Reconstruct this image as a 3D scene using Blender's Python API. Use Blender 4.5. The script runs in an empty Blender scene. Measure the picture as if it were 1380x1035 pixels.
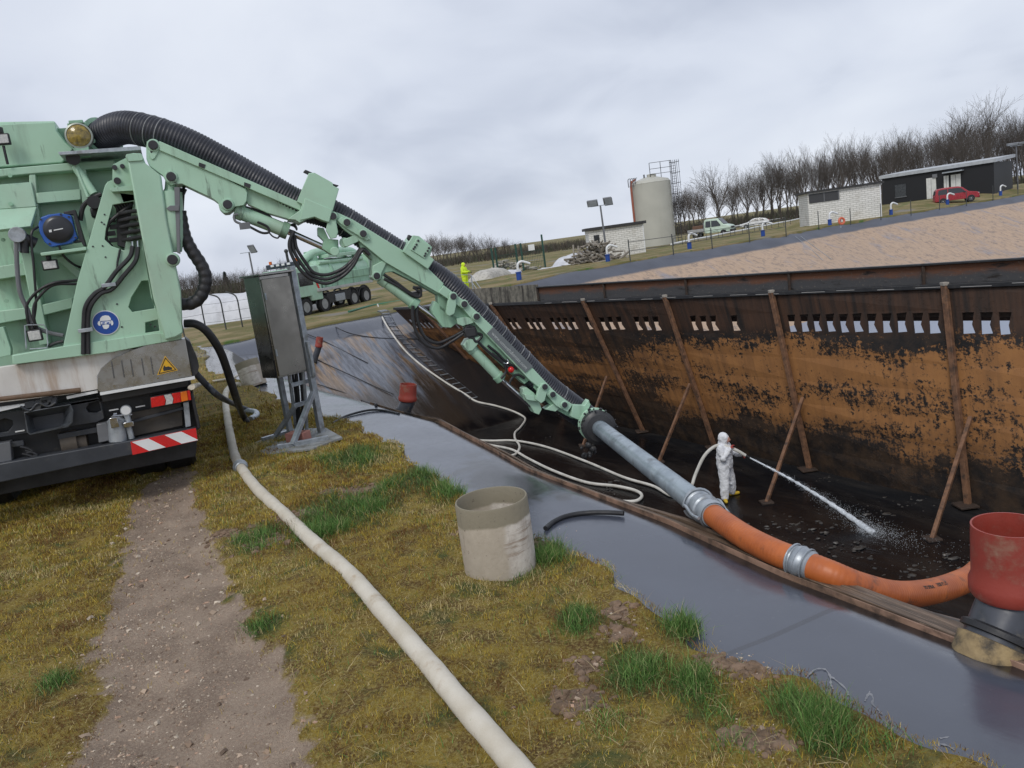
import bpy, bmesh, math, random
import numpy as np
from mathutils import Vector, Matrix, noise as mnoise
from mathutils.geometry import tessellate_polygon
SC = bpy.context.scene
COL = SC.collection
RNG = np.random.default_rng(7)
random.seed(7)

# ------------------------------------------------------------------ camera
F_PX, CX, CY = 1037.0, 690.0, 517.5
ROLL, PITCH, CAM_H = math.radians(7.8), math.radians(10.2), 2.0
_cr, _sr, _cp, _sp = math.cos(ROLL), math.sin(ROLL), math.cos(PITCH), math.sin(PITCH)
_fwd = Vector((0, _cp, -_sp)); _up0 = Vector((0, _sp, _cp)); _rt0 = Vector((1, 0, 0))
_rt = _rt0 * _cr - _up0 * _sr
_up = _rt0 * _sr + _up0 * _cr
# the photograph is turned: its right axis points a little downwards in the picture's own level frame
_rt = _rt0 * _cr + _up0 * (-_sr)
cam_d = bpy.data.cameras.new('camera'); cam = bpy.data.objects.new('camera', cam_d); COL.objects.link(cam)
cam_d.sensor_width = 36; cam_d.lens = 36 * F_PX / 1380; cam_d.clip_start = .05; cam_d.clip_end = 4000
cam.matrix_world = Matrix(((_rt.x, _up.x, -_fwd.x, 0), (_rt.y, _up.y, -_fwd.y, 0), (_rt.z, _up.z, -_fwd.z, CAM_H), (0, 0, 0, 1)))
SC.camera = cam

def ray(px, py):
    u, v = px - CX, py - CY
    return (_rt * u - _up * v + _fwd * F_PX)
EYE = Vector((0, 0, CAM_H))
def Z(px, py, z=0.0):
    d = ray(px, py); return EYE + d * ((z - CAM_H) / d.z)
def YD(px, py, y):
    d = ray(px, py); return EYE + d * (y / d.y)
def PL(px, py, p0, nrm):
    d = ray(px, py); return EYE + d * ((p0 - EYE).dot(nrm) / d.dot(nrm))

# ------------------------------------------------------------------ sky, sun, exposure
SUN_EL, SUN_AZ = math.radians(48), math.radians(200)      # azimuth clockwise from +Y
world = bpy.data.worlds.new("World"); SC.world = world; world.use_nodes = True
def sky_nodes():
    t = world.node_tree; t.nodes.clear()
    def nd(k, **kw):
        n = t.nodes.new(k)
        for a, b in kw.items(): setattr(n, a, b)
        return n
    out = nd('ShaderNodeOutputWorld'); bg = nd('ShaderNodeBackground'); bg.inputs[1].default_value = .1
    sky = nd('ShaderNodeTexSky', sky_type='NISHITA', sun_disc=False, sun_elevation=SUN_EL, sun_rotation=SUN_AZ)
    tc = nd('ShaderNodeTexCoord'); sep = nd('ShaderNodeSeparateXYZ'); t.links.new(tc.outputs['Generated'], sep.inputs[0])
    zz = nd('ShaderNodeMath', operation='MAXIMUM'); zz.inputs[1].default_value = 0; t.links.new(sep.outputs[2], zz.inputs[0])
    za = nd('ShaderNodeMath', operation='ADD'); za.inputs[1].default_value = .45; t.links.new(zz.outputs[0], za.inputs[0])
    dv = nd('ShaderNodeVectorMath', operation='DIVIDE'); cb = nd('ShaderNodeCombineXYZ')
    for i in range(3): t.links.new(za.outputs[0], cb.inputs[i])
    t.links.new(tc.outputs['Generated'], dv.inputs[0]); t.links.new(cb.outputs[0], dv.inputs[1])
    def noise(scale, detail, off):
        mp = nd('ShaderNodeMapping'); mp.inputs['Location'].default_value = off; t.links.new(dv.outputs[0], mp.inputs[0])
        n = nd('ShaderNodeTexNoise'); n.inputs['Scale'].default_value = scale; n.inputs['Detail'].default_value = detail
        n.inputs['Roughness'].default_value = .5; n.inputs['Distortion'].default_value = .5
        t.links.new(mp.outputs[0], n.inputs[0]); return n
    n1 = noise(1.1, 3, (3.6, 1.3, 0)); n2 = noise(3.2, 4, (1.7, 4.2, 0))
    ad = nd('ShaderNodeMath', operation='MULTIPLY_ADD'); ad.inputs[1].default_value = .35
    t.links.new(n2.outputs[0], ad.inputs[0]); t.links.new(n1.outputs[0], ad.inputs[2])
    rp = nd('ShaderNodeValToRGB'); e = rp.color_ramp.elements
    e[0].position = .44; e[0].color = (4.7, 5.2, 6.4, 1); e[1].position = .84; e[1].color = (8.5, 8.95, 9.8, 1)
    m_ = rp.color_ramp.elements.new(.62); m_.color = (7.0, 7.5, 8.6, 1)
    t.links.new(ad.outputs[0], rp.inputs[0])
    mx = nd('ShaderNodeMix', data_type='RGBA'); mx.inputs[0].default_value = .94
    t.links.new(sky.outputs[0], mx.inputs[6]); t.links.new(rp.outputs[0], mx.inputs[7])
    t.links.new(mx.outputs[2], bg.inputs[0]); t.links.new(bg.outputs[0], out.inputs[0])
sky_nodes()
sun_d = bpy.data.lights.new('sun', 'SUN'); sun_d.energy = 1.5; sun_d.angle = math.radians(20); sun_d.color = (1, .96, .9)
sun = bpy.data.objects.new('sun', sun_d); COL.objects.link(sun)
_sd = Vector((math.sin(SUN_AZ) * math.cos(SUN_EL), math.cos(SUN_AZ) * math.cos(SUN_EL), math.sin(SUN_EL)))
sun.rotation_euler = _sd.to_track_quat('Z', 'Y').to_euler(); sun.location = (0, -20, 30)
SC.view_settings.view_transform = 'Standard'; SC.view_settings.look = 'None'
SC.view_settings.exposure = 0.0; SC.view_settings.gamma = 1.0; SC.view_settings.use_curve_mapping = False

# ------------------------------------------------------------------ node helper and materials
class NT:
    def __init__(s, name):
        s.m = bpy.data.materials.new(name); s.m.use_nodes = True; s.t = s.m.node_tree
        s.b = s.t.nodes['Principled BSDF']; s.tc = s.n('ShaderNodeTexCoord')
        s.obj = s.tc.outputs['Object']; s.uv = s.tc.outputs['UV']
    def n(s, k, **kw):
        x = s.t.nodes.new(k)
        for a, b in kw.items(): setattr(x, a, b)
        return x
    def put(s, sock, v):
        if isinstance(v, bpy.types.NodeSocket): s.t.links.new(v, sock)
        elif v is not None:
            if isinstance(v, (tuple, list)) and sock.type == 'RGBA' and len(v) == 3: v = (*v, 1)
            if sock.type == 'RGBA' and isinstance(v, (int, float)): v = (v, v, v, 1)
            sock.default_value = v
    def math(s, op, a, b=None, c=None, clamp=False):
        x = s.n('ShaderNodeMath', operation=op, use_clamp=clamp)
        s.put(x.inputs[0], a)
        if b is not None: s.put(x.inputs[1], b)
        if c is not None: s.put(x.inputs[2], c)
        return x.outputs[0]
    def mul(s, a, b): return s.math('MULTIPLY', a, b)
    def add(s, a, b): return s.math('ADD', a, b)
    def inv(s, a): return s.math('SUBTRACT', 1.0, a)
    def step(s, x, a, b, lo=0.0, hi=1.0):
        r = s.n('ShaderNodeMapRange', interpolation_type='SMOOTHSTEP')
        s.put(r.inputs[0], x)
        for i, v in enumerate((a, b, lo, hi)): s.put(r.inputs[i + 1], v)
        return r.outputs[0]
    def mix(s, f, a, b, mode='MIX'):
        x = s.n('ShaderNodeMix', data_type='RGBA', blend_type=mode)
        s.put(x.inputs[0], f); s.put(x.inputs[6], a); s.put(x.inputs[7], b); return x.outputs[2]
    def map(s, vec, scale=(1, 1, 1), rot=(0, 0, 0), loc=(0, 0, 0)):
        x = s.n('ShaderNodeMapping'); s.put(x.inputs[0], vec)
        x.inputs['Scale'].default_value = scale; x.inputs['Rotation'].default_value = rot; x.inputs['Location'].default_value = loc
        return x.outputs[0]
    def noise(s, scale=5, detail=4, rough=.55, vec=None, dist=0, color=False):
        x = s.n('ShaderNodeTexNoise'); s.put(x.inputs['Vector'], vec if vec is not None else s.obj)
        x.inputs['Scale'].default_value = scale; x.inputs['Detail'].default_value = detail
        x.inputs['Roughness'].default_value = rough; x.inputs['Distortion'].default_value = dist
        return x.outputs[1 if color else 0]
    def vor(s, scale, vec=None, feature='F1', out=0):
        x = s.n('ShaderNodeTexVoronoi', feature=feature); s.put(x.inputs['Vector'], vec if vec is not None else s.obj)
        x.inputs['Scale'].default_value = scale; return x.outputs[out]
    def attr(s, name, comp=None):
        x = s.n('ShaderNodeAttribute', attribute_name=name)
        if comp is None: return x.outputs['Color']
        q = s.n('ShaderNodeSeparateColor'); s.put(q.inputs[0], x.outputs['Color']); return q.outputs[comp]
    def dist(s, p, vec=None, scale=(1, 1, 1)):
        x = s.n('ShaderNodeVectorMath', operation='DISTANCE'); s.put(x.inputs[0], s.map(vec if vec is not None else s.obj, scale=scale)); x.inputs[1].default_value = tuple(a * b for a, b in zip(p, scale)); return x.outputs['Value']
    def bump(s, h, strength=.3, dist=.02, prev=None):
        x = s.n('ShaderNodeBump'); s.put(x.inputs['Height'], h); x.inputs['Strength'].default_value = strength
        x.inputs['Distance'].default_value = dist
        if prev is not None: s.put(x.inputs['Normal'], prev)
        return x.outputs[0]
    def fin(s, color=None, rough=None, metal=None, normal=None, spec=None, **kw):
        for k, v in (('Base Color', color), ('Roughness', rough), ('Metallic', metal), ('Normal', normal), ('Specular IOR Level', spec)):
            if v is not None: s.put(s.b.inputs[k], v)
        for k, v in kw.items(): s.put(s.b.inputs[k.replace('_', ' ')], v)
        return s.m

def pm(name, c1, c2=None, sc=3.0, rough=.5, metal=0.0, bump=0.0, bsc=60.0, dirt=None, damt=.5, dsc=6.0, streak=False, spec=.5, **kw):
    s = NT(name)
    c2 = c2 or tuple(x * .82 for x in c1)
    col = s.mix(s.step(s.noise(sc, 5), .35, .68), c1, c2)
    if dirt:
        v = s.map(s.obj, (1, 1, .12)) if streak else s.obj
        d = s.step(s.noise(dsc, 7, .65, vec=v), 1 - damt - .12, 1 - damt + .14)
        col = s.mix(d, col, dirt)
    r = s.step(s.noise(sc * 3, 3), .3, .7, max(rough - .08, .02), min(rough + .1, 1))
    nrm = s.bump(s.noise(bsc, 4), bump, .01) if bump else None
    return s.fin(col, r, metal, nrm, spec, **kw)

def paint(name, c1, c2):
    s = NT(name); col = s.mix(s.step(s.noise(1.6, 5), .35, .68), c1, c2); v = s.map(s.obj, scale=(1, 1, .14))
    col = s.mix(s.mul(s.step(s.noise(4, 7, .65, vec=v), .55, .78), .7), col, (.17, .23, .17))
    col = s.mix(s.mul(s.step(s.noise(9, 7, .72, vec=v), .575, .70), .75), col, (.085, .10, .08))
    col = s.mix(s.mul(s.step(s.noise(1.1, 4, .6, vec=s.map(s.obj, loc=(3, 1, 2))), .5, .72), .35), col, (.33, .36, .29))
    col = s.mix(s.step(s.noise(55, 4, .8), .68, .74), col, (.12, .11, .08))
    return s.fin(col, s.step(s.noise(5, 5), .3, .7, .28, .52), 0, s.bump(s.noise(25, 4), .03, .01), .5)
PAINT = paint('mint paint', (.385, .585, .44), (.345, .53, .395))
PAINT2 = pm('mint paint dull and shaded', (.29, .49, .345), (.25, .43, .30), sc=2, rough=.5, dirt=(.10, .15, .11), damt=.42, dsc=3, streak=True)  # darker mint, also for recessed plates whose shade is put into the colour
BLACK = pm('black steel', (.018, .019, .022), (.03, .03, .032), rough=.5, dirt=(.07, .065, .055), damt=.35, dsc=9)
RUBBER = pm('black rubber', (.014, .014, .016), (.024, .024, .027), sc=8, rough=.5, bump=.08, bsc=90)
NAVY = pm('grey black paint', (.03, .034, .042), (.045, .05, .06), rough=.45, dirt=(.10, .095, .08), damt=.34, dsc=7)
STEEL = pm('stainless sheet', (.42, .42, .41), (.35, .35, .345), sc=2, rough=.28, metal=.9, dirt=(.3, .28, .25), damt=.4, dsc=10)
GALV = pm('galvanised steel', (.42, .45, .48), (.30, .33, .36), sc=14, rough=.45, metal=.55, dirt=(.2, .19, .17), damt=.35, dsc=7)
CHROME = pm('polished rod', (.55, .56, .58), rough=.15, metal=1)
DARKPIN = pm('dark pin', (.03, .03, .034), (.05, .05, .055), rough=.45, metal=.3)
WHITE = pm('white paint', (.75, .76, .76), (.66, .67, .67), rough=.4, dirt=(.45, .42, .36), damt=.3)
GLASS = pm('dark glass', (.015, .018, .022), rough=.06, spec=.8)

# ------------------------------------------------------------------ mesh helper
FR = {}
class B:
    def __init__(s): s.v = []; s.f = []; s.mi = []; s.cur = 0
    def addv(s, pts):
        k = len(s.v); s.v.extend([tuple(p) for p in pts]); return k
    def face(s, idx): s.f.append(tuple(idx)); s.mi.append(s.cur)
    def box(s, c, size, ax=None, taper=1.0):
        c = Vector(c); ax = ax or (Vector((1, 0, 0)), Vector((0, 1, 0)), Vector((0, 0, 1)))
        hx, hy, hz = [x / 2 for x in size]; P = []
        for k in (-1, 1):
            q = taper if k == 1 else 1
            for i, j in ((-1, -1), (1, -1), (1, 1), (-1, 1)):
                P.append(c + ax[0] * (i * hx * q) + ax[1] * (j * hy * q) + ax[2] * (k * hz))
        k = s.addv(P)
        for q in ((3, 2, 1, 0), (4, 5, 6, 7), (0, 1, 5, 4), (1, 2, 6, 5), (2, 3, 7, 6), (3, 0, 4, 7)): s.face([k + i for i in q])
        return s
    def bar(s, a, b, w, h, up=(0, 0, 1)):
        a, b = Vector(a), Vector(b); d = (b - a); L = d.length; d.normalize(); up = Vector(up)
        x = up.cross(d)
        if x.length < 1e-4: x = Vector((1, 0, 0)).cross(d)
        x.normalize(); y = d.cross(x)
        return s.box((a + b) / 2, (w, h, L), (x, y, d))
    def tube(s, pts, r, seg=10, cap=True, ribs=None):
        P = [Vector(p) for p in pts]; n = len(P)
        R = list(r) if hasattr(r, '__len__') else [r] * n
        T = []
        for i in range(n):
            d = P[min(i + 1, n - 1)] - P[max(i - 1, 0)]
            T.append(d.normalized() if d.length > 1e-9 else Vector((0, 0, 1)))
        x = T[0].orthogonal().normalized(); rings = []
        for i in range(n):
            x = x - T[i] * x.dot(T[i])
            x = x.normalized() if x.length > 1e-6 else T[i].orthogonal().normalized()
            y = T[i].cross(x)
            rings.append(s.addv([P[i] + (x * math.cos(2 * math.pi * j / seg) + y * math.sin(2 * math.pi * j / seg)) * R[i] for j in range(seg)]))
        for i in range(n - 1):
            a, b = rings[i], rings[i + 1]
            for j in range(seg): s.face((a + j, a + (j + 1) % seg, b + (j + 1) % seg, b + j))
        if cap:
            s.face([rings[0] + j for j in range(seg)][::-1]); s.face([rings[-1] + j for j in range(seg)])
        return s
    def cyl(s, a, b, r, r2=None, seg=20): return s.tube([a, b], [r, r if r2 is None else r2], seg)
    def lathe(s, base, axis, prof, seg=32, closed=False):
        base, axis = Vector(base), Vector(axis).normalized(); x = axis.orthogonal().normalized(); y = axis.cross(x); rings = []
        for r, h in prof:
            rings.append(s.addv([base + axis * h + (x * math.cos(2 * math.pi * j / seg) + y * math.sin(2 * math.pi * j / seg)) * r for j in range(seg)]))
        rr = rings + ([rings[0]] if closed else [])
        for a, b in zip(rr, rr[1:]):
            for j in range(seg): s.face((a + j, a + (j + 1) % seg, b + (j + 1) % seg, b + j))
        return s
    def ball(s, c, r, seg=12, rings=8, sq=(1, 1, 1)):
        c = Vector(c); prev = None
        for i in range(rings + 1):
            th = math.pi * i / rings; R = []
            for j in range(seg):
                ph = 2 * math.pi * j / seg
                R.append(c + Vector((r * sq[0] * math.sin(th) * math.cos(ph), r * sq[1] * math.sin(th) * math.sin(ph), r * sq[2] * math.cos(th))))
            k = s.addv(R)
            if prev is not None:
                for j in range(seg): s.face((prev + j, k + j, k + (j + 1) % seg, prev + (j + 1) % seg))
            prev = k
        return s
    def prism(s, loops, ext, front=True, back=True):
        """loops: outer loop (and holes) of 3-D points lying in a plane; swept along ext"""
        if not isinstance(loops[0][0], (list, tuple, Vector)): loops = [loops]
        loops = [[Vector(p) for p in L] for L in loops]; ext = Vector(ext)
        tris = tessellate_polygon(loops); flat = [p for L in loops for p in L]; n = len(flat)
        k = s.addv(flat); k2 = s.addv([p + ext for p in flat])
        nr = Vector((0, 0, 0))
        for t in tris: nr += (flat[t[1]] - flat[t[0]]).cross(flat[t[2]] - flat[t[0]])
        flip = nr.dot(ext) > 0
        for t in tris:
            t = t[::-1] if flip else t
            if front: s.face([k + i for i in t])
            if back: s.face([k2 + i for i in t[::-1]])
        o = 0
        for L in loops:
            m = len(L)
            for i in range(m):
                j = (i + 1) % m; s.face((k + o + i, k + o + j, k2 + o + j, k2 + o + i))
            o += m
        return s

def frame(o): return FR.get(o.name, Matrix.Identity(4))
SPLIT = set('hose_clamp cylinder_clevis rail_notch boss pivot_pin bolt_head guard_bolt louvre_slot bolt pin bracket screw saddle_clip light_trim hinge cross_bracket axle_housing side_frame latch spotlight support_bar beacon_base safety_symbol white_stripe valve fitting knuckle_pin hose_remnant goggle_lens reel_mark coupling_lever cylinder_bracket wire hydraulic_cylinder tank_rib pipe_bracket'.split())
def islands(b):
    par = list(range(len(b.v)))
    def find(i):
        while par[i] != i: par[i] = par[par[i]]; i = par[i]
        return i
    for f in b.f:
        r = find(f[0])
        for j in f[1:]: par[find(j)] = r
    G = {}
    for f in b.f: G.setdefault(find(f[0]), []).append(f)
    out = []
    for fs in G.values():
        n = B(); mp = {}
        for f in fs:
            for i in f:
                if i not in mp: mp[i] = len(n.v); n.v.append(b.v[i])
            n.face([mp[i] for i in f])
        out.append(n)
    return out
def obj(name, b, m, parent=None, *a, **k):
    if parent is not None and name in SPLIT:
        parts = islands(b)
        if 1 < len(parts) <= 60: return [obj1(name, q, m, parent, *a, **k) for q in parts][0]
    return obj1(name, b, m, parent, *a, **k)
def obj1(name, b, m, parent=None, bevel=0.0, ang=35, smooth=True, local=False, seg=2, fixn=True):
    me = bpy.data.meshes.new(name)
    M = frame(parent) if parent is not None else None
    v = b.v
    if M is not None and not local:
        Mi = M.inverted(); v = [tuple(Mi @ Vector(p)) for p in v]
    org = None
    if parent is None and not local:
        a = np.array(v); org = Vector((float(a[:, 0].mean()), float(a[:, 1].mean()), float(a[:, 2].min())))
        v = (a - np.array(org)).tolist()
    me.from_pydata(v, [], b.f)
    ms = m if isinstance(m, (list, tuple)) else [m]
    for x in ms: me.materials.append(x)
    if len(ms) > 1: me.polygons.foreach_set('material_index', b.mi)
    if fixn:
        bm = bmesh.new(); bm.from_mesh(me); bmesh.ops.recalc_face_normals(bm, faces=bm.faces); bm.to_mesh(me); bm.free()
    if smooth:
        me.polygons.foreach_set('use_smooth', [True] * len(me.polygons)); me.set_sharp_from_angle(angle=math.radians(ang))
    o = bpy.data.objects.new(name, me); COL.objects.link(o)
    if org is not None: o.location = org; FR[o.name] = Matrix.Translation(org)
    if parent is not None: o.parent = parent; FR[o.name] = M
    if bevel:
        bv = o.modifiers.new('edge', 'BEVEL'); bv.width = bevel; bv.segments = seg; bv.limit_method = 'ANGLE'; bv.angle_limit = math.radians(40)
        bv.use_clamp_overlap = True; bv.harden_normals = False
    return o
def tag(o, label=None, cat=None, group=None, kind=None):
    if label: o['label'] = label
    if cat: o['category'] = cat
    if group: o['group'] = group
    if kind: o['kind'] = kind
    return o
def thing(name, label, cat, loc=(0, 0, 0), rz=0.0, group=None):
    o = bpy.data.objects.new(name, None); COL.objects.link(o); o.empty_display_size = .2
    o.location = loc; o.rotation_euler = (0, 0, rz)
    FR[o.name] = Matrix.Translation(Vector(loc)) @ Matrix.Rotation(rz, 4, 'Z')
    return tag(o, label, cat, group)
KIDS = {}
def copy_thing(root, loc, rz=0, label=None, scale=None):
    def rec(o, par):
        c = o.copy(); COL.objects.link(c)
        if par is not None: c.parent = par
        for ch in [x for x in bpy.data.objects if x.parent == o and x.name in COL.objects]: rec(ch, c)
        return c
    r = rec(root, None); r.location = loc; r.rotation_euler = (0, 0, rz)
    if scale is not None: r.scale = scale if hasattr(scale, '__len__') else (scale,) * 3
    if label: r['label'] = label
    return r
def spline(pts, per=10):
    P = [Vector(p) for p in pts]; P = [P[0] * 2 - P[1]] + P + [P[-1] * 2 - P[-2]]; out = []
    for i in range(1, len(P) - 2):
        a, b, c, d = P[i - 1:i + 3]
        for k in range(per):
            t = k / per
            out.append(.5 * ((2 * b) + (c - a) * t + (2 * a - 5 * b + 4 * c - d) * t * t + (3 * b - a - 3 * c + d) * t ** 3))
    out.append(P[-2].copy()); return out
def resample(P, step):
    L = [0.0]
    for a, b in zip(P, P[1:]): L.append(L[-1] + (b - a).length)
    n = max(2, int(L[-1] / step) + 1); out = []; j = 0
    for i in range(n):
        d = L[-1] * i / (n - 1)
        while j < len(L) - 2 and L[j + 1] < d: j += 1
        t = (d - L[j]) / max(L[j + 1] - L[j], 1e-9); out.append(P[j].lerp(P[j + 1], t))
    return out
def hose(pts, r, seg=10, per=10): return B().tube(spline(pts, per), r, seg)
def ribbed(pts, r, pitch=.035, depth=.008, seg=28, k=6):
    P = resample(spline(pts, 24), pitch / k)
    R = [r - depth * (.5 - .5 * math.cos(2 * math.pi * i / k)) ** 1.5 for i in range(len(P))]
    return B().tube(P, R, seg)
def sstep(x, a, b):
    t = np.clip((np.asarray(x, float) - a) / (b - a), 0, 1); return t * t * (3 - 2 * t)
# ------------------------------------------------------------------ the basin and the ground
NX, NY = .9, .436; TX, TY = .436, -.9; MX, MY = .56, -.83
_et = [-400, -31, -28, -22.5, -20, -13.45, -10.3, -9.1, -7.1, -6.2, -4.2, -3.1, -2.3, -1.8, -1.5, 60]
_en = [2.2, 2.6, 2.2, 1.75, 1.93, 2.05, 2.3, 2.42, 2.28, 2.2, 2.26, 2.2, 2.23, 2.25, 2.29, 2.25]
def edge_n(t): return np.interp(t, _et, _en)
def wob(t): t = np.asarray(t, float); return .05 * np.sin(t * 3.1 + 1) + .035 * np.sin(t * 7.7) + .02 * np.sin(t * 17 + 2)
def edge_m(n): return np.interp(n, [-400, 3, 6, 9, 12, 16, 34, 44, 52, 62, 72, 84, 400], [-34.5, -34.5, -34.5, -34.8, -35.6, -35.3, -35.2, -35.8, -37.4, -37.2, -36.4, -35.6, -36.0])
def gnd(x, y):
    x = np.asarray(x, float); y = np.asarray(y, float)
    n = x * NX + y * NY; t = x * TX + y * TY; m = x * MX + y * MY
    left = sstep(-t, 12, 30) * (1 - sstep(n, 10, 26)) * .5
    hi = sstep(n, 66, 73) * (1 - sstep(-m, 52, 60)); far = sstep(-m, 42, 54) * .55 * (1 - hi); rise = .64 * hi * sstep(-m, 37, 42)
    return rise - np.maximum(left, far)
FLOOR = -5.2
SC_ = .82       # width of the flat strip of liner along the near edge
def smin(a, b, k):
    h = np.clip(.5 + .5 * (b - a) / k, 0, 1); return b * (1 - h) + a * h - k * h * (1 - h)
def pit_z(x, y):
    x = np.asarray(x, float); y = np.asarray(y, float)
    n = x * NX + y * NY; t = x * TX + y * TY; m = x * MX + y * MY
    e = edge_n(t); s = n - e
    w = np.interp(t, [-14, -8, -4.5, -2.9, -2.0, -.8], [.05, .10, .17, .25, .35, .45]); s2 = s - SC_
    d1 = np.interp(s, [-1, 0, .2, SC_ - .12, SC_], [.0, .025, .03, .045, .075])
    d1 = np.where(s2 > 0, np.where(s2 < w, .075 + .03 * s2 / w, .105 + (s2 - w) * 1.0), d1); d1 = np.minimum(d1, 5.6)
    q = m - edge_m(n)
    d2 = np.interp(q, [-1, 0, .4, 10.2, 11], [.02, .05, .15, 5.3, 5.6])
    d = smin(d1, d2, .06)
    return np.maximum(gnd(x, y) - d, FLOOR + .02 * np.sin(x * 1.7) * np.sin(y * 1.3))
def surf_z(x, y):
    n = x * NX + y * NY; t = x * TX + y * TY; m = x * MX + y * MY
    if n > edge_n(t) and m > edge_m(n): return float(pit_z(x, y))
    return float(gnd(x, y))
def S(px, py, lift=0.0, far=160.0):
    """where the line of sight of a photograph pixel meets the ground or the basin"""
    d = ray(px, py); d = d / d.y; y = 1.5; prev = y
    while y < far:
        p = EYE + d * y
        if p.z < surf_z(p.x, p.y): break
        prev = y; y *= 1.015
    a, b = prev, y
    for _ in range(24):
        c = (a + b) / 2; p = EYE + d * c
        if p.z < surf_z(p.x, p.y): b = c
        else: a = c
    p = EYE + d * b; return Vector((p.x, p.y, p.z + lift))

def graded(segs):
    out = [segs[0][0]]
    for a, b, st in segs:
        k = max(1, int(round((b - a) / st))); out += [a + (b - a) * (i + 1) / k for i in range(k)]
    return np.array(out)
def grid_mesh(name, X, Y, Zz, mat, keep=None, attrs=None):
    h, w = X.shape; v = np.stack([X, Y, Zz], -1).reshape(-1, 3)
    idx = np.arange(h * w).reshape(h, w); q = np.stack([idx[:-1, :-1], idx[:-1, 1:], idx[1:, 1:], idx[1:, :-1]], -1).reshape(-1, 4)
    if keep is not None:
        kf = keep.reshape(-1); q = q[kf[q].all(1)]
    return raw_mesh(name, v, q, mat, attrs)
def raw_mesh(name, v, q, mat, attrs=None, smooth=True):
    me = bpy.data.meshes.new(name); k = q.shape[1]
    me.vertices.add(len(v)); me.vertices.foreach_set('co', np.ascontiguousarray(v, dtype=np.float32).ravel())
    me.loops.add(q.size); me.loops.foreach_set('vertex_index', q.astype(np.int32).ravel())
    me.polygons.add(len(q)); me.polygons.foreach_set('loop_start', np.arange(0, q.size, k, dtype=np.int32))
    me.update(calc_edges=True); me.validate()
    for an, av in (attrs or {}).items():
        a = me.attributes.new(an, 'FLOAT_COLOR', 'POINT'); c = np.ones((len(v), 4), np.float32); c[:, :av.shape[1]] = av; a.data.foreach_set('color', c.ravel())
    me.polygons.foreach_set('use_smooth', np.full(len(me.polygons), smooth)); me.materials.append(mat)
    o = bpy.data.objects.new(name, me); COL.objects.link(o); return o

def vnoise(x, y, sc):
    r = np.random.default_rng(int(sc * 10)).uniform(0, 1, (256, 256)); X, Y = np.asarray(x) * sc, np.asarray(y) * sc; i, j = np.floor(X).astype(int), np.floor(Y).astype(int); u, v = X - i, Y - j
    u, v = u * u * (3 - 2 * u), v * v * (3 - 2 * v); g = lambda a, b: r[a % 256, b % 256]
    return (g(i, j) * (1 - u) + g(i + 1, j) * u) * (1 - v) + (g(i, j + 1) * (1 - u) + g(i + 1, j + 1) * u) * v
# the worn track, as two borders on the ground
_pl = [Z(*p) for p in ((250, 612), (215, 640), (165, 690), (160, 740), (148, 800), (138, 860), (130, 930), (112, 1010), (100, 1080), (60, 1200))]
_pr = [Z(*p) for p in ((262, 612), (262, 640), (270, 690), (290, 740), (318, 800), (352, 860), (385, 920), (425, 990), (450, 1060), (480, 1200))]
def path_mask(x, y):
    yy = np.asarray(y, float)
    l = np.interp(yy, [p.y for p in _pl][::-1], [p.x for p in _pl][::-1]); r = np.interp(yy, [p.y for p in _pr][::-1], [p.x for p in _pr][::-1])
    l = np.where(yy > _pl[0].y, l - .9, l); r = np.where(yy > _pl[0].y, r + .3, r)
    wv = (vnoise(x, yy, 3) - .5) * .16 + (vnoise(x, yy, 11) - .5) * .16
    return sstep(x - l + wv, -.14, .14) * (1 - sstep(x - r + wv, -.14, .14)) * (1 - sstep(yy, 8.0, 9.2))
BARE = [
    (Z(300, 728), .12), (Z(350, 735), .18), (Z(400, 705), .16), (Z(490, 665), .2), (Z(450, 668), .12), (Z(775, 950), .10), (Z(790, 900), .06), (Z(975, 895), .07), (Z(1012, 905), .07), (Z(1030, 1010), .07), (Z(1000, 1000), .05), (Z(830, 830), .07), (Z(840, 860), .06), (Z(640, 720), .1), (Z(735, 735), .1)]
def bare_mask(x, y):
    b = np.zeros(np.shape(x)); w = .35 + 1.3 * (.5 * vnoise(x, y, 6) + .5 * vnoise(x, y, 17))
    for p, r in BARE: b = np.maximum(b, 1 - sstep(np.hypot((x - p.x) * .75, (y - p.y) * 1.0) * w, r * .45, r * .95))
    return b
GREENS = [(Z(*p), r) for p, r in (((470, 690), .42), ((430, 715), .3), ((560, 650), .3), ((610, 660), .25), ((480, 620), .35), ((740, 740), .2), ((780, 840), .12), ((920, 840), .14), ((850, 905), .16), ((930, 925), .14), ((1105, 980), .16), ((870, 780), .1), ((350, 730), .2), ((78, 925), .1), ((365, 850), .1), ((700, 760), .18), ((640, 640), .2))]
def green_mask(x, y):
    b = np.zeros(np.shape(x))
    for p, r in GREENS: b = np.maximum(b, 1 - sstep(np.hypot(x - p.x, (y - p.y) * .7), r * .3, r * 1.5))
    return b
def ground_bump(x, y):
    return (.018 * np.sin(x * 2.3 + y) + .012 * np.sin(y * 3.7 - x * 1.9) + .012 * np.sin(x * 9.1 + 2) * np.sin(y * 8.3)
            + .006 * np.sin(x * 23 + y * 7) * np.sin(y * 21 - x * 5)) - .045 * path_mask(x, y)

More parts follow.
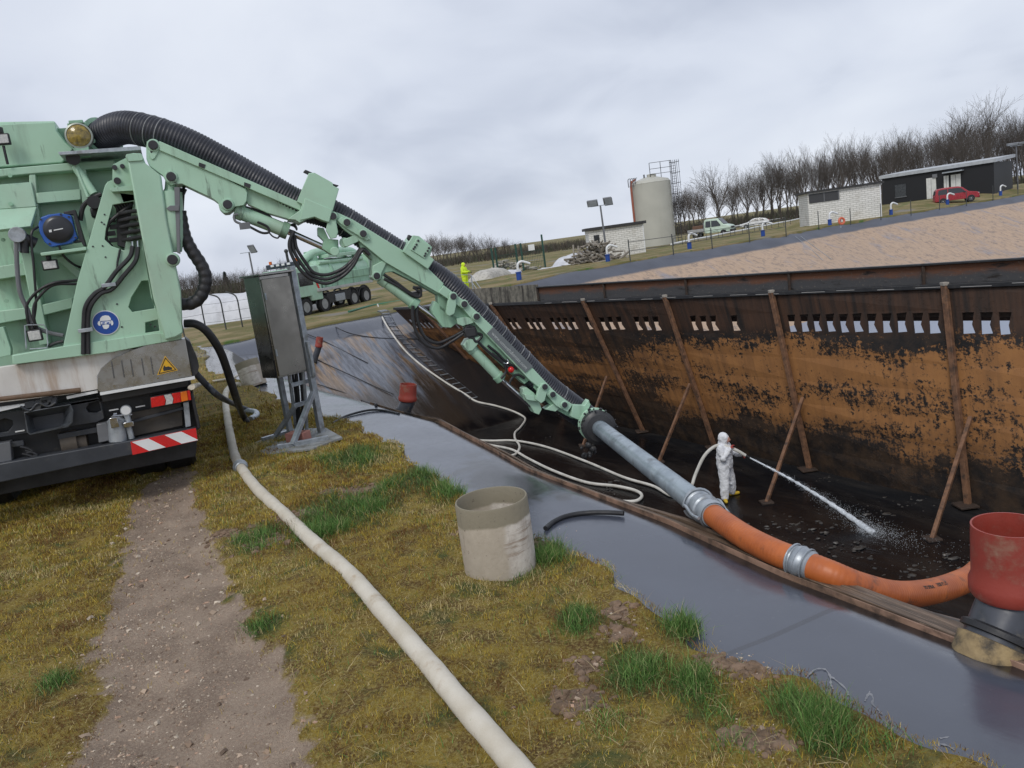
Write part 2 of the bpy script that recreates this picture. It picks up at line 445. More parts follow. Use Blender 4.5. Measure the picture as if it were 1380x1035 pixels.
def ground_material():
    s = NT('grass and earth'); P = s.obj
    a = s.attr('cover'); q = s.n('ShaderNodeSeparateColor'); s.put(q.inputs[0], a); path, bare, green = q.outputs[0], q.outputs[1], q.outputs[2]
    big = s.noise(1.3, 6, .6); mid = s.noise(7, 6, .65); fine = s.noise(60, 5, .7); f2 = s.noise(190, 3, .7)
    moss = s.mix(s.step(mid, .38, .62), (.11, .06, .018), (.28, .20, .036))
    moss = s.mix(s.step(fine, .42, .66), moss, (.33, .26, .09))
    moss = s.mix(s.step(s.noise(3.1, 5, .6, dist=.6), .52, .70), moss, (.075, .095, .03))
    moss = s.mix(s.mul(green, .8), moss, (.05, .085, .025))
    moss = s.mix(s.step(f2, .56, .72), moss, (.03, .018, .009))
    soil = s.mix(s.step(mid, .35, .68), (.27, .195, .14), (.15, .105, .075))
    soil = s.mix(s.step(fine, .5, .75), soil, (.37, .29, .22))
    grav = s.mix(s.step(s.noise(3.0, 5), .35, .65), (.375, .285, .215), (.25, .185, .138))
    v = s.vor(105, out=1); vb = s.n('ShaderNodeRGBToBW'); s.put(vb.inputs[0], v)
    grav = s.mix(s.mul(s.step(vb.outputs[0], .4, .95), .5), grav, (.46, .37, .28))
    grav = s.mix(s.step(f2, .57, .75), grav, (.11, .075, .052))
    c = s.mix(s.step(s.add(bare, s.mul(s.math('SUBTRACT', mid, .5), 1.2)), .35, .6), moss, soil)
    pe = s.add(path, s.mul(s.math('SUBTRACT', s.noise(9, 6, .7), .5), 1.1))
    c = s.mix(s.step(pe, .32, .62), c, grav)
    # farther off: meadow, tracks and yard
    sx = s.n('ShaderNodeSeparateXYZ'); s.put(sx.inputs[0], P)
    far = s.step(sx.outputs[1], 16, 30)
    yard = s.mix(s.step(s.noise(.35, 5, .6), .42, .6), (.14, .125, .045), (.25, .195, .10))
    yard = s.mix(s.step(s.noise(.9, 6, .6), .55, .66), yard, (.075, .125, .03))
    yard = s.mix(s.step(s.noise(.13, 3), .58, .66), yard, (.21, .195, .17))
    c = s.mix(far, c, yard)
    h = s.add(s.mul(fine, .6), s.add(s.mul(f2, .35), s.mul(mid, .8)))
    return s.fin(c, .92, 0, s.bump(h, .85, .035), .25)
GROUND_M = ground_material()
def make_ground():
    sv = np.concatenate([[0, .015], graded([(.05, 7.5, .045), (7.5, 14, .2), (14, 60, 2), (60, 500, 40)])]); sv = np.concatenate([sv, [900, 2500]])
    tv = graded([(-2400, -300, 300), (-300, -60, 20), (-60, -24, 1.2), (-24, -12.5, .16), (-12.5, .2, .045), (.2, 4, .3), (4, 40, 6), (40, 400, 120), (400, 2400, 1000)])
    Sg, Tg = np.meshgrid(sv, tv); E = edge_n(Tg) + wob(Tg); N = E - Sg
    X = N * NX + Tg * TX; Y = N * NY + Tg * TY
    cov = np.stack([path_mask(X, Y), bare_mask(X, Y), green_mask(X, Y)], -1)
    Zz = gnd(X, Y) + np.where(np.hypot(X, Y) < 40, ground_bump(X, Y), 0) + .03
    Zz = np.where(Sg == 0, Zz - .14, np.where(Sg < .02, Zz - .02, Zz))
    v1 = np.stack([X, Y, Zz], -1).reshape(-1, 3); h, w = X.shape; idx = np.arange(h * w).reshape(h, w)
    q1 = np.stack([idx[:-1, :-1], idx[:-1, 1:], idx[1:, 1:], idx[1:, :-1]], -1).reshape(-1, 4); c1 = cov.reshape(-1, 3)
    # beyond the far bank
    nv = graded([(1.9, 20, .8), (20, 130, 2.5), (130, 400, 30), (400, 2400, 400)]); qv = np.concatenate([[0, .04], graded([(.1, 30, .8), (30, 120, 6), (120, 600, 60)]), [1200, 2400]])
    Q, Ng = np.meshgrid(qv, nv); Mg = edge_m(Ng) - Q + .08 * np.sin(Ng * 2.1) * (Q < 3); det = NX * MY - NY * MX
    X = (Ng * MY - NY * Mg) / det; Y = (NX * Mg - Ng * MX) / det
    Zz = gnd(X, Y) + .03 - .2 * (Q == 0) - .05 * (Ng < 2.8)
    v2 = np.stack([X, Y, Zz], -1).reshape(-1, 3); h, w = X.shape; idx = np.arange(h * w).reshape(h, w) + len(v1)
    q2 = np.stack([idx[:-1, :-1], idx[1:, :-1], idx[1:, 1:], idx[:-1, 1:]], -1).reshape(-1, 4)
    o = raw_mesh('ground', np.concatenate([v1, v2]), np.concatenate([q1, q2]), GROUND_M, {'cover': np.concatenate([c1, np.zeros((len(v2), 3))])})
    tag(o, 'mossy grass bank with a worn gravelly track', kind='structure')
    b = bmesh.new(); b.from_mesh(o.data); bmesh.ops.recalc_face_normals(b, faces=b.faces)
    if sum(f.normal.z for f in list(b.faces)[:500]) < 0: bmesh.ops.reverse_faces(b, faces=b.faces)
    b.to_mesh(o.data); b.free()
make_ground()

def liner_material():
    s = NT('basin liner'); a = s.attr('zone'); q = s.n('ShaderNodeSeparateColor'); s.put(q.inputs[0], a)
    sn, qm, zz = q.outputs[0], q.outputs[1], q.outputs[2]       # metres from the near edge, metres from the far edge, height
    nn = s.attr('zone2', 0)
    P = s.obj; mid = s.noise(1.1, 6, .6); fin_ = s.noise(14, 6, .65); big = s.noise(.35, 4, .55)
    clean = s.mix(s.step(s.noise(.5, 4), .35, .7), (.066, .074, .098), (.048, .054, .072))
    clean = s.mix(s.mul(s.step(s.noise(40, 4), .6, .8), .15), clean, (.16, .16, .17))
    fr = s.math('FRACT', s.mul(s.attr('zone2', 1), .19)); seam = s.step(s.math('ABSOLUTE', s.math('SUBTRACT', fr, .5)), .0045, .002); clean = s.mix(s.mul(seam, .5), clean, (.02, .02, .025))
    # streaks that run down the far slope
    ang = math.atan2(MY, MX)
    vs = s.map(s.map(P, rot=(0, 0, -ang)), scale=(.16, 1.5, .3))
    st = s.noise(1.3, 8, .66, vec=vs, dist=.25); st2 = s.noise(5, 7, .7, vec=vs, dist=.4)
    tan = s.mix(s.step(st2, .35, .65), (.30, .20, .115), (.14, .09, .05))
    grey = s.mix(s.step(st2, .4, .65), (.145, .158, .19), (.06, .065, .08))  # liner grey, lightened so the colour carries the wet sky sheen
    lake = s.mix(s.step(st2, .3, .7), (.46, .32, .215), (.35, .24, .155))
    lake = s.mix(s.step(s.noise(.45, 7, .68, vec=s.map(s.map(P, rot=(0, 0, -ang)), scale=(.6, 1.0, .5)), dist=.8), .52, .70), lake, (.21, .21, .24))
    lake = s.mix(s.step(s.noise(2.6, 7, .72, dist=.8), .50, .64), lake, (.21, .155, .12))
    leftc = s.mix(s.step(s.add(st, s.mul(s.math('SUBTRACT', big, .5), .5)), .34, .54), tan, grey)
    low = s.step(s.add(zz, s.mul(s.math('SUBTRACT', st, .5), 4.5)), -4.0, -2.5)
    leftc = s.mix(low, s.mix(st2, (.014, .012, .011), (.05, .036, .026)), leftc)
    wallside = s.step(s.add(nn, s.mul(s.math('SUBTRACT', st, .5), 4)), 11.2, 13.2)
    leftc = s.mix(s.mul(wallside, s.step(zz, -.6, -1.6)), leftc, (.018, .017, .018))  # slope darkened beside the wall, its shade painted into the colour
    slope = s.mix(s.step(nn, 14.6, 15.6), leftc, lake)
    strip = s.step(s.add(qm, s.mul(s.math('SUBTRACT', st2, .5), .25)), 1.25, 1.5)
    slope = s.mix(strip, clean, slope)
    # floor with a film of sludge
    vf = s.map(s.map(P, rot=(0, 0, -math.atan2(TY, TX))), scale=(.35, 1.2, 1))
    sl = s.noise(1.0, 8, .68, vec=vf, dist=.5); sf = s.noise(7, 7, .7, vec=vf)
    floor = s.mix(s.step(sl, .42, .66), (.004, .0045, .006), (.018, .016, .015))
    floor = s.mix(s.mul(s.step(sf, .63, .76), .5), floor, (.09, .08, .07))
    isfl = s.step(zz, -4.75, -5.1)
    slope = s.mix(isfl, slope, floor)
    # near bank: clean berm, streaked bench, black steep face
    vb = s.map(s.map(P, rot=(0, 0, -math.atan2(TY, TX))), scale=(.25, 6, 6))
    sb = s.noise(1.6, 8, .7, vec=vb, dist=.3)
    bench = s.mix(s.step(sb, .38, .62), (.035, .026, .019), (.17, .115, .075))
    bench = s.mix(s.step(s.noise(5, 6, .7, vec=vb), .56, .66), bench, (.30, .21, .15))
    steep = s.mix(sb, (.012, .012, .013), (.05, .04, .03))
    edge = s.add(sn, s.mul(s.math('SUBTRACT', s.noise(1.7, 5, .6), .5), .12))
    near = s.mix(s.step(edge, .74, .80), clean, (.012, .012, .014))  # shadow line along the crest, painted as a dark band
    near = s.mix(s.step(edge, .84, .89), near, bench)
    near = s.mix(s.step(zz, -.17, -.36), near, steep)
    smear = s.step(s.add(s.dist(tuple(S(700, 634)), scale=(1, .5, 0)), s.mul(s.math('SUBTRACT', s.noise(2.2, 6, .65, dist=.8), .5), 1.5)), .62, .40)
    near = s.mix(smear, near, (.02, .02, .023))
    nearq = s.mul(s.step(sn, 6.2, 5.4), s.inv(isfl))
    nearq = s.mul(nearq, s.step(s.math('SUBTRACT', qm, s.mul(sn, 1.0)), .2, 1.2))
    c = s.mix(nearq, slope, near)
    r = s.step(fin_, .3, .75, .16, .26)
    r = s.mix(s.mul(isfl, s.step(sl, .62, .45)), r, .10)
    r = s.mix(s.step(nn, 14.6, 15.6), r, .6); r = s.mix(s.mul(nearq, s.step(edge, .84, .89)), r, .62)
    wr = s.noise(2.2, 5, .6, vec=vs, dist=.8)
    h = s.mul(s.add(s.mul(wr, .5), s.mul(fin_, .10)), s.mix(nearq, 1.0, .11)); h = s.add(h, s.mul(s.mul(isfl, sf), .22))
    rr = s.n('ShaderNodeRGBToBW'); s.put(rr.inputs[0], r)
    return s.fin(c, rr.outputs[0], 0, s.bump(h, .38, .10), s.step(isfl, 0, 1, .8, .3))
LINER_M = liner_material()
def make_liner():
    nv = graded([(1.3, 7, .07), (7, 18, .25), (18, 125, 1.2)])
    tv = graded([(-75, -42, 1.0), (-42, -16, .22), (-16, 1, .1), (1, 20, 1.0)])
    N, T = np.meshgrid(nv, tv); N = N + (edge_n(T) - 2.25) * (1 - sstep(N, 4, 10))
    X = N * NX + T * TX; Y = N * NY + T * TY; M = X * MX + Y * MY
    q = M - edge_m(N); sN = N - edge_n(T); Zz = pit_z(X, Y)
    rip = .010 * np.sin(T * 1.6 + N * 1.5) + .004 * np.sin(T * 5.3 - N * 3)
    Zz = Zz + rip * sstep(sN, .05, .3) * (1 - sstep(sN, .65, .8)) * .9 + .05 * np.sin(T * 1.9) * np.sin(N * 1.1 + T * .3) * sstep(sN, 1.6, 3) * (q < 9)
    keep = q > -1.0
    o = grid_mesh('basin_liner', X, Y, Zz, LINER_M, keep, {'zone': np.stack([sN, q, Zz], -1).reshape(-1, 3), 'zone2': np.stack([N, T, M], -1).reshape(-1, 3)})
    tag(o, 'black and grey plastic liner covering the drained basin', kind='structure')
make_liner()
def make_water():
    s = NT('sky-tinted water'); h = s.noise(1.4, 3)
    m = s.fin((.20, .24, .32), .3, 0, s.bump(h, .05, .02), .6)  # light blue base colour stands in for the reflected sky
    nv = graded([(16.4, 90, 4)]); tv = graded([(-60, 12, 4)]); N, T = np.meshgrid(nv, tv)
    X = N * NX + T * TX; Y = N * NY + T * TY
    tag(grid_mesh('water', X, Y, X * 0 - 4.55, m), 'shallow water lying beyond the rusty baffle wall', kind='structure')
make_water()

# ------------------------------------------------------------------ grass and gravel (what nobody could count)
def blades(name, P, length, width, lean, colors, label):
    n = len(P); ang = RNG.uniform(0, 2 * np.pi, n); la = RNG.uniform(0, 2 * np.pi, n)
    dx = np.stack([np.cos(ang), np.sin(ang), 0 * ang], -1) * (width[:, None] / 2)
    ld = np.stack([np.cos(la), np.sin(la), 0 * la], -1) * (length * lean)[:, None]
    up = np.zeros((n, 3)); up[:, 2] = length * np.sqrt(np.maximum(.05, 1 - lean ** 2))
    v = np.stack([P - dx, P + dx, P + ld * .35 + up * .6 + dx * .7, P + ld * .35 + up * .6 - dx * .7, P + ld + up], 1).reshape(-1, 3)
    k = np.arange(n)[:, None] * 5
    q = np.concatenate([k + np.array([[0, 1, 2]]), k + np.array([[0, 2, 3]]), k + np.array([[3, 2, 4]])], 0)
    s = NT(name); m = s.fin(s.attr('tint'), .7, 0, None, .2)
    s.b.inputs['Transmission Weight'].default_value = 0
    o = raw_mesh(name, v, q, m, {'tint': np.repeat(colors, 5, 0)})
    return tag(o, label, kind='stuff')
def sample_bank(n, smax, t0, t1):
    u = RNG.uniform(0, 1, n); t = t1 + (t0 - t1) * u ** 1.7; s_ = RNG.uniform(-.012, smax, n); nn = edge_n(t) + wob(t) - s_
    return nn * NX + t * TX, nn * NY + t * TY
def in_view(x, y):
    # keep what the photograph could plausibly see, with a wide margin
    return (y > 1.7) & (x < .95 * y + .6) & (x > -.95 * y - .8)
def make_grass():
    x, y = sample_bank(720000, 6.8, -12.5, .4); ok = in_view(x, y); x, y = x[ok], y[ok]
    hn = vnoise(x, y, 5) * .6 + vnoise(x, y, 14) * .4; cn = vnoise(x + 40, y, 2.2) * .5 + vnoise(x, y + 30, 9) * .5
    pm_ = path_mask(x, y); bm_ = bare_mask(x, y); r = RNG.uniform(0, 1, len(x))
    under = np.zeros(len(x), bool)
    ok = r > np.clip(np.clip(pm_ + (hn - .5) * .9 * (pm_ > .02), 0, 1) * 1.1 + bm_ * .9 + (hn < .36) * .55, 0, .985); x, y, hn, cn = x[ok], y[ok], hn[ok], cn[ok]
    g = green_mask(x, y); z = ground_bump(x, y) + gnd(x, y) + .026; d = np.hypot(x, y)
    n = len(x); L = RNG.uniform(.012, .034, n) * (1 + .5 * sstep(d, 3, 9)) * (1 + g * 1.1) * (.35 + 1.3 * hn); W = RNG.uniform(.0018, .0036, n) * (1 + 1.2 * sstep(d, 3, 10))
    lean = RNG.uniform(.3, .97, n)
    pal = np.array([(.35, .25, .04), (.25, .15, .036), (.16, .078, .026), (.50, .40, .19), (.16, .20, .04), (.46, .34, .055)])
    rk = np.clip(cn + RNG.normal(0, .11, n), 0, 1); order = np.array([2, 1, 0, 5, 0, 4, 3]); c = pal[order[np.clip(((rk - .22) / .56 * 7).astype(int), 0, 6)]]
    c[RNG.uniform(0, 1, n) < .07] = pal[3]
    pg = np.array([(.06, .12, .028), (.095, .165, .045), (.15, .20, .075)]); gi = (RNG.uniform(0, 1, n) < g * .85) 
    c[gi] = pg[RNG.integers(0, 3, gi.sum())]; c = c * RNG.uniform(.7, 1.25, (n, 1))
    blades('grass', np.stack([x, y, z], -1), L, W, lean, c, 'short mossy olive and straw coloured grass on the bank')
    # longer green tussocks
    P = []; Ls = []
    for p, r in GREENS:
        k = int(900 * min(1, (r / .3) ** 1.2)) if p.y > 4.2 else int(420 * r / .15)
        for _ in range(max(1, int(r / .08))):
            cx, cy = RNG.normal(0, r * .45, 2); kk = max(40, k // max(1, int(r / .08)))
            a = RNG.normal(0, .045, (kk, 2)); P.append(np.stack([p.x + cx + a[:, 0], p.y + cy + a[:, 1], np.zeros(kk)], -1)); Ls.append(RNG.uniform(.05, .15, kk) * (.75 if r < .13 else 1))
    for px, py, k, hh in ((1108, 985, 800, .17), (922, 845, 420, .13), (778, 850, 300, .12), (742, 752, 320, .14), (606, 668, 300, .2), (860, 915, 360, .13), (935, 930, 260, .11), (700, 772, 260, .1), (655, 770, 160, .08), (965, 960, 200, .11), (820, 985, 120, .1), (460, 720, 400, .16), (505, 690, 400, .16), (420, 725, 300, .13), (350, 745, 240, .1), (1190, 1010, 160, .1), (985, 1010, 160, .08)):
        p = Z(px, py); a = RNG.normal(0, .05, (k, 2)); P.append(np.stack([p.x + a[:, 0], p.y + a[:, 1] * 1.3, np.zeros(k)], -1)); Ls.append(RNG.uniform(.35, 1, k) * hh)
    qx, qy = sample_bank(9000, 6.5, -9, .3); ok = in_view(qx, qy) & (path_mask(qx, qy) < .6); DEAD = np.stack([qx[ok], qy[ok], ground_bump(qx[ok], qy[ok]) + gnd(qx[ok], qy[ok]) + .04], -1); nd_ = len(DEAD)
    blades('dead_stalks', DEAD, RNG.uniform(.05, .16, nd_), RNG.uniform(.0016, .0032, nd_), RNG.uniform(.94, .998, nd_), np.array([(.50, .41, .22), (.38, .29, .15), (.30, .20, .10)])[RNG.integers(0, 3, nd_)], 'dead straw stalks lying flat in the moss')
    sx_, sy_ = sample_bank(16000, 6.5, -12, .3); ok = in_view(sx_, sy_) & (path_mask(sx_, sy_) < .3) & (vnoise(sx_, sy_, 3) > .45); P.append(np.stack([sx_[ok], sy_[ok], 0 * sx_[ok]], -1)); Ls.append(RNG.uniform(.03, .10, ok.sum()))
    P = np.concatenate(P); Ls = np.concatenate(Ls); e = edge_n(P[:, 0] * TX + P[:, 1] * TY)
    ok = (P[:, 0] * NX + P[:, 1] * NY < e + .05); P, Ls = P[ok], Ls[ok]
    P[:, 2] = ground_bump(P[:, 0], P[:, 1]) + gnd(P[:, 0], P[:, 1]) + .02; n = len(P)
    pg = np.array([(.085, .19, .04), (.13, .24, .06), (.21, .30, .10), (.06, .125, .03), (.44, .38, .19)]); c = pg[RNG.choice(5, n, p=[.34, .27, .14, .18, .07])] * RNG.uniform(.75, 1.2, (n, 1))
    blades('tussock_grass', P, Ls, RNG.uniform(.0022, .0042, n) * (1 + .3 * sstep(np.hypot(P[:, 0], P[:, 1]), 3, 8)), RNG.uniform(.25, .97, n), c, 'longer green grass tussocks growing out of the moss')
    # farther bank
    x = RNG.uniform(-18, 6, 60000); y = RNG.uniform(10, 48, 60000); nn = x * NX + y * NY; t = x * TX + y * TY
    ok = (nn < edge_n(t)) & (nn > -6); x, y, t = x[ok], y[ok], t[ok]; n = len(x)
    c = pal[RNG.choice(6, n, p=[.2, .2, .12, .12, .24, .12])] * RNG.uniform(.7, 1.2, (n, 1))
    blades('distant_grass', np.stack([x, y, gnd(x, y) + .03], -1), RNG.uniform(.04, .12, n), RNG.uniform(.008, .02, n), RNG.uniform(.3, .9, n), c, 'rough grass along the bank towards the tarpaulin')
make_grass()
def make_gravel():
    n = 70000; yy = RNG.uniform(0, 1, n) ** 1.6 * 7.2 + 1.7; l = np.interp(yy, [p.y for p in _pl][::-1], [p.x for p in _pl][::-1]); r = np.interp(yy, [p.y for p in _pr][::-1], [p.x for p in _pr][::-1])
    x = RNG.uniform(l - .5, r + .3); lf = 1 - sstep((x - l) / np.maximum(r - l, .1), .35, .8); keep = RNG.uniform(0, 1, n) < path_mask(x, yy) * (.35 + .6 * lf) + .02; x, yy = x[keep], yy[keep]; n = len(x)
    ex = RNG.integers(0, len(BARE), 1400); bx = np.array([(BARE[i][0].x, BARE[i][0].y, BARE[i][1]) for i in ex])
    x = np.concatenate([x, bx[:, 0] + RNG.normal(0, 1, 1400) * bx[:, 2] * .8]); yy = np.concatenate([yy, bx[:, 1] + RNG.normal(0, 1, 1400) * bx[:, 2]]); n = len(x)
    sz = np.minimum(.0028 * (1 + RNG.pareto(2.9, n)), .024)
    base = np.array([(1, 0, 0), (-.5, .87, 0), (-.5, -.87, 0), (.45, .6, .7), (-.8, 0, .62), (.4, -.62, .75), (0, 0, 1.0)])
    ff = np.array([(0, 3, 5), (0, 1, 3), (1, 4, 3), (1, 2, 4), (2, 5, 4), (2, 0, 5), (3, 4, 6), (4, 5, 6), (5, 3, 6)])
    th = RNG.uniform(0, 6.28, n); ca, sa = np.cos(th), np.sin(th)
    v = base[None] * RNG.uniform(.65, 1.3, (n, 7, 3)); v[:, :, 2] *= RNG.uniform(.5, 1, (n, 1)); v = v * sz[:, None, None] * np.stack([RNG.uniform(.8, 1.5, n), np.ones(n), np.ones(n)], -1)[:, None, :]
    vx = v[:, :, 0] * ca[:, None] - v[:, :, 1] * sa[:, None] + x[:, None]; vy = v[:, :, 0] * sa[:, None] + v[:, :, 1] * ca[:, None] + yy[:, None]
    vz = v[:, :, 2] + (ground_bump(x, yy) + gnd(x, yy) + .028)[:, None]
    q = (np.arange(n)[:, None, None] * 7 + ff[None]).reshape(-1, 3)
    pal = np.array([(.38, .29, .215), (.27, .195, .14), (.50, .42, .33), (.16, .115, .085), (.42, .28, .20)]); c = pal[RNG.choice(5, n, p=[.32, .26, .2, .12, .1])] * RNG.uniform(.75, 1.2, (n, 1))
    s = NT('stone'); m = s.fin(s.attr('tint'), .9, 0, None, .2)
    tag(raw_mesh('gravel', np.stack([vx, vy, vz], -1).reshape(-1, 3), q, m, {'tint': np.repeat(c, 7, 0)}, smooth=False), 'loose stones and grit strewn over the worn track', kind='stuff')
make_gravel()

def stains():
    b = B(); m = pm('dried salt', (.24, .245, .26), (.16, .165, .18), rough=.6)
    z = zf_(700, 740, 2.0294)
    for L in (((780, 360), (800, 338), (812, 330), (835, 330), (850, 350), (852, 372), (858, 385)), ((852, 350), (880, 372), (895, 388), (900, 402)), ((1045, 342), (1010, 348), (990, 368), (968, 380), (958, 392), (945, 418)), ((958, 395), (968, 410), (965, 425), (980, 440), (992, 455)), ((1208, 483), (1190, 485), (1188, 500), (1175, 515), (1150, 520)), ((1150, 535), (1172, 540), (1190, 552)), ((420, 515), (440, 520))):
        P = resample(spline([S(*z(*p), .004) for p in L], 8), .012); k0 = None
        for i, p in enumerate(P):
            w = .001 + .006 * abs(math.sin(i * 1.7) * math.sin(i * .61 + 1)); d = (P[min(i + 1, len(P) - 1)] - P[max(i - 1, 0)]).normalized(); x = d.cross(UPV).normalized() * w; k = b.addv([p - x, p + x])
            if k0 is not None: b.face((k0, k0 + 1, k + 1, k))
            k0 = k
    tag(obj('salt_stain', b, m, None, smooth=False, fixn=False), 'thin dried whitish stains on the near liner', kind='stuff')
UPV = Vector((0, 0, 1))
def zf_(x0, y0, k): return lambda X, Y: (x0 + X / k, y0 + Y / k)
stains()

def soil_clods():
    b = B(); rs = random.Random(4)
    for p, r in BARE:
        for _ in range(int(60 + 500 * r)):
            x, y = p.x + rs.gauss(0, r * .75), p.y + rs.gauss(0, r * .6)
            if x * NX + y * NY > float(edge_n(x * TX + y * TY)) - .02: continue
            q = min(.004 + rs.expovariate(1 / .006), .03); z = float(ground_bump(x, y) + gnd(x, y)) + .03; k0 = len(b.v); b.ball((x, y, z), q, 7, 5, (rs.uniform(.8, 1.6), rs.uniform(.8, 1.4), .6))
            for k in range(k0, len(b.v)): v = Vector(b.v[k]); b.v[k] = tuple(v + mnoise.noise_vector(v * 30) * q * .55)
    m = pm('soil clod', (.24, .165, .115), (.13, .09, .06), sc=20, rough=.95, bump=.6, bsc=120, spec=.2)
    tag(obj('soil', b, m, None, ang=60), 'crumbly brown soil clods in the torn patches of the moss', kind='stuff')
soil_clods()

def edging():
    """weathered timber edging on the ledge"""
    W1 = NT('weathered edging'); v = W1.map(W1.map(W1.obj, rot=(0, 0, -math.atan2(TY, TX))), scale=(.5, 14, 14)); nz = W1.noise(2.2, 8, .72, vec=v)
    c = W1.mix(W1.step(nz, .36, .64), (.055, .038, .026), (.20, .135, .09)); c = W1.mix(W1.step(W1.noise(6, 6, .7, vec=v), .56, .66), c, (.30, .22, .16)); c = W1.mix(W1.step(W1.noise(1.5, 5, .65), .55, .7), c, (.02, .017, .015))
    m = W1.fin(c, .6, 0, W1.bump(nz, .6, .01), .4)
    m2 = pm('pale worn edge', (.36, .22, .155), (.22, .135, .09), sc=6, rough=.7, dirt=(.05, .035, .025), damt=.45, dsc=5)
    t = thing('timber_edging', 'weathered brown timber edging along the near rim of the basin', 'edging', nt_(2.25 + SC_ + .2, -3.5, -.1))
    def run(name, a, wd, hh, m, t0, t1, jig):
        rows = []; b = B()
        for tt in np.arange(t1, t0 - .01, -.12):
            e = float(edge_n(tt)); w = float(np.interp(tt, [-14, -8, -4.5, -2.9, -2.0, -.8], [.03, .06, .11, .17, .23, .30])); n0 = 2.25 + SC_ + .035 + a * w + jig * math.sin(tt * 2.1 + a * 5) * .02 + (e - 2.25); n1 = n0 + wd * w
            z0 = -.075 + .02 * math.sin(tt * 1.3) * jig; rows.append(b.addv([nt_(n0, tt, z0 - .06), nt_(n0, tt, z0 + hh), nt_(n1, tt, z0 + hh - .012), nt_(n1, tt, z0 - .09)]))
        for p, q in zip(rows, rows[1:]):
            for k in range(4): b.face((p + k, p + (k + 1) % 4, q + (k + 1) % 4, q + k))
        b.face([rows[0] + k for k in range(4)]); b.face([rows[-1] + k for k in range(4)][::-1])
        return obj(name, b, m, t, .004)
    run('board', .14, .42, .022, m, -11.5, -.6, .5); run('board', .60, .44, .012, m, -9.5, -.6, 1.0); run('edge_strip', .0, .11, .030, m2, -9.0, -.6, .3)
def nt_(n, t, z): d = NX * TY - NY * TX; return Vector(((n * TY - t * NY) / d, (NX * t - TX * n) / d, z))
edging()
# ------------------------------------------------------------------ the suction truck
def zf(x0, y0, k): return lambda X, Y: (x0 + X / k, y0 + Y / k)
z1, z2, z3, z4, z5, z6 = zf(0, 130, 3.8333), zf(0, 380, 3.697), zf(180, 170, 3.8333), zf(400, 220, 3.8333), zf(540, 330, 3.8333), zf(740, 520, 3.8333)
zL, zq, zt, zb, zp, zr = zf(0, 250, 4.5), zf(20, 270, 12.545), zf(100, 480, 7.263), zf(0, 520, 7.39), zf(630, 480, 6.9), zf(110, 220, 6.9)
C0 = Z(265, 600, .45)
RV = Vector((.925, .38, 0)).normalized(); FV = Vector((-RV.y, RV.x, 0)); UP = Vector((0, 0, 1))
def TT(p, v): return PL(p[0], p[1], C0 + FV * v, FV)
def tl(L, v): return [TT(p, v) for p in L]
truck = thing('suction_truck', 'near mint green suction truck with its long boom reaching out over the basin', 'truck', (C0.x, C0.y, 0))
def tplate(name, loops, v, depth, m, par=None, bevel=.006, **k):
    if isinstance(loops[0][0], (int, float)): loops = [loops]
    return obj(name, B().prism([tl(L, v) for L in loops], FV * depth), m, par or truck, bevel, **k)
def disc(b, c, ax, r, t, seg=20): return b.cyl(Vector(c), Vector(c) + Vector(ax) * t, r, seg=seg)
def px_r(p, rpx): return rpx * (p - EYE).length / F_PX

CREAM = pm('weathered white band', (.66, .64, .61), (.56, .54, .51), rough=.5, dirt=(.42, .33, .26), damt=.42, dsc=9, streak=True)
SLOT = pm('shaded slot', (.10, .10, .10), rough=.6)
BLUE = pm('blue plastic', (.02, .09, .36), (.022, .10, .40), rough=.4)
AMBER = pm('amber lens', (.34, .25, .06), (.20, .15, .05), sc=40, rough=.12, dirt=(.08, .07, .03), damt=.45, dsc=18)
CLEAR = pm('clear lens', (.55, .55, .53), (.42, .42, .42), sc=60, rough=.12)
YELLOW = pm('warning yellow', (.75, .42, .02), rough=.4)
RED = pm('red lens', (.62, .018, .015), (.5, .012, .012), sc=30, rough=.2)
ORANGE_L = pm('orange lens', (.75, .17, .015), rough=.2)
GREYP = pm('grey plastic', (.16, .165, .175), (.12, .125, .135), rough=.45)
WOOD = pm('weathered wood', (.16, .10, .065), (.10, .065, .04), sc=8, rough=.75, bump=.1)

# body: the big tank housing, its rear panel and ribs
body = tplate('tank_body', [(-95, 165), z1(285, 125), z1(296, 175), z1(340, 232), z1(385, 268), z1(600, 255), (178, 232), (184, 476), (-95, 530)], .42, 5.2, PAINT, bevel=.02)
up = tplate('upper_panel', [(-95, 172), z1(283, 130), z1(293, 178), z1(335, 235), z1(378, 272), z1(322, 342), (-95, 232)], .33, .1, PAINT, bevel=.01)
tplate('side_bulkhead', [z1(290, 165), z1(510, 150), z1(520, 272), z1(380, 272), z1(335, 235), z1(300, 185)], .48, .3, PAINT2)
tplate('top_beam', [(-95, 236), z1(320, 346), z1(590, 328), z1(592, 366), z1(150, 400), z1(60, 408), (-95, 252)], .25, .2, PAINT, bevel=.008)
tplate('lid_plate', [z1(300, 287), z1(520, 270), z1(725, 256), z1(728, 276), z1(520, 290), z1(308, 302)], -.02, .75, GALV, bevel=.003)
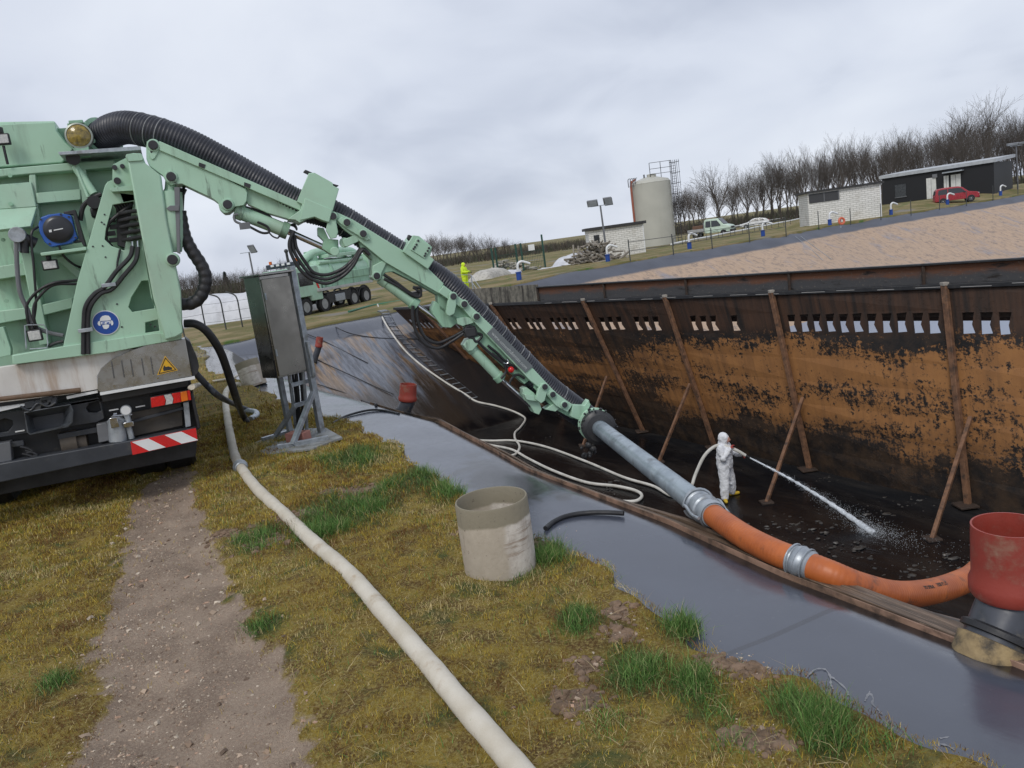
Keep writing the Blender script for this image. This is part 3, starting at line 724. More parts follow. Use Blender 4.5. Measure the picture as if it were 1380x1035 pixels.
for nm, L, v, dp in (
    ('rib', [z1(150, 402), z1(182, 400), z1(196, 560), z1(215, 700), z1(180, 700), z1(150, 480)], .26, .2),
    ('rib', [z1(186, 498), z1(415, 478), z1(420, 532), z1(190, 552)], .24, .2),
    ('rib', [z1(392, 372), z1(440, 368), z1(520, 720), z1(470, 780)], .25, .2),
    ('rib', [zL(-80, 500), zL(150, 465), zL(165, 480), zL(168, 540), zL(-80, 580)], .24, .2),
    ('rib', [zL(125, 405), zL(185, 398), zL(302, 960), zL(240, 972)], .22, .22),
    ('rib', [zL(-80, 770), zL(200, 735), zL(440, 680), zL(440, 745), zL(215, 800), zL(-80, 850)], .23, .2),
    ('rib', [zL(335, 440), zL(372, 425), zL(500, 530), zL(498, 585)], .2, .14)):
    tplate(nm, L, v, dp, PAINT2 if nm == 'x' else PAINT, bevel=.008)
# the folded-out lower edge of the left panel
b = B(); w = [TT(zL(-80, 0), .24), TT(zL(190, -22), .24), TT(zL(222, 128), .22), TT(zL(-80, 150), .22)]
b.prism(w, FV * .1); obj('access_panel', b, PAINT, truck, .008)
b = B(); q = [TT(zL(-80, 150), .22), TT(zL(222, 128), .22), TT(zL(186, 246), .02), TT(zL(-80, 276), .02)]
b.prism(q, (FV * .05 + UP * -.02)); obj('sloping_lip', b, PAINT, truck, .006)
tplate('lower_door', [zL(-80, 880), zL(20, 855), zL(66, 990), zL(66, 1030), zL(-80, 1060)], .12, .1, PAINT)
b = B()
for X, Y in ((65, 112), (62, -60), (20, 330), (40, 700)): disc(b, TT(zL(X, Y), .21), FV * -1, .018, .012, 12)
for X, Y in ((482, 232),): disc(b, TT(z1(X, Y), .32), FV * -1, .022, .04, 12)
obj('bolt', b, PAINT2, truck)

# base beam, frame of the crane
frame_ = tplate('crane_frame', [[z1(542, 460), z1(556, 440), z1(574, 432), z1(690, 478), z1(780, 1035), z2(830, 252), z2(700, 320), z2(560, 345), z2(62, 410), z2(60, 364), z2(315, 321), z2(385, 0)],
    [z1(582, 560), z1(690, 540), z1(745, 782), z1(640, 796), z1(575, 772), z1(540, 738), z1(546, 690)],
    [z2(706, -6), z2(744, -8), z2(770, 132), z2(658, 150), z2(640, 126), z2(655, 76)], [z2(724, 202), z2(786, 187), z2(795, 244), z2(724, 254)]], -.06, .07, PAINT, bevel=.005)
tplate('inner_plate', [z1(555, 500), z1(720, 490), z2(830, 300), z2(330, 340), z1(430, 1000)], .16, .04, PAINT2)
tplate('frame_foot', [z2(320, 320), z2(770, 255), z2(905, 262), z2(905, 285), z2(700, 322), z2(560, 350), z2(64, 412), z2(62, 366)], -.085, .22, PAINT)
tplate('crane_column', [z1(655, 312), z1(736, 304), z1(752, 345), z1(833, 408), z1(862, 640), z1(935, 1000), z2(912, 256), z2(880, 275), z2(822, 290), z1(790, 1035)], -.26, .34, PAINT, bevel=.014)
tplate('column_cap', [z1(648, 312), z1(652, 298), z1(690, 292), z1(730, 294), z1(742, 318), z1(738, 330), z1(660, 335)], -.275, .37, PAINT)
tplate('hinge_plate', [z1(582, 352), z1(650, 318), z1(662, 330), z1(692, 468), z1(604, 478), z1(580, 440)], -.12, .16, PAINT)
tplate('hinge_shelf', [z1(568, 474), z1(692, 456), z1(694, 486), z1(576, 492)], -.16, .22, PAINT)
b = B()
for X, Y, r in ((593, 368, .022), (633, 362, .02), (607, 437, .03)): disc(b, TT(z1(X, Y), -.12), FV * -1, r, .03, 14)
for X, Y in ((540, 610), (525, 650), (538, 660), (480, 775), (530, 772), (545, 830)): disc(b, TT(z1(X, Y), -.06), FV * -1, .008, .006, 8)
for X, Y in ((583, 110), (607, 224), (750, 212), (772, 222)): disc(b, TT(z2(X, Y), -.06), FV * -1, .009, .006, 8)
obj('pin', b, DARKPIN, truck)
# valve bank in the opening
vb_ = tplate('valve_block', [z1(598, 560), z1(700, 540), z1(742, 775), z1(650, 785), z1(606, 770)], .03, .12, BLACK)
b = B()
for i in range(5):
    a = TT(z1(610 + i * 6, 608 + i * 34), -.02); c = TT(z1(712 + i * 5, 590 + i * 34), -.09)
    b.tube([a, a.lerp(c, .5) + FV * -.05, c], [.016, .02, .017], 10)
for i in range(7):
    a = TT(z1(612 + i * 14, 590 - i * 5), .0); b.cyl(a, a + UP * .08 + FV * -.02 + RV * -.03, .012, seg=8)
for i in range(4):
    a = TT(z1(575 + 12 * (i % 2), 640 + i * 34), .05); b.box(a, (.07, .06, .04), (RV, FV, UP))
obj('valve', b, RUBBER, vb_)
b = B()
for i in range(4): b.cyl(TT(z1(668, 622 + 34 * i), -.085), TT(z1(708, 634 + 34 * i), -.095), .008, seg=8)
for X in (684, 711): b.cyl(TT(z1(X, 745), -.07), TT(z1(X + 3, 785), -.08), .013, seg=10)
obj('fitting', b, CHROME, vb_)
def cable(name, pts, r, m=RUBBER, par=None, seg=8): return obj(name, hose(pts, r, seg), m, par or truck)
cable('hydraulic_hose', [TT(z1(X, Y), v) for X, Y, v in ((685, 775, -.08), (670, 830, -.11), (600, 905, -.12), (540, 985, -.11))] + [TT(z2(X, Y), v) for X, Y, v in ((470, 60, -.11), (428, 120, -.11), (418, 200, -.1), (415, 360, -.09))], .021)
cable('hydraulic_hose', [TT(z1(X, Y), v) for X, Y, v in ((714, 780, -.08), (700, 850, -.12), (640, 925, -.12), (580, 995, -.11))] + [TT(z2(X, Y), v) for X, Y, v in ((500, 60, -.11), (450, 125, -.11), (438, 200, -.1), (440, 358, -.09))], .021)
cable('hydraulic_hose', [TT(z1(X, Y), v) for X, Y, v in ((620, 790, -.07), (608, 850, -.08), (600, 900, -.09), (560, 960, -.1))], .010)
cable('hydraulic_hose', [TT(z1(X, Y), v) for X, Y, v in ((700, 545, -.0), (610, 610, -.03), (560, 660, -.03), (548, 730, .0), (580, 780, .02))], .016)
b = B()
for p in (z2(427, 240), z2(542, 15)):
    b.box(TT(p, -.12), (.12, .05, .035), (RV, FV, UP))
obj('hose_clamp', b, GALV, truck, .003)

# round blue sign: hard hat, ear muffs, goggles and mask
def sign_round():
    c = z2(527, 203); v = -.068; r = 54 / 3.697
    b = B(); p = TT(c, v); R_ = px_r(p, r); disc(b, p, FV, R_, .008, 40); o = obj('safety_sign', b, WHITE, truck)
    b = B(); disc(b, TT(c, v - .003), FV, R_ * .93, .005, 40); obj('sign_disc', b, pm('sign blue', (.012, .07, .33), rough=.35), o)
    def loc(x, y): return TT(z2(527 + x, 203 + y), v - .006)
    b = B()
    b.prism([loc(x, y) for x, y in ((-30, -8), (-28, -22), (-18, -33), (-3, -37), (14, -35), (24, -24), (26, -12))], FV * .004)
    b.prism([loc(x, y) for x, y in ((-38, -6), (-28, -9), (-26, 16), (-36, 14), (-41, 5))], FV * .004)
    b.prism([loc(x, y) for x, y in ((26, -12), (34, -10), (38, 2), (35, 12), (27, 13))], FV * .004)
    b.prism([loc(x, y) for x, y in ((-24, -4), (24, -8), (25, 4), (-23, 8))], FV * .004)
    b.prism([loc(x, y) for x, y in ((-18, 14), (0, 8), (18, 10), (15, 24), (4, 32), (-10, 30))], FV * .004)
    obj('sign_symbol', b, WHITE, o, smooth=False)
    b = B()
    for x in (-11, 11): b.prism([loc2 for loc2 in [TT(z2(527 + x + dx, 203 + dy), v - .008) for dx, dy in ((-7, -1), (6, -3), (6, 3), (-6, 5))]], FV * .003)
    obj('goggle_lens', b, BLUE, o, smooth=False)
sign_round()

# weathered white band and stainless guard
tplate('side_band', [(-95, 513), z2(0, 424), z2(640, 334), z2(700, 330), z2(700, 500), z2(485, 535), z2(335, 562), z2(0, 602), (-95, 560)], -.0, .12, CREAM)
b = B().prism(tl([z2(330, 572), z2(485, 542), z2(487, 552), z2(334, 584)], -.03), FV * .06).prism(tl([(-95, 568), z2(0, 625), z2(135, 606), z2(137, 614), z2(0, 645), (-95, 574)], -.03), FV * .06)
obj('light_trim', b, WHITE, truck)
guard = tplate('steel_guard', [z2(482, 470), z2(500, 432), z2(560, 384), z2(650, 343), z2(740, 312), z2(922, 284), z2(956, 468), z2(500, 550), z2(487, 540)], -.075, .3, STEEL, bevel=.004)
b = B(); 
for i, X in enumerate((555, 605, 650, 705, 750)):
    a, c = TT(z2(X, 395 - i * 5), -.078), TT(z2(X + 14, 480 - i * 5), -.078); b.bar(a, c, .011, .006, FV)
obj('louvre_slot', b, SLOT, guard, .002)
b = B()
for X, Y in ((570, 517), (678, 497), (787, 478), (893, 462)): disc(b, TT(z2(X, Y), -.075), FV * -1, .011, .008, 10)
obj('guard_bolt', b, CHROME, guard)
tplate('guard_trim', [z2(497, 552), z2(956, 472), z2(970, 470), z2(972, 484), z2(500, 565)], -.09, .1, WHITE, bevel=.003)
def warn_sign():
    T_ = [(822, 368), (886, 440), (783, 464)]
    tri = [z2(*p) for p in T_]; c = np.mean(tri, 0)
    sh = lambda k: [tuple(c + (np.array(p) - c) * k) for p in tri]
    o = tplate('warning_sign', sh(1), -.079, .003, YELLOW, bevel=0)
    b = B().prism([tl(sh(.88), -.081), tl(sh(.74), -.081)[::-1]], FV * .002); obj('sign_border', b, BLACK, o)
    b = B().prism(tl([z2(812, 432), z2(818, 415), z2(826, 424), z2(838, 420), z2(856, 426), z2(858, 436), z2(836, 440), z2(815, 444)], -.081), FV * .002); obj('hand_symbol', b, BLACK, o, smooth=False)
warn_sign()
# right-hand rubber flap and corner
tplate('corner_flap', [z2(922, 280), z2(948, 300), z2(985, 385), z2(992, 420), z2(985, 460), z2(958, 472)], -.04, .5, BLACK)

# rear underside: cross member, lamps, bumper
tplate('chassis_plate', [(-95, 575), z2(0, 645), z2(500, 563), z2(950, 490), z2(990, 735), z2(650, 795), z2(0, 905), (-95, 690)], .24, .1, BLACK)
tplate('cross_member', [[(-95, 585), z2(0, 655), z2(480, 575), z2(505, 600), z2(520, 680), z2(480, 700), z2(0, 775), (-95, 618)], [z2(428, 630), z2(445, 605), z2(490, 590), z2(505, 640), z2(480, 652), z2(440, 650)], [z2(-60, 705), z2(20, 680), z2(60, 690), z2(66, 712), z2(40, 745), z2(-60, 760)]], .1, .06, NAVY)
tplate('upper_crossbar', [z2(505, 566), z2(935, 492), z2(940, 520), z2(510, 600)], .05, .1, BLACK)
tplate('mud_guard', [z2(655, 650), z2(905, 602), z2(912, 715), z2(660, 770)], .16, .05, pm('brown dirty plate', (.085, .07, .055), (.05, .045, .04), rough=.7, dirt=(.15, .125, .1), damt=.4))
tplate('mud_flap', [z2(948, 555), z2(962, 550), z2(1000, 728), z2(985, 735)], .0, .35, RUBBER)
tplate('side_post', [z2(912, 600), z2(940, 595), z2(952, 720), z2(925, 725)], .06, .06, GALV)
bumper = tplate('bumper_beam', [(-95, 668), z2(0, 905), z2(650, 790), z2(978, 728), z2(985, 792), z2(660, 862), z2(0, 1000), (-95, 697)], -.03, .16, NAVY, bevel=.01)
def stripes():
    a, b_, c, d = [np.array(z2(*p)) for p in ((650, 797), (976, 728), (985, 790), (660, 862))]
    o = tplate('marker_board', [tuple(a), tuple(b_), tuple(c), tuple(d)], -.042, .01, pm('retroreflective red', (.62, .02, .02), rough=.35), bevel=.002)
    f = lambda s_, t_: tuple((a + (b_ - a) * s_) * (1 - t_) + (d + (c - d) * s_) * t_)
    b = B()
    for s0 in (.02, .52): b.prism(tl([f(s0, 0.03), f(s0 + .255, 0.03), f(s0 + .49, .97), f(s0 + .235, .97)], -.045), FV * .003)
    obj('white_stripe', b, WHITE, o, smooth=False)
stripes()
tail = tplate('tail_light', [z2(745, 572), z2(948, 533), z2(958, 592), z2(750, 632)], -.0, .1, BLACK, bevel=.012)
tplate('red_lens', [z2(750, 577), z2(815, 565), z2(826, 590), z2(822, 614), z2(755, 627)], -.02, .06, RED, tail, .006)
tplate('reversing_lens', [z2(817, 564), z2(852, 558), z2(864, 582), z2(860, 606), z2(824, 613), z2(828, 590)], -.018, .06, CLEAR, tail, .004)
tplate('brake_lens', [z2(854, 557), z2(898, 549), z2(903, 598), z2(862, 606), z2(866, 582)], -.02, .06, RED, tail, .004)
tplate('indicator_lens', [z2(899, 549), z2(930, 543), z2(938, 590), z2(904, 598)], -.022, .06, ORANGE_L, tail, .004)
tplate('corner_lens', [z2(931, 543), z2(946, 539), z2(953, 588), z2(939, 590)], -.018, .06, RED, tail, .004)
b = B().bar(TT(z2(640, 700), .1), TT(z2(912, 628), .1), .03, .03).bar(TT(z2(290, 770), .1), TT(z2(520, 730), .1), .04, .05).bar(TT(z2(540, 690), .12), TT(z2(545, 800), .12), .03, .03).bar(TT(z2(-150, 840), .1), TT(z2(120, 800), .1), .04, .05)
obj('support_bar', b, NAVY, truck, .004)
b = B().tube(tl([z2(572, 662), z2(574, 672), z2(580, 690), z2(590, 790), z2(592, 800)], .06), [.02, .05, .085, .085, .06], 18); f1 = obj('filter_bottle', b, GALV, truck)
b = B().box(TT(z2(570, 700), -.03), (.07, .03, .1), (RV, FV, UP)).cyl(TT(z2(565, 660), .06), TT(z2(585, 657), .06), .02); obj('filter_bracket', b, CHROME, f1, .004)
g_ = obj('pressure_gauge', disc(B(), TT(z2(627, 640), -.01), FV, .05, .05, 24), GALV, truck)
obj('gauge_face', disc(B(), TT(z2(627, 640), -.014), FV, .042, .004, 24), WHITE, g_)
obj('gauge_pipe', hose([TT(z2(X, Y), .03) for X, Y in ((630, 655), (640, 690), (640, 715), (652, 760), (656, 780))], .028, 10), GALV, g_)
obj('gauge_valve', B().box(TT(z2(642, 708), .0), (.09, .06, .05), (RV, FV, UP)).cyl(TT(z2(560, 668), .03), TT(z2(660, 660), .03), .012), CHROME, g_, .005)
tplate('socket_box', [z2(480, 710), z2(532, 700), z2(548, 790), z2(492, 802)], .03, .12, GREYP); tplate('socket_box', [z2(-60, 815), z2(50, 795), z2(60, 890), z2(-60, 912)], .03, .12, GREYP)
b = B()
for X, Y in ((100, 740), (568, 634), (700, 617)): b.prism(tl([z2(X - 25, Y + 4), z2(X + 22, Y - 4), z2(X + 23, Y + 2), z2(X - 24, Y + 10)], .09), FV * .01)
obj('bracket', b, WHITE, truck)
# funnel shaped chute between the lamps
b = B(); rim = tl([z2(118, 648), z2(352, 608), z2(366, 640), z2(362, 700), z2(340, 722), z2(150, 762), z2(135, 750)], -.04); inn = tl([z2(185, 690), z2(300, 670), z2(300, 700), z2(295, 715), z2(280, 720), z2(200, 735), z2(190, 725)], .2)
k = b.addv(rim); k2 = b.addv(inn)
for i in range(7): b.face((k + i, k + (i + 1) % 7, k2 + (i + 1) % 7, k2 + i))
b.face([k2 + i for i in range(7)]); o = obj('sludge_chute', b, pm('grey steel chute', (.07, .078, .088), (.045, .05, .058), rough=.4, dirt=(.02, .02, .02), damt=.4), truck, smooth=False)
so = o.modifiers.new('t', 'SOLIDIFY'); so.thickness = .012
b = B()
for X, Y, w in ((150, 610, .08), (210, 600, .12), (235, 585, .1), (190, 620, .06), (270, 590, .05)): b.box(TT(z2(X, Y), -.0), (w, .08, .06), (RV, FV, UP + RV * .2))
b.tube(spline(tl([z2(100, 620), z2(150, 640), z2(190, 605), z2(240, 620), z2(280, 600)], -.04), 6), .012, 8); obj('latch', b, NAVY, truck, .006)
b = B()
for X, Y in ((140, 830), (165, 850), (150, 865)): b.tube(spline(tl([z2(X - 40, Y - 10), z2(X, Y), z2(X + 20, Y + 15), z2(X - 10, Y + 22)], .05), 6), .014, 8)
obj('hose_remnant', b, RUBBER, truck)
b = B()
for X, Y, r in ((350, 800, .12), (398, 800, .09)): b.cyl(TT(z2(X - 40, Y + 8), .18), TT(z2(X + 40, Y - 6), .18), r, seg=20)
obj('axle_housing', b, pm('rusty axle', (.10, .08, .06), (.06, .05, .04), rough=.7), truck)
# wheels in the dark underneath
def truck_wheel(u, v, r=.52, w=.3, par=truck):
    c = Vector((C0.x, C0.y, r)) + RV * u + FV * v
    b = B().lathe(c - RV * w / 2, RV, [(r * .55, 0), (r * .93, 0), (r, .04), (r, w - .04), (r * .93, w), (r * .55, w)], 36, True); o = obj('wheel', b, RUBBER, par)
    b = B().lathe(c - RV * w / 2, RV, [(0, .1), (r * .3, .1), (r * .55, .02), (r * .57, w - .02), (r * .3, w * .6), (0, w * .6)], 28); obj('rim', b, GREYP, o)
for u in (-.2, -.52, -2.0, -2.32):
    for v in (1.3, 2.65): truck_wheel(u, v)
tplate('shade_sheet', [z2(-350, 900), z2(985, 760), z2(975, 870), z2(-350, 1130)], .42, .03, RUBBER)  # added rubber sheet that blocks light and darkens the space under the bumper
b = B().box(Vector((C0.x, C0.y, .95)) + RV * -1.25 + FV * 2.6, (1.0, 4.4, .3), (RV, FV, UP)).box(Vector((C0.x, C0.y, 1.1)) + RV * -1.25 + FV * 3.2, (2.3, 5.2, .12), (RV, FV, UP)); obj('chassis', b, BLACK, truck)
b = B().box(Vector((C0.x, C0.y, 1.9)) + RV * -1.25 + FV * 7.2, (2.4, 2.0, 2.4), (RV, FV, UP), .9); obj('cab', b, PAINT, truck, .1)

# small things on the rear
reel = tplate('hose_reel', [zq(398, 400), zq(440, 285), zq(560, 242), zq(760, 215), zq(950, 250), zq(1012, 500), zq(1062, 640), zq(950, 722), zq(600, 787), zq(500, 705), zq(420, 550)], -.02, .16, BLUE, bevel=.018)
p = TT(zq(735, 490), -.03); obj('reel_hub', B().lathe(p, FV * -1, [(0, .022), (px_r(p, 11), .022), (px_r(p, 13.5), .012), (px_r(p, 15.4), 0), (px_r(p, 15.4), -.03)], 36), pm('black plastic', (.02, .021, .026), rough=.35), reel)
b = B().prism(tl([zq(575, 500), zq(620, 494), zq(626, 536), zq(582, 541)], -.055), FV * .004).prism(tl([zq(655, 498), zq(812, 468), zq(815, 484), zq(658, 515)], -.055), FV * .004); obj('reel_mark', b, WHITE, reel, smooth=False)
tplate('reel_arm', [zq(815, 192), zq(1020, 155), zq(1205, 772), zq(1160, 775), zq(1120, 700), zq(990, 720), zq(990, 695), zq(1090, 670), zq(985, 240), zq(840, 245)], -.0, .1, BLACK, reel)
b = B()
for X, Y in ((440, 325), (780, 240), (915, 280), (1030, 632), (590, 735)): disc(b, TT(zq(X, Y), -.02), FV * -1, .009, .008, 10)
obj('screw', b, BLACK, reel)
tplate('reel_shelf', [zL(243, 408), zL(522, 372), zL(526, 392), zL(250, 428)], -.08, .4, PAINT)
cable('air_line', [TT(zL(X, Y), v) for X, Y, v in ((230, 250, .05), (190, 300, .0), (205, 500, .0), (218, 700, .02), (205, 820, .03))], .011)
cable('air_line', [TT(zL(X, Y), v) for X, Y, v in ((470, 575, .0), (330, 590, -.04), (230, 640, -.02), (165, 720, .0), (165, 800, .0), (185, 880, .03))], .013)
cable('air_line', [TT(zL(X, Y), v) for X, Y, v in ((470, 597, .0), (340, 600, -.03), (270, 640, -.02), (210, 720, .0), (205, 800, .0), (225, 870, .03))], .013)
cable('drain_hose', [TT(zL(X, Y), v) for X, Y, v in ((100, 340, -.02), (103, 480, -.0), (120, 640, .0), (165, 750, .02), (210, 850, .04), (290, 890, .06), (385, 910, .05))], .02, GREYP)
cable('air_line', [TT(zL(X, Y), v) for X, Y, v in ((355, 360, -.0), (390, 430, .02), (450, 480, .06), (500, 500, .1))], .011)
cable('air_line', [TT(zL(X, Y), v) for X, Y, v in ((290, 975, .02), (340, 955, .03), (385, 945, .03))], .016)
cable('air_line', [TT(z1(X, Y), v) for X, Y, v in ((415, 640, .1), (430, 570, .08), (470, 530, .06), (525, 505, .05))], .022)
b = B(); p = TT(zL(102, 298), -.06); disc(b, p, FV, px_r(p, 8.6), .09, 28).cyl(TT(zL(102, 330), .0), TT(zL(104, 400), .0), .026); o = obj('drain_valve', b, GALV, truck, .004)
obj('valve_body', B().cyl(TT(zL(120, 310), .02), TT(zL(215, 350), .06), .05).cyl(TT(zL(150, 330), .02), TT(zL(150, 410), .02), .035), BLACK, o)
def work_lamp(c, w, h, v):
    p = TT(c, v); o = obj('work_lamp', B().box(p, (w, .05, h), (RV, FV, UP)).bar(p + UP * h / 2, p + UP * (h / 2 + .06), .05, .03), BLACK, truck, .008)
    obj('lamp_lens', B().box(p - FV * .027, (w * .8, .01, h * .75), (RV, FV, UP)), CLEAR, o, .003)
work_lamp(zL(305, 482), .13, .09, .0); work_lamp(zL(212, 908), .12, .11, .03); work_lamp(z1(14, 222), .12, .1, .22)
b = B().tube(tl([zL(160, 990), zL(150, 850), zL(170, 845), zL(265, 845), zL(282, 870), zL(290, 960), zL(285, 985), zL(180, 992)], .0), .006, 6); obj('lamp_guard', b, GALV, truck)
cable('lamp_cable', [TT(z1(X, Y), .22) for X, Y in ((18, 255), (28, 300), (40, 350))], .012)
p = TT(z1(410, 207), .18); o = obj('beacon', B().lathe(p, FV * -1, [(0, -.06), (px_r(p, 14), -.06), (px_r(p, 14.6), 0), (px_r(p, 14), .05), (px_r(p, 12.3), .055)], 30), pm('beacon ring', (.35, .38, .33), rough=.4, metal=.4), truck)
obj('beacon_lens', B().lathe(p, FV * -1, [(px_r(p, 12.4), .0), (px_r(p, 12), .05), (px_r(p, 8), .075), (0, .085)], 30), AMBER, o)
obj('beacon_base', B().box(p + UP * -.14, (.12, .1, .1), (RV, FV, UP)).box(p + UP * .13, (.12, .05, .03), (RV, FV, UP)).box(p + UP * .03 + FV * .15, (.16, .25, .2), (RV, FV, UP)), PAINT2, o, .006)
b = B().cyl(TT(z1(378, 325), .12), TT(z1(395, 345), .12), .045).cyl(TT(z1(390, 362), .14), TT(z1(485, 505), .08), .038).cyl(TT(z1(395, 375), .09), TT(z1(455, 520), .06), .014); obj('tipping_cylinder', b, PAINT, truck)
obj('cylinder_clevis', B().cyl(TT(z1(378, 320), .05), TT(z1(378, 320), .2), .06).cyl(TT(z1(485, 545), .0), TT(z1(485, 545), .2), .06), DARKPIN, truck)
obj('dirty_rag', B().box(TT(z1(500, 600), .2), (.1, .1, .1), (RV, FV, UP)), BLACK, truck, .02)

# a broom handle lies on the ledge
p0, p1 = TT(z2(-20, 586), -.07), TT(z2(402, 538), -.06)
br = thing('broom', 'worn wooden broom handle lying along the ledge of the near mint green truck', 'broom', p0)
obj('handle', B().cyl(p0 - (p1 - p0) * .3, p1, .022, .024, 12), WOOD, br, .004)
obj('broom_head', B().box(p0 - (p1 - p0) * .34, (.05, .06, .3), (RV, FV, UP)), WOOD, br, .01)

# ------------------------------------------------------------------ boom
BP0 = TT((215, 230), -.24); BP1 = YD(800, 572, 8.55)
BD = (BP1 - BP0); BD.z = 0; BD.normalize(); BN = Vector((-BD.y, BD.x, 0))
def BB(p, o=0.0): return PL(p[0], p[1], BP0 + BN * o, BN)
def bplate(name, L, o, w, m=PAINT, par=None, bevel=.006):
    if isinstance(L[0][0], (int, float)): L = [L]
    return obj(name, B().prism([[BB(p, o) for p in q] for q in L], BN * w), m, par or truck, bevel)
def bcyl(name, a, c, r, m, o=.14, par=None, seg=18): return obj(name, B().cyl(BB(a, o), BB(c, o), r, seg=seg), m, par or truck, .004)
boom1 = bplate('first_boom', [z3(64, 110), z3(72, 80), z3(92, 68), z3(115, 70), z3(132, 90), z3(580, 325), z3(588, 345), z3(585, 385), z3(570, 408), z3(525, 415), z3(510, 432), z3(490, 447), z3(465, 449), z3(445, 432), z3(436, 395), z3(405, 372), z3(250, 298), z3(225, 300), z3(195, 305), z3(168, 288), z3(150, 255), z3(108, 225), z3(80, 205), z3(66, 170)], 0, .3)
bplate('boom_beam', [z3(540, 300), z3(860, 435), z3(800, 480), z3(690, 448), z3(588, 402), z3(575, 350)], .05, .2, PAINT, boom1)
bplate('boom_rail', [[z3(132, 76), z3(868, 398), z3(862, 436), z3(134, 124)]], -.025, .35, PAINT, boom1, .004)
b = B()
for X, Y in ((354, 203), (588, 305)): b.prism([BB(p, -.03) for p in (z3(X - 16, Y - 16), z3(X + 18, Y - 4), z3(X + 12, Y + 16), z3(X - 18, Y + 4))], BN * .01)
obj('rail_notch', b, BLACK, boom1, smooth=False)
def pins(name, L, r, o, par, t=.03, m=DARKPIN, ring=True):
    b = B(); c = B()
    for p in L:
        disc(b, BB(p, o), BN * -1, r, t, 22)
        if ring: c.lathe(BB(p, o), BN * -1, [(r * 1.0, 0), (r * 1.0, t * .55), (r * 1.3, t * .5), (r * 1.42, 0)], 22)
    q = obj(name, b, m, par, .004)
    if ring: obj('boss', c, PAINT, par)
pins('pivot_pin', [z3(103, 100)], .042, -.0, boom1, .04); pins('pivot_pin', [z3(195, 262), z3(486, 405)], .042, 0, boom1)
bplate('lug', [z3(66, 78), z3(135, 95), z3(128, 135), z3(112, 165), z3(95, 175), z3(84, 160), z3(80, 130)], -.012, .02, PAINT, boom1)
obj('lug_hole', disc(B(), BB(z3(92, 132), -.014), BN, .01, .005, 10), DARKPIN, boom1)
# hose saddle block between the two booms
block = bplate('hose_saddle', [z3(843, 390), z3(905, 242), z3(935, 240), z3(1028, 292), z3(1032, 308), z3(1062, 322), z3(1030, 436), z3(1012, 498), z3(975, 488), z3(935, 470), z3(895, 480), z3(858, 500), z3(835, 484), z3(796, 480), z3(862, 432), z3(870, 402)], -.06, .46)
bplate('saddle_cover', [z3(885, 372), z3(1026, 432), z3(1010, 496), z3(975, 486), z3(935, 468), z3(895, 478), z3(858, 486)], -.07, .02, PAINT, block, .004)
bplate('saddle_clip', [z3(876, 236), z3(888, 224), z3(935, 245), z3(930, 262)], -.05, .06, BLACK, block); bplate('saddle_clip', [z3(1028, 296), z3(1062, 306), z3(1040, 318)], -.05, .06, BLACK, block)
# second boom
boom2 = bplate('second_boom', [z4(188, 262), z4(205, 252), z4(288, 290), z4(550, 452), z4(680, 545), z4(760, 622), z4(733, 672), z4(455, 510), z4(320, 400), z4(238, 338), z4(200, 300)], .0, .28)
bplate('boom_box', [z4(315, 395), z4(460, 500), z4(735, 660), z4(745, 690), z4(600, 610), z4(500, 560), z4(455, 566), z4(430, 604), z4(400, 604), z4(386, 575), z4(390, 500), z4(330, 440)], .04, .2, PAINT2, boom2)  # recessed plate, its shadow given by the darker mint
bplate('gusset', [z4(392, 530), z4(440, 505), z4(465, 512), z4(440, 565), z4(430, 600), z4(405, 606), z4(388, 590)], .02, .24, PAINT, boom2)
bplate('link_plate', [z4(206, 292), z4(235, 278), z4(262, 300), z4(370, 372), z4(380, 392), z4(360, 400), z4(245, 330)], -.03, .03, PAINT, boom2)
col2 = bplate('hose_clamp_block', [z4(548, 456), z4(600, 372), z4(632, 376), z4(700, 432), z4(688, 482), z4(710, 498), z4(678, 548), z4(610, 500)], -.05, .4)
bplate('clamp_plate', [z4(622, 385), z4(698, 436), z4(660, 492), z4(588, 446)], -.065, .02, PAINT, col2, .003)
pins('bolt_head', [z4(*p) for p in ((627, 400), (618, 420), (610, 432), (603, 442), (682, 438), (676, 452), (665, 466), (660, 478))], .011, -.065, col2, .012, DARKPIN, False)
bplate('clamp_clip', [z4(572, 388), z4(578, 368), z4(610, 382), z4(604, 404), z4(585, 404)], -.03, .07, BLACK, col2)
pins('pivot_pin', [z4(186, 274), z4(258, 306), z4(342, 364)], .034, -.03, boom2); pins('pivot_pin', [z4(412, 582)], .034, .02, boom2)
def knuckle(P, par):
    f = lambda X, Y: P(X, Y)
    bplate('lever', [f(150, 345), f(160, 300), f(172, 275), f(200, 275), f(205, 310), f(214, 355), f(205, 385), f(175, 390)], -.045, .05, PAINT, par)
    bplate('knuckle_link', [f(108, 330), f(140, 335), f(165, 390), f(215, 395), f(216, 450), f(195, 475), f(170, 468), f(130, 440), f(140, 400), f(110, 372)], .06, .16, PAINT2, par)
    obj('knuckle_pin', B().cyl(BB(f(245, 410), .02), BB(f(245, 410), .28), .05).cyl(BB(f(196, 455), -.02), BB(f(196, 455), .26), .045), PAINT, par, .006)
    bplate('link_arm', [f(235, 395), f(290, 375), f(322, 392), f(318, 405), f(260, 432), f(245, 428)], -.0, .1, PAINT, par)
knuckle(z4, boom2)
knuckle(lambda X, Y: z5(X + 80 - 3, Y - 5), boom2) if False else None
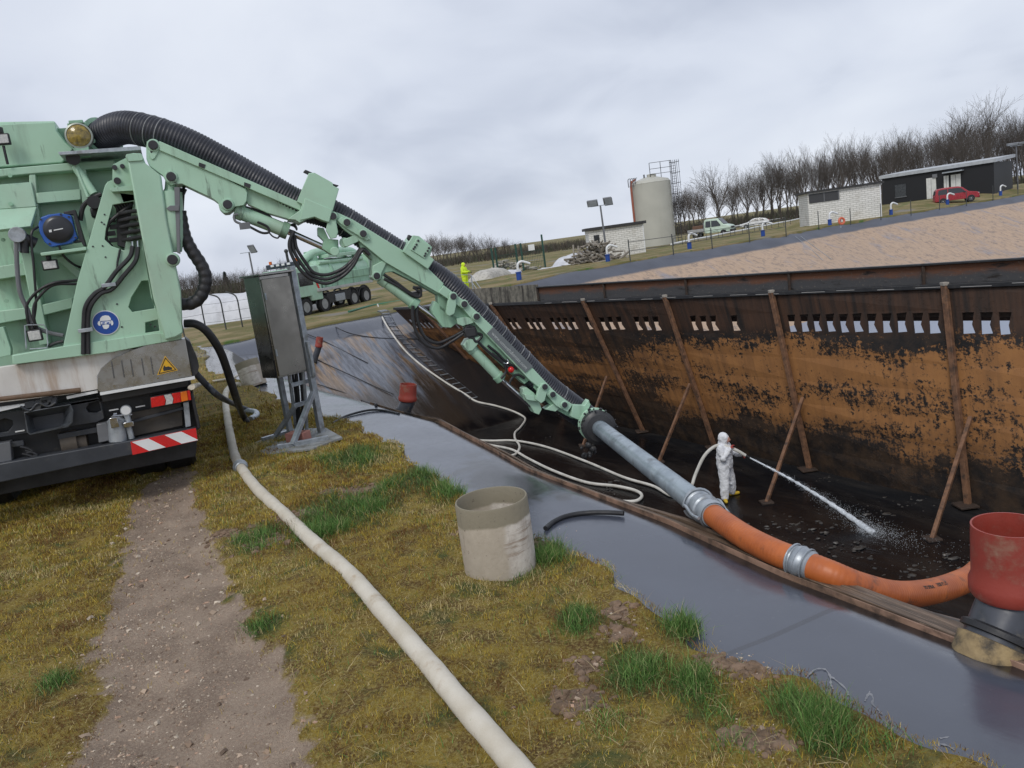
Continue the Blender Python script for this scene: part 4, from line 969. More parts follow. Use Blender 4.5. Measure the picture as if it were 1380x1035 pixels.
# third boom
boom3 = bplate('third_boom', [z5(195, 246), z5(222, 208), z5(300, 268), z5(345, 300), z5(478, 425), z5(690, 645), z5(742, 700), z5(800, 762), z5(885, 825), z5(862, 862), z5(815, 838), z5(742, 760), z5(665, 698), z5(446, 468), z5(394, 414), z5(320, 330)], -.02, .27)
plaque = bplate('name_plaque', [z5(478, 424), z5(684, 628), z5(645, 662), z5(446, 458)], -.032, .014, pm('grey plaque', (.16, .18, .185), rough=.5), boom3, .003)
def lettering(name, txt, o3, xdir, ydir, height, m, par, ext=.003, fit=None):
    c = bpy.data.curves.new(name, 'FONT'); c.body = txt; c.size = height; c.extrude = ext; c.align_x = 'CENTER'; c.align_y = 'CENTER'
    t = bpy.data.objects.new(name + '_tmp', c); COL.objects.link(t); dg = bpy.context.evaluated_depsgraph_get(); me = bpy.data.meshes.new_from_object(t.evaluated_get(dg))
    COL.objects.unlink(t); bpy.data.objects.remove(t)
    xd, yd = Vector(xdir).normalized(), Vector(ydir).normalized(); zd = xd.cross(yd)
    W = max(v.co.x for v in me.vertices) - min(v.co.x for v in me.vertices); k = (fit / W) if fit else 1
    b = B(); b.v = [tuple(Vector(o3) + xd * v.co.x * k + yd * v.co.y * min(k, 1.4) + zd * v.co.z) for v in me.vertices]; b.f = [tuple(p.vertices) for p in me.polygons]; b.mi = [0] * len(b.f)
    return obj(name, b, m, par, smooth=False)
a_, c_ = BB(z5(470, 452), -.034), BB(z5(655, 642), -.034); xd = (c_ - a_).normalized(); yd = xd.cross(BN) * -1
if yd.z < 0: yd = -yd
lettering('lettering', 'www.umweltdienste.com', (a_ + c_) / 2, xd, yd, .085, pm('pale lettering', (.5, .53, .52), rough=.5), plaque, .002, (c_ - a_).length * .96)
bplate('boom_box', [z5(190, 245), z5(320, 330), z5(445, 470), z5(665, 700), z5(640, 720), z5(430, 530), z5(340, 430), z5(200, 330)], .05, .17, PAINT2, boom3)
pins('pivot_pin', [z5(270, 266), z5(327, 306), z5(390, 370)], .034, -.03, boom3)
bplate('lever', [z5(235, 345), z5(245, 290), z5(258, 255), z5(283, 258), z5(288, 310), z5(278, 355), z5(255, 368), z5(238, 362)], -.05, .05, PAINT, boom3)
bplate('knuckle_link', [z5(162, 330), z5(178, 290), z5(240, 340), z5(290, 372), z5(296, 400), z5(262, 428), z5(215, 425), z5(190, 390), z5(165, 355)], .05, .16, PAINT2, boom3)
bplate('link_arm', [z5(288, 380), z5(340, 372), z5(392, 385), z5(378, 402), z5(318, 420), z5(295, 410)], .0, .1, PAINT, boom3)
# end head of the boom
head = bplate('boom_head', [z5(690, 668), z5(745, 705), z5(800, 760), z5(890, 825), z5(985, 822), z5(965, 860), z5(925, 905), z5(880, 895), z5(800, 850), z5(745, 800), z5(690, 740)], .03, .2, PAINT2)
bplate('head_plate', [z5(745, 760), z5(772, 748), z5(890, 825), z5(862, 865), z5(800, 830)], -.04, .05, PAINT, head)
bplate('lever', [z5(700, 800), z5(712, 745), z5(730, 715), z5(756, 722), z5(758, 760), z5(745, 805), z5(725, 820)], -.05, .05, PAINT, head)
bplate('link_arm', [z5(640, 772), z5(700, 778), z5(705, 810), z5(650, 800)], -.02, .12, PAINT, head)
bplate('link_arm', [z5(745, 850), z5(790, 822), z5(830, 838), z5(800, 862)], -.0, .12, PAINT, head)
bplate('knuckle_link', [z5(632, 745), z5(650, 735), z5(690, 765), z5(712, 800), z5(730, 850), z5(715, 878), z5(690, 868), z5(670, 830), z5(640, 800)], .04, .14, PAINT, head)
pins('pivot_pin', [z5(742, 732), z5(783, 772), z5(844, 825)], .032, -.045, head)
bplate('head_flange', [z5(890, 825), z5(950, 830), z5(972, 800), z5(980, 828), z5(962, 872), z5(920, 905), z5(880, 888)], -.05, .1, PAINT, head)
# hydraulic cylinders
def cylinder(a, m_, e, r, o):
    c = obj('hydraulic_cylinder', B().tube([BB(a, o), BB(m_, o)], [r, r], 20).cyl(BB(a, o), BB(a, o) + (BB(m_, o) - BB(a, o)).normalized() * .08, r * 1.12), PAINT, truck, .005)
    obj('rod', B().cyl(BB(m_, o), BB(e, o), r * .45, seg=14), CHROME, c)
    obj('cylinder_head', B().cyl(BB(m_, o), BB(m_, o) + (BB(m_, o) - BB(a, o)).normalized() * -.07, r * 1.18, seg=18), PAINT2, c, .004)
    return c
obj('hydraulic_cylinder', B().tube([BB(p, .1) for p in (z3(195, 270), z3(190, 325), z3(192, 345))], [.05, .05, .075], 16).tube([BB(p, .1) for p in (z3(190, 340), z3(200, 500), z3(205, 570), z3(212, 650))], [.105, .105, .1, .065], 20), PAINT, truck)
obj('cylinder_bracket', B().prism([BB(p, -.02) for p in (z3(168, 425), z3(188, 410), z3(235, 410), z3(235, 438), z3(185, 438))], BN * .02).prism([BB(p, -.0) for p in (z3(210, 315), z3(238, 315), z3(240, 660), z3(225, 655))], BN * .05), GREYP, truck, .003)
pins('pivot_pin', [z1(893, 843)], .046, -.03, truck, .05)
cyl2 = cylinder(z3(525, 435), z3(800, 545), z3(985, 628), .07, .12)
cyl3 = cylinder(z4(432, 592), z4(620, 735), z4(760, 835), .06, .1)
cyl4 = cylinder(z5(352, 520), z5(520, 695), z5(672, 832), .055, .1)
bplate('lug', [z5(326, 520), z5(345, 490), z5(385, 478), z5(425, 470), z5(405, 505), z5(372, 545), z5(345, 548)], .02, .16, PAINT, boom3)
obj('limit_switch', B().box(BB(z3(575, 515), .02), (.1, .06, .06), (BD, BN, UP)).tube(spline([BB(p, .02) for p in (z3(555, 505), z3(525, 490), z3(520, 460), z3(540, 455))], 6), .012, 8), GREYP, cyl2, .004)
obj('wire', B().tube(spline([BB(p, .02) for p in (z3(600, 520), z3(660, 550), z3(695, 550), z3(700, 535), z3(685, 515), z3(640, 495))], 8), .012, 8).tube(spline([BB(p, .02) for p in (z3(700, 550), z3(720, 570), z3(745, 578), z3(755, 560))], 6), .008, 8), RUBBER, cyl2)
# hoses
def bh(name, pts, r, o=.02, seg=10, m=RUBBER): return obj(name, hose([BB(p[:2], p[2] if len(p) > 2 else o) for p in pts], r, seg, 8), m, truck)
obj('sleeved_hose', ribbed([BB(z3(*p), .12) for p in ((238, 440), (262, 560), (300, 640), (352, 720), (372, 790), (352, 870), (310, 912), (255, 920), (215, 905))], .062, .07, .006, 16, 5), RUBBER, truck)
for k_ in range(3): bh('hydraulic_hose', [z3(232 + 16 * k_, 320), z3(235 + 12 * k_, 400 - 40 * k_), z3(244 + 4 * k_, 470), z3(262, 560)], .014, .1 + .04 * k_)
bh('hydraulic_hose', [z3(270, 325), z3(250, 370), z3(238, 410), z3(240, 470)], .014, .13)
for k_ in range(3):
    a = 14 * k_
    bh('hydraulic_hose', [z3(560, 410 + k_ * 4), z3(660, 440 + k_ * 6), z3(700, 460 + a * .5), z3(730, 490 + a * .3), z3(800, 510), z3(830, 505 + a * .5), z3(845, 530 + a * .3)], .008, .1)
    bh('hydraulic_hose', [z3(830 - a * .8, 540), z3(805 + a * .9, 600 - a), z3(815 + a, 660 - a), z3(860 + a, 740 - a * 1.3), z3(920 + a * .4, 790 - a * 1.2), z3(1000, 812 - a * 1.6), z3(1080, 775 - a * 1.4), z3(1135, 720 - a * 1.2), z3(1170, 655 - a * .7), z3(1190, 640 - a * .3), z3(1220, 665)], .017, .02 + .02 * k_)
for k_ in range(2):
    a = 22 * k_
    bh('hydraulic_hose', [z4(600 + a, 735), z4(598 + a, 790), z4(615 + a, 865 - a * .5), z4(660 + a * .5, 930 - a), z4(730, 955 - a * 1.2), z4(800, 920 - a * .9), z4(860, 880 - a * .6)], .017, .03 + .03 * k_)
    bh('hydraulic_hose', [z4(450, 575 + a), z4(520, 620 + a * .6), z4(580, 665 + a * .3), z4(630, 690), z4(640, 670 - a), z4(600, 640)], .014, .03)
for L in ((z5(370, 470), z5(390, 500), z5(420, 470), z5(400, 455)), (z5(470, 560), z5(520, 600), z5(545, 650), z5(520, 690)), (z5(560, 720), z5(575, 690), z5(605, 670), z5(640, 690)), (z5(450, 520), z5(500, 560), z5(540, 600), z5(600, 640)), (z5(330, 450), z5(345, 420), z5(380, 430), z5(395, 470)), (z5(400, 500), z5(440, 540), z5(520, 605), z5(570, 640)), (z5(325, 440), z5(350, 450), z5(365, 440), z5(385, 425)), (z5(340, 410), z5(352, 440), z5(345, 470), z5(370, 480))): bh('hydraulic_hose', list(L), .014, .02)
obj('cable_box', B().box(BB(z5(355, 450), .05), (.12, .1, .1), (BD, BN, UP)), BLACK, truck, .01); obj('cable_box', B().box(BB(z4(600, 680), .1), (.16, .1, .06), (BD, BN, UP - BD * .5)), BLACK, truck, .01)
obj('emergency_knob', B().ball(BB(z5(570, 645), -.02), .035), RED, truck)
obj('hook', B().tube(spline([BB(p, .0) for p in (z5(548, 590), z5(556, 605), z5(545, 615), z5(530, 608))], 6), .008, 8), CHROME, truck)
# suction hose lying on the boom
SUCT = pm('suction hose rubber', (.016, .017, .024), (.03, .032, .042), sc=3, rough=.42, dirt=(.10, .105, .115), damt=.3, dsc=4)
hp = [(138, 186, .62), (152, 176, .5), (175, 172, .38), (215, 181, .24), (255, 196, .2), (305, 222, .18), (355, 250, .18), (400, 275, .18), (446, 289, .18), (500, 321, .18), (555, 355, .18), (600, 384, .18), (640, 423, .18), (690, 476, .18), (735, 521, .17), (772, 550, .16), (790, 563, .16)]
P = [BB(p[:2], p[2]) for p in hp]
suction = obj('suction_hose', ribbed(P, .155, .03, .008, 32, 6), SUCT, truck)
b = B()
for X, Y in ((212, 175), (285, 240), (290, 243), (560, 440), (790, 545), (797, 553)): pass
RG = resample(spline(P, 24), .007); L_ = len(RG)
for fr in (.085, .105, .12, .43, .455, .50, .525, .71, .735, .76, .785, .81, .825, .93):
    i = int(fr * L_); d = (RG[i + 1] - RG[i - 1]).normalized(); b.lathe(RG[i] - d * .006, d, [(.150, 0), (.1585, .003), (.1585, .009), (.150, .012)], 32)
obj('worn_ring', b, pm('worn rubber', (.24, .245, .25), (.13, .135, .14), sc=9, rough=.5), suction)
obj('hose_flange', B().lathe(P[0] + (P[0] - P[1]).normalized() * .0, (P[0] - P[1]), [(.0, .05), (.2, .05), (.2, -.02), (.16, -.02)], 30), PAINT2, suction)
# clamp and black cuff at the end of the boom
E0 = BB((786, 560), .17); E1 = BB((800, 572), .2); PE = Z(962, 695, .04); PA = Vector(YD(803, 573, 8.4))
dv = (PE - PA).normalized()
b = B().lathe(PA - dv * .10, dv, [(.13, 0), (.185, 0), (.19, .03), (.17, .05), (.19, .07), (.19, .10), (.13, .11)], 32); obj('end_clamp', b, PAINT, truck)
b = B().lathe(PA - dv * .03, dv, [(.13, 0), (.16, .0), (.168, .03), (.162, .05), (.18, .06), (.184, .1), (.165, .12), (.184, .13), (.19, .2), (.165, .215), (.15, .23), (.09, .24)], 32)
for k_ in range(40):
    a = random.uniform(0, 6.28); x = dv.orthogonal().normalized(); y = dv.cross(x); c = PA + dv * random.uniform(0, .2) + (x * math.cos(a) + y * math.sin(a)) * .2; b.ball(c, random.uniform(.006, .014), 8, 6)
for k_ in range(10): b.ball(PA + Vector((-.1, -.12, -.2)) + Vector((random.uniform(-.1, .12), random.uniform(-.05, .05), random.uniform(-.1, .05))), random.uniform(.015, .04), 8, 6)
obj('cuff', b, BLACK, truck)
# ------------------------------------------------------------------ suction pipe, orange hose, cuffs
z8, zk = zf(220, 330, 3.45), zf(380, 380, 3.45)
pipe = thing('suction_pipe', 'grey galvanised suction pipe hanging slantwise between the green boom and the orange hose', 'pipe', PE)
obj('pipe_tube', B().tube([PA + dv * .16, PA + dv * .19, PE - dv * .3, PE], [.088, .088, .085, .085], 28), pm('worn zinc', (.36, .42, .46), (.24, .29, .33), sc=4, rough=.38, metal=.35, dirt=(.10, .11, .11), damt=.38, dsc=5), pipe)
b = B().lathe(PE - dv * .30, dv, [(.086, 0), (.1, .01), (.1, .03), (.088, .04), (.088, .10), (.102, .11), (.106, .14), (.102, .17), (.09, .18), (.096, .24), (.1, .27), (.09, .30)], 30); obj('coupling', b, GALV, pipe)
x = dv.cross(UP).normalized()
b = B()
for sg in (-1, 1): b.tube(spline([PE - dv * .3 + x * .106 * sg, PE - dv * .2 + x * .122 * sg + UP * .03, PE - dv * .1 + x * .118 * sg, PE - dv * .0 + x * .106 * sg], 5), .011, 8)
b.tube([PE - dv * .29 + (x * math.cos(a * .3) + x.cross(dv) * math.sin(a * .3)) * .11 for a in range(21)], .009, 6, False); obj('coupling_lever', b, GALV, pipe)
ORH = NT('orange hose'); _c = ORH.mix(ORH.step(ORH.noise(4, 6, .6), .35, .7), (.47, .125, .028), (.33, .08, .02)); _c = ORH.mix(ORH.step(ORH.noise(7, 7, .72), .54, .72), _c, (.15, .055, .025))
ORH = ORH.fin(_c, .45, 0, ORH.bump(ORH.noise(50, 3), .06, .01))
op = [PE - dv * .02] + [Z(px, py, z) for px, py, z in ((1000, 721, .03), (1040, 742, .02), (1080, 758, .0), (1120, 774, -.03), (1160, 790, -.12), (1210, 801, -.27), (1260, 796, -.44), (1305, 780, -.55), (1345, 758, -.72))]
_q = op[-1]; op += [_q + Vector((.75, .35, -.35)), _q + Vector((1.5, .9, -1.3)), _q + Vector((2.1, 1.5, -2.8)), Vector((_q.x + 2.7, _q.y + 2.2, FLOOR + .3)), Vector((_q.x + 3.6, _q.y + 3.2, FLOOR + .09)), Vector((_q.x + 5, _q.y + 3.8, FLOOR + .09))]
orange = thing('suction_hose', 'smooth orange suction hose bending over the brown ledge towards the red pipe', 'hose', (op[4].x, op[4].y, op[4].z - .1))
obj('hose_tube', ribbed(op, .078, .024, .0011, 26, 5), ORH, orange)
cdir = (op[4] - op[2]).normalized()
b = B().lathe(op[3] - cdir * .07, cdir, [(.077, 0), (.09, .01), (.083, .03), (.093, .05), (.093, .08), (.083, .1), (.088, .13), (.077, .14)], 30)
for k_ in range(3): b.tube([op[3] + cdir * (-.05 + .045 * k_) + (cdir.orthogonal().normalized() * math.cos(a * .262) + cdir.cross(cdir.orthogonal().normalized()) * math.sin(a * .262)) * .093 for a in range(25)], .005, 6, False)
obj('hose_coupling', b, GALV, orange)
def hose_text():
    P = spline(op, 24); best = []
    for txt, pa in (('TPU SPIRAL', (1216, 793)), ('2000 PLUS', (1262, 783))):
        i = min(range(len(P)), key=lambda k: (P[k] - Z(pa[0] + 14, pa[1] + 8, -.38)).length)
        d = (P[i + 3] - P[i - 3]).normalized(); out = (EYE - P[i]); out = (out - d * out.dot(d)).normalized(); up_ = out.cross(d)
        if up_.z < 0: up_ = -up_
        n_ = (out * .9 + up_ * .35).normalized(); yd = n_.cross(d); yd = yd if yd.z > 0 else -yd
        lettering('hose_lettering', txt, P[i] + n_ * .077, d, yd, .04, BLACK, orange, .002, .15)
hose_text()

# ------------------------------------------------------------------ the white ground hose and the black hoses of the truck
WH = pm('white hose canvas', (.60, .555, .47), (.52, .47, .38), sc=5, rough=.7, bump=.25, bsc=140, dirt=(.33, .22, .12), damt=.33, dsc=6)
def on_ground(L, r): return [Z(px, py, float(gnd(*Z(px, py, 0)[:2])) + r + .012) for px, py in L]
main = [z8(355, 650), z8(320, 655), z8(292, 685), z8(290, 740)] + [(307, 566), (311, 590), (316, 612), (324, 629), (345, 657), (380, 690), (422, 730), (470, 772), (520, 828), (572, 888), (622, 948), (664, 996), (705, 1045), (760, 1115), (820, 1190), (905, 1300), (1010, 1430), (1160, 1600)]
wp = on_ground(main, .05)
wh = thing('layflat_hose', 'long thick off-white hose lying across the moss from the truck to the foreground', 'hose', wp[9] - UP * .05)
WP = resample(spline(wp, 10), .05)
obj('hose_tube', B().tube(WP, [.052 + .0012 * math.sin(i * .7) + .0008 * math.sin(i * 1.9) for i in range(len(WP))], 20), WH, wh)
i = min(range(len(WP)), key=lambda k: (WP[k] - wp[7]).length); d = (WP[i + 1] - WP[i - 1]).normalized()
obj('hose_coupling', B().lathe(WP[i] - d * .08, d, [(.055, 0), (.068, .01), (.07, .05), (.078, .06), (.078, .09), (.07, .1), (.066, .15), (.055, .16)], 24), GALV, wh)
q = [TT(z8(120, 668), .3), TT(z8(150, 655), .4)] + on_ground([z8(200, 640), z8(260, 630), z8(318, 620), z8(350, 605)], .05)
tag(obj('delivery_pipe', hose(q, .026, 12), WH), 'short white pipe crossing the moss from the truck corner to the liner', 'pipe')
e1 = Z(*z8(392, 828), .06); m_ = lambda p, k: T0.lerp(e1, k)
T0 = TT(z8(98, 366), .12)
def mid(p, y): return YD(p[0], p[1], y)
tag(obj('drain_hose', hose([T0, mid(z8(150, 368), T0.y + .02), mid(z8(205, 405), T0.y + .08), mid(z8(262, 490), T0.y + .2), mid(z8(300, 590), T0.y + .4), mid(z8(335, 700), T0.y + .75), mid(z8(365, 780), e1.y - .25), e1], .042, 14), RUBBER), 'thick black hose arching from the green crane column down to the moss', 'hose')
T1 = TT(z8(152, 598), .3); e2 = Z(*z8(405, 770), .07)
g2 = thing('drain_hose', 'dark grey hose slanting from the truck corner to a galvanised elbow on the moss', 'hose', (e2.x, e2.y, 0))
obj('hose_tube', hose([T1, mid(z8(200, 650), T1.y + .1), mid(z8(262, 705), T1.y + .35), mid(z8(340, 745), e2.y - .3), e2], .034, 14), pm('slate rubber', (.05, .055, .068), rough=.45), g2)
ee = [e2 - Vector((.06, 0, 0)), Z(*z8(428, 778), .07), Z(*z8(432, 795), .06), Z(*z8(405, 812), .06)]
obj('elbow', hose(ee, .045, 14), GALV, g2)

# ------------------------------------------------------------------ control cabinet on its galvanised stand
NF = Vector((.75, -.66, 0)).normalized(); XF = Vector((.66, .75, 0)).normalized()
cBL = YD(375, 510, 8.95); cBR = PL(414, 504, cBL, NF); cTL = PL(350, 372, cBL, NF); cLB = PL(353, 504, cBL, XF)
cw = (cBR - cBL).dot(XF); chh = cTL.z - cBL.z; cd = (cLB - cBL).length
cab_o = cBL + XF * cw / 2 - NF * cd / 2; cab_o.z = 0
cabinet = thing('control_cabinet', 'stainless steel control cabinet on a galvanised frame beside the truck', 'cabinet', (cab_o.x, cab_o.y, 0))
ax = (XF, -NF, UP)
CABM = NT('brushed stainless'); _v = CABM.map(CABM.obj, scale=(1, 1, 1)); _c = CABM.mix(CABM.step(CABM.noise(1.6, 5, .6), .3, .7), (.40, .385, .36), (.27, .26, .245)); _c = CABM.mix(CABM.step(CABM.noise(9, 6, .7), .66, .8), _c, (.25, .235, .21))
CABM = CABM.fin(_c, CABM.step(CABM.noise(3, 4), .3, .7, .2, .34), .95, CABM.bump(CABM.noise(90, 2, vec=CABM.map(CABM.obj, scale=(6, 6, .3))), .05, .004))
body_c = obj('housing', B().box(cab_o + UP * (cBL.z + chh / 2), (cw, cd, chh), ax), CABM, cabinet, .008)
CABD = pm('steel door with ground tint', (.32, .30, .265), (.24, .225, .20), sc=1.5, rough=.34, metal=.9, dirt=(.19, .18, .16), damt=.3, dsc=5, streak=True)  # brown tone stands in for the dark ground reflected in the door
obj('door', B().box(cab_o + NF * (cd / 2 + .012) + UP * (cBL.z + chh / 2 - .01), (cw * .96, .02, chh * .95), ax), CABD, cabinet, .006)
obj('roof_sheet', B().box(cab_o + NF * .02 + UP * (cBL.z + chh + .012), (cw + .07, cd + .1, .02), ax), CABM, cabinet, .004)
obj('side_seam', B().bar(cBL - NF * .02 - XF * .003, cTL - NF * .02 - XF * .003, .012, .012), DARKPIN, cabinet)
b = B()
for h in (.25, .8): b.box(cBL + XF * .02 + NF * .03 + UP * (chh * h), (.02, .02, .08), ax)
obj('hinge', b, GALV, cabinet, .003)
pr = lambda px, py, o=.0: PL(px, py, cBL + NF * o, NF)
pt = cBR + XF * .05; topz = pr(390, 359).z
post = obj('post', B().bar(Vector((pt.x, pt.y, .05)), Vector((pt.x, pt.y, topz)), .07, .07, XF), GALV, cabinet, .004)
obj('back_post', B().bar(Vector((pt.x, pt.y, .05)) - NF * cd - XF * (cw * .55), Vector((pt.x, pt.y, cBL.z)) - NF * cd - XF * (cw * .55), .06, .06, XF), GALV, cabinet, .004)
obj('conduit', B().tube(spline([pt + NF * .06 + UP * (.62 - cBL.z + cBL.z * 0 + chh * .5), pt + NF * .07 + UP * (chh * .12), pt + NF * .06 - UP * .02, pt + NF * .0 - UP * .03], 6), .022, 10), GALV, cabinet)
g0 = lambda p, z=.07: Z(*p, z)
for nm, a, c in (('foot_bar', z8(532, 942), z8(768, 898)), ('foot_bar', z8(460, 908), z8(582, 872))):
    obj(nm, B().bar(g0(a), g0(c), .06, .06), GALV, cabinet, .003)
fa = g0(z8(600, 932)); fb = Vector((pt.x, pt.y, .58)); obj('diagonal_strut', B().bar(fa, fb, .055, .055), GALV, cabinet, .003)
fa = g0(z8(520, 890)); fb = pr(*z8(612, 752), -.1); obj('diagonal_strut', B().bar(fa, fb, .05, .05), GALV, cabinet, .003)
obj('cross_bracket', B().box(pr(*z8(655, 735), -.1), (.32, .05, .05), ax).box(pr(*z8(640, 640), -.1), (.3, .05, .05), ax), GALV, cabinet, .003)
for i, (X0, X1) in enumerate(((588, 612), (604, 620), (622, 628), (640, 640), (655, 660))):
    a = pr(*z8(X0, 612), -.06 - .03 * (i % 2)); c = Z(*z8(X1 + 8, 868), .06)
    obj('cable', hose([a + UP * .1, a.lerp(c, .35) + XF * .01 * (i % 2), a.lerp(c, .7), c], .016 if i % 2 else .022, 8), RUBBER if i in (1, 2, 3) else GALV, cabinet)
sl = [Z(*z8(*p), .02) for p in ((408, 940), (560, 868), (760, 862), (835, 905), (700, 955), (480, 988))]
tag(obj('concrete_slab', B().prism(sl, (0, 0, .035)), pm('slab', (.30, .31, .31), (.22, .23, .23), sc=6, rough=.85, bump=.3, dirt=(.13, .12, .10), damt=.4), None, .008), 'grey concrete slab in the moss under the cabinet stand', 'slab')
bk = Z(*z8(628, 893), .1)
tag(obj('brick_block', B().box(bk, (.27, .16, .13), (Vector((.9, -.35, 0)), Vector((.35, .9, 0)), UP)), pm('pink brick', (.42, .19, .15), (.34, .15, .12), rough=.85, bump=.3), None, .008), 'pale pink brick standing on the slab under the cabinet', 'brick')

# ------------------------------------------------------------------ concrete rings
def ring_material():
    s = NT('old fibre cement'); sx = s.n('ShaderNodeSeparateXYZ'); s.put(sx.inputs[0], s.obj); z_ = sx.outputs[2]
    nz = s.noise(5, 6, .65); hi = s.mix(nz, (.27, .24, .175), (.20, .175, .125)); v = s.map(s.obj, scale=(1, 1, .1))
    lo = s.mix(s.step(s.noise(14, 6, .7), .35, .65), (.62, .575, .51), (.46, .41, .355)); bz = s.map(s.obj, scale=(.5, .5, 7))
    lo = s.mix(s.step(s.noise(2.2, 7, .7, vec=bz), .52, .62), lo, (.27, .20, .145))
    pl = s.step(s.add(s.mul(sx.outputs[0], 1.0), s.mul(s.math('SUBTRACT', s.noise(7, 4), .5), .10)), .0, .04)
    lo = s.mix(pl, s.mix(s.noise(20, 5), (.48, .42, .34), (.34, .29, .225)), lo)
    c = s.mix(s.step(s.add(z_, s.mul(s.math('SUBTRACT', s.noise(4, 5), .5), .10)), .33, .35), lo, hi)
    c = s.mix(s.mul(s.step(s.noise(9, 7, .7, vec=v), .58, .7), .5), c, (.09, .075, .055))
    c = s.mix(s.step(s.noise(24, 5, .7), .64, .7), c, (.07, .05, .04))
    return s.fin(c, .85, 0, s.bump(s.noise(40, 6, .7), .35, .01))
RINGM = ring_material()
def ring(base, h, r, axis, label):
    b = B().lathe((0, 0, -.06), (0, 0, 1), [(r * 1.0, 0), (r * 1.005, .3), (r, h + .05), (r - .004, h + .06), (r - .012, h + .06), (r - .015, h + .05), (r - .015, 0)], 48, True)
    b.lathe((0, 0, -.02), (0, 0, 1), [(0, 0), (r - .016, 0)], 24)
    o = obj('pipe_ring', b, RINGM, None, local=True); o.location = base; o.rotation_euler = Vector(axis).to_track_quat('Z', 'Y').to_euler()
    return tag(o, label, 'pipe ring', 'upright grey pipe rings on the bank')
rb = Z(675, 764, .0); tz = YD(670, 668, rb.y + .03).z; rr_ = 50 / F_PX * ((rb - EYE).dot(_fwd) - .15)
o = ring(rb, tz, rr_, (.0, .0, 1), 'grey and whitewashed pipe ring standing open at the edge of the moss'); o.rotation_euler.z = .2
r2 = Z(*z8(425, 645), -.05); ring(r2, .48, .235, (-.22, .12, .96), 'tilted brownish pipe ring behind the control cabinet at the liner edge')

# ------------------------------------------------------------------ red sewer pipes on stubs
REDP = pm('red pipe plastic', (.29, .045, .03), (.22, .032, .023), sc=5, rough=.5, dirt=(.30, .19, .13), damt=.42, dsc=5, bump=.1)
YF = pm('yellowish collar', (.33, .24, .12), (.22, .16, .085), sc=12, rough=.85, bump=.5, dirt=(.03, .03, .03), damt=.48, dsc=8)
STUB = pm('grey black stub', (.055, .06, .075), (.035, .038, .045), sc=7, rough=.4, dirt=(.2, .17, .12), damt=.35)
def red_pipe(name, base, r, h, sd, sh, label, axis=UP):
    """base: foot of the stub; sd: where the stub leans; sh: stub length"""
    t = thing(name, label, 'pipe', base, 0, 'red pipe stubs on the basin liner')
    sd = Vector(sd).normalized(); ax_ = Vector(axis).normalized(); top = base + sd * sh
    st = obj('stub', B().tube(spline([base - sd * .25, base + sd * sh * .5, top, top + ax_ * .12], 8), r * .84, 32), STUB, t)
    obj('collar', B().lathe(base - sd * .12, sd, [(r * .84, 0), (r * .97, .01), (r * .97, r * .75), (r * .84, r * .78)], 32), YF, t)
    obj('strap', B().lathe(base - sd * .10 + sd * r * .78, sd, [(r * .84, 0), (r * .99, .005), (r * .99, .03), (r * .86, .04)], 32), RUBBER, t)
    p = top + ax_ * .03
    obj('socket', B().lathe(p, ax_, [(r * .86, 0), (r * 1.0, .0), (r * 1.08, .02), (r * 1.08, .07), (r * 1.0, .1), (r, h * .5), (r * .985, h - .02), (r * .98, h), (r * .93, h), (r * .92, h - .05), (r * .9, .1), (r * .84, .1)], 40), REDP, t)
    return t
ry = Z(1340, 866, -.06).y; sb = YD(1340, 866, ry); kpx = F_PX / (sb - EYE).dot(_fwd)
stop = YD(1362, 809, ry + .05)
red_pipe('sewer_pipe', sb, 46 / kpx, 100 / kpx, stop - sb, (stop - sb).length, 'big scuffed red pipe on a yellow collared stub beside the orange hose end', Vector((.0, 0, 1)))
def rp(px_top, px_bot, px_foot, y, wpx, label):
    a, c, e = YD(*px_top, y), YD(*px_bot, y), YD(*px_foot, y); k = F_PX / (a - EYE).dot(_fwd)
    red_pipe('sewer_pipe', e, wpx / 2 / k, (a - c).length, c - e, (c - e).length, label, (a - c))
rp(zk(587, 482), zk(583, 560), zk(560, 612), 14.2, 23, 'rusty red pipe on a dark elbow at the crest in the middle of the liner')
pl_ = S(*z8(700, 548)); rp(z8(727, 432), z8(722, 478), z8(700, 545), pl_.y, 9.5, 'small reddish pipe on a dark bent stub just right of the cabinet')

# ------------------------------------------------------------------ lines lying on the liner
def lay(L, r, lift=None): return [S(px, py, r if lift is None else lift) for px, py in L]
zr6 = zf(560, 600, 4.059)
tag(obj('black_cable', hose(lay([zr6(*p) for p in ((712, 468), (760, 430), (830, 400), (930, 383), (1040, 380), (1140, 385))], .018), .018, 10), RUBBER), 'black cable curving over the pale liner beside the near pipe ring', 'cable')
tag(obj('black_cable', hose(lay([zk(*p) for p in ((238, 662), (300, 628), (400, 602), (470, 602), (545, 618))], .016), .016, 10), RUBBER), 'black cable curving over the liner in front of the cabinet towards the red elbow', 'cable')
for L, lab in ((((175, 170), (255, 215), (330, 245), (450, 263), (560, 266), (640, 268)), 'thin dark rope across the far slope below the second truck, the topmost'), (((118, 245), (190, 275), (260, 310), (330, 345), (400, 380)), 'thin dark rope down the far slope just below the small reddish pipe'),
               (((160, 362), (230, 395), (350, 450), (440, 492), (520, 525)), 'thin dark rope down the far slope ending at the rusty elbow'), (((165, 478), (230, 498), (300, 522), (370, 553), (440, 580)), 'thin dark rope along the foot of the far slope, lowest of the ropes')):
    tag(obj('rope', hose(lay([zk(*p) for p in L], .03), .022, 6, 6), RUBBER), lab, 'rope', 'thin ropes lying on the slope')
WHH = pm('white pressure hose', (.62, .60, .55), (.5, .48, .43), rough=.6, dirt=(.2, .18, .15), damt=.3)
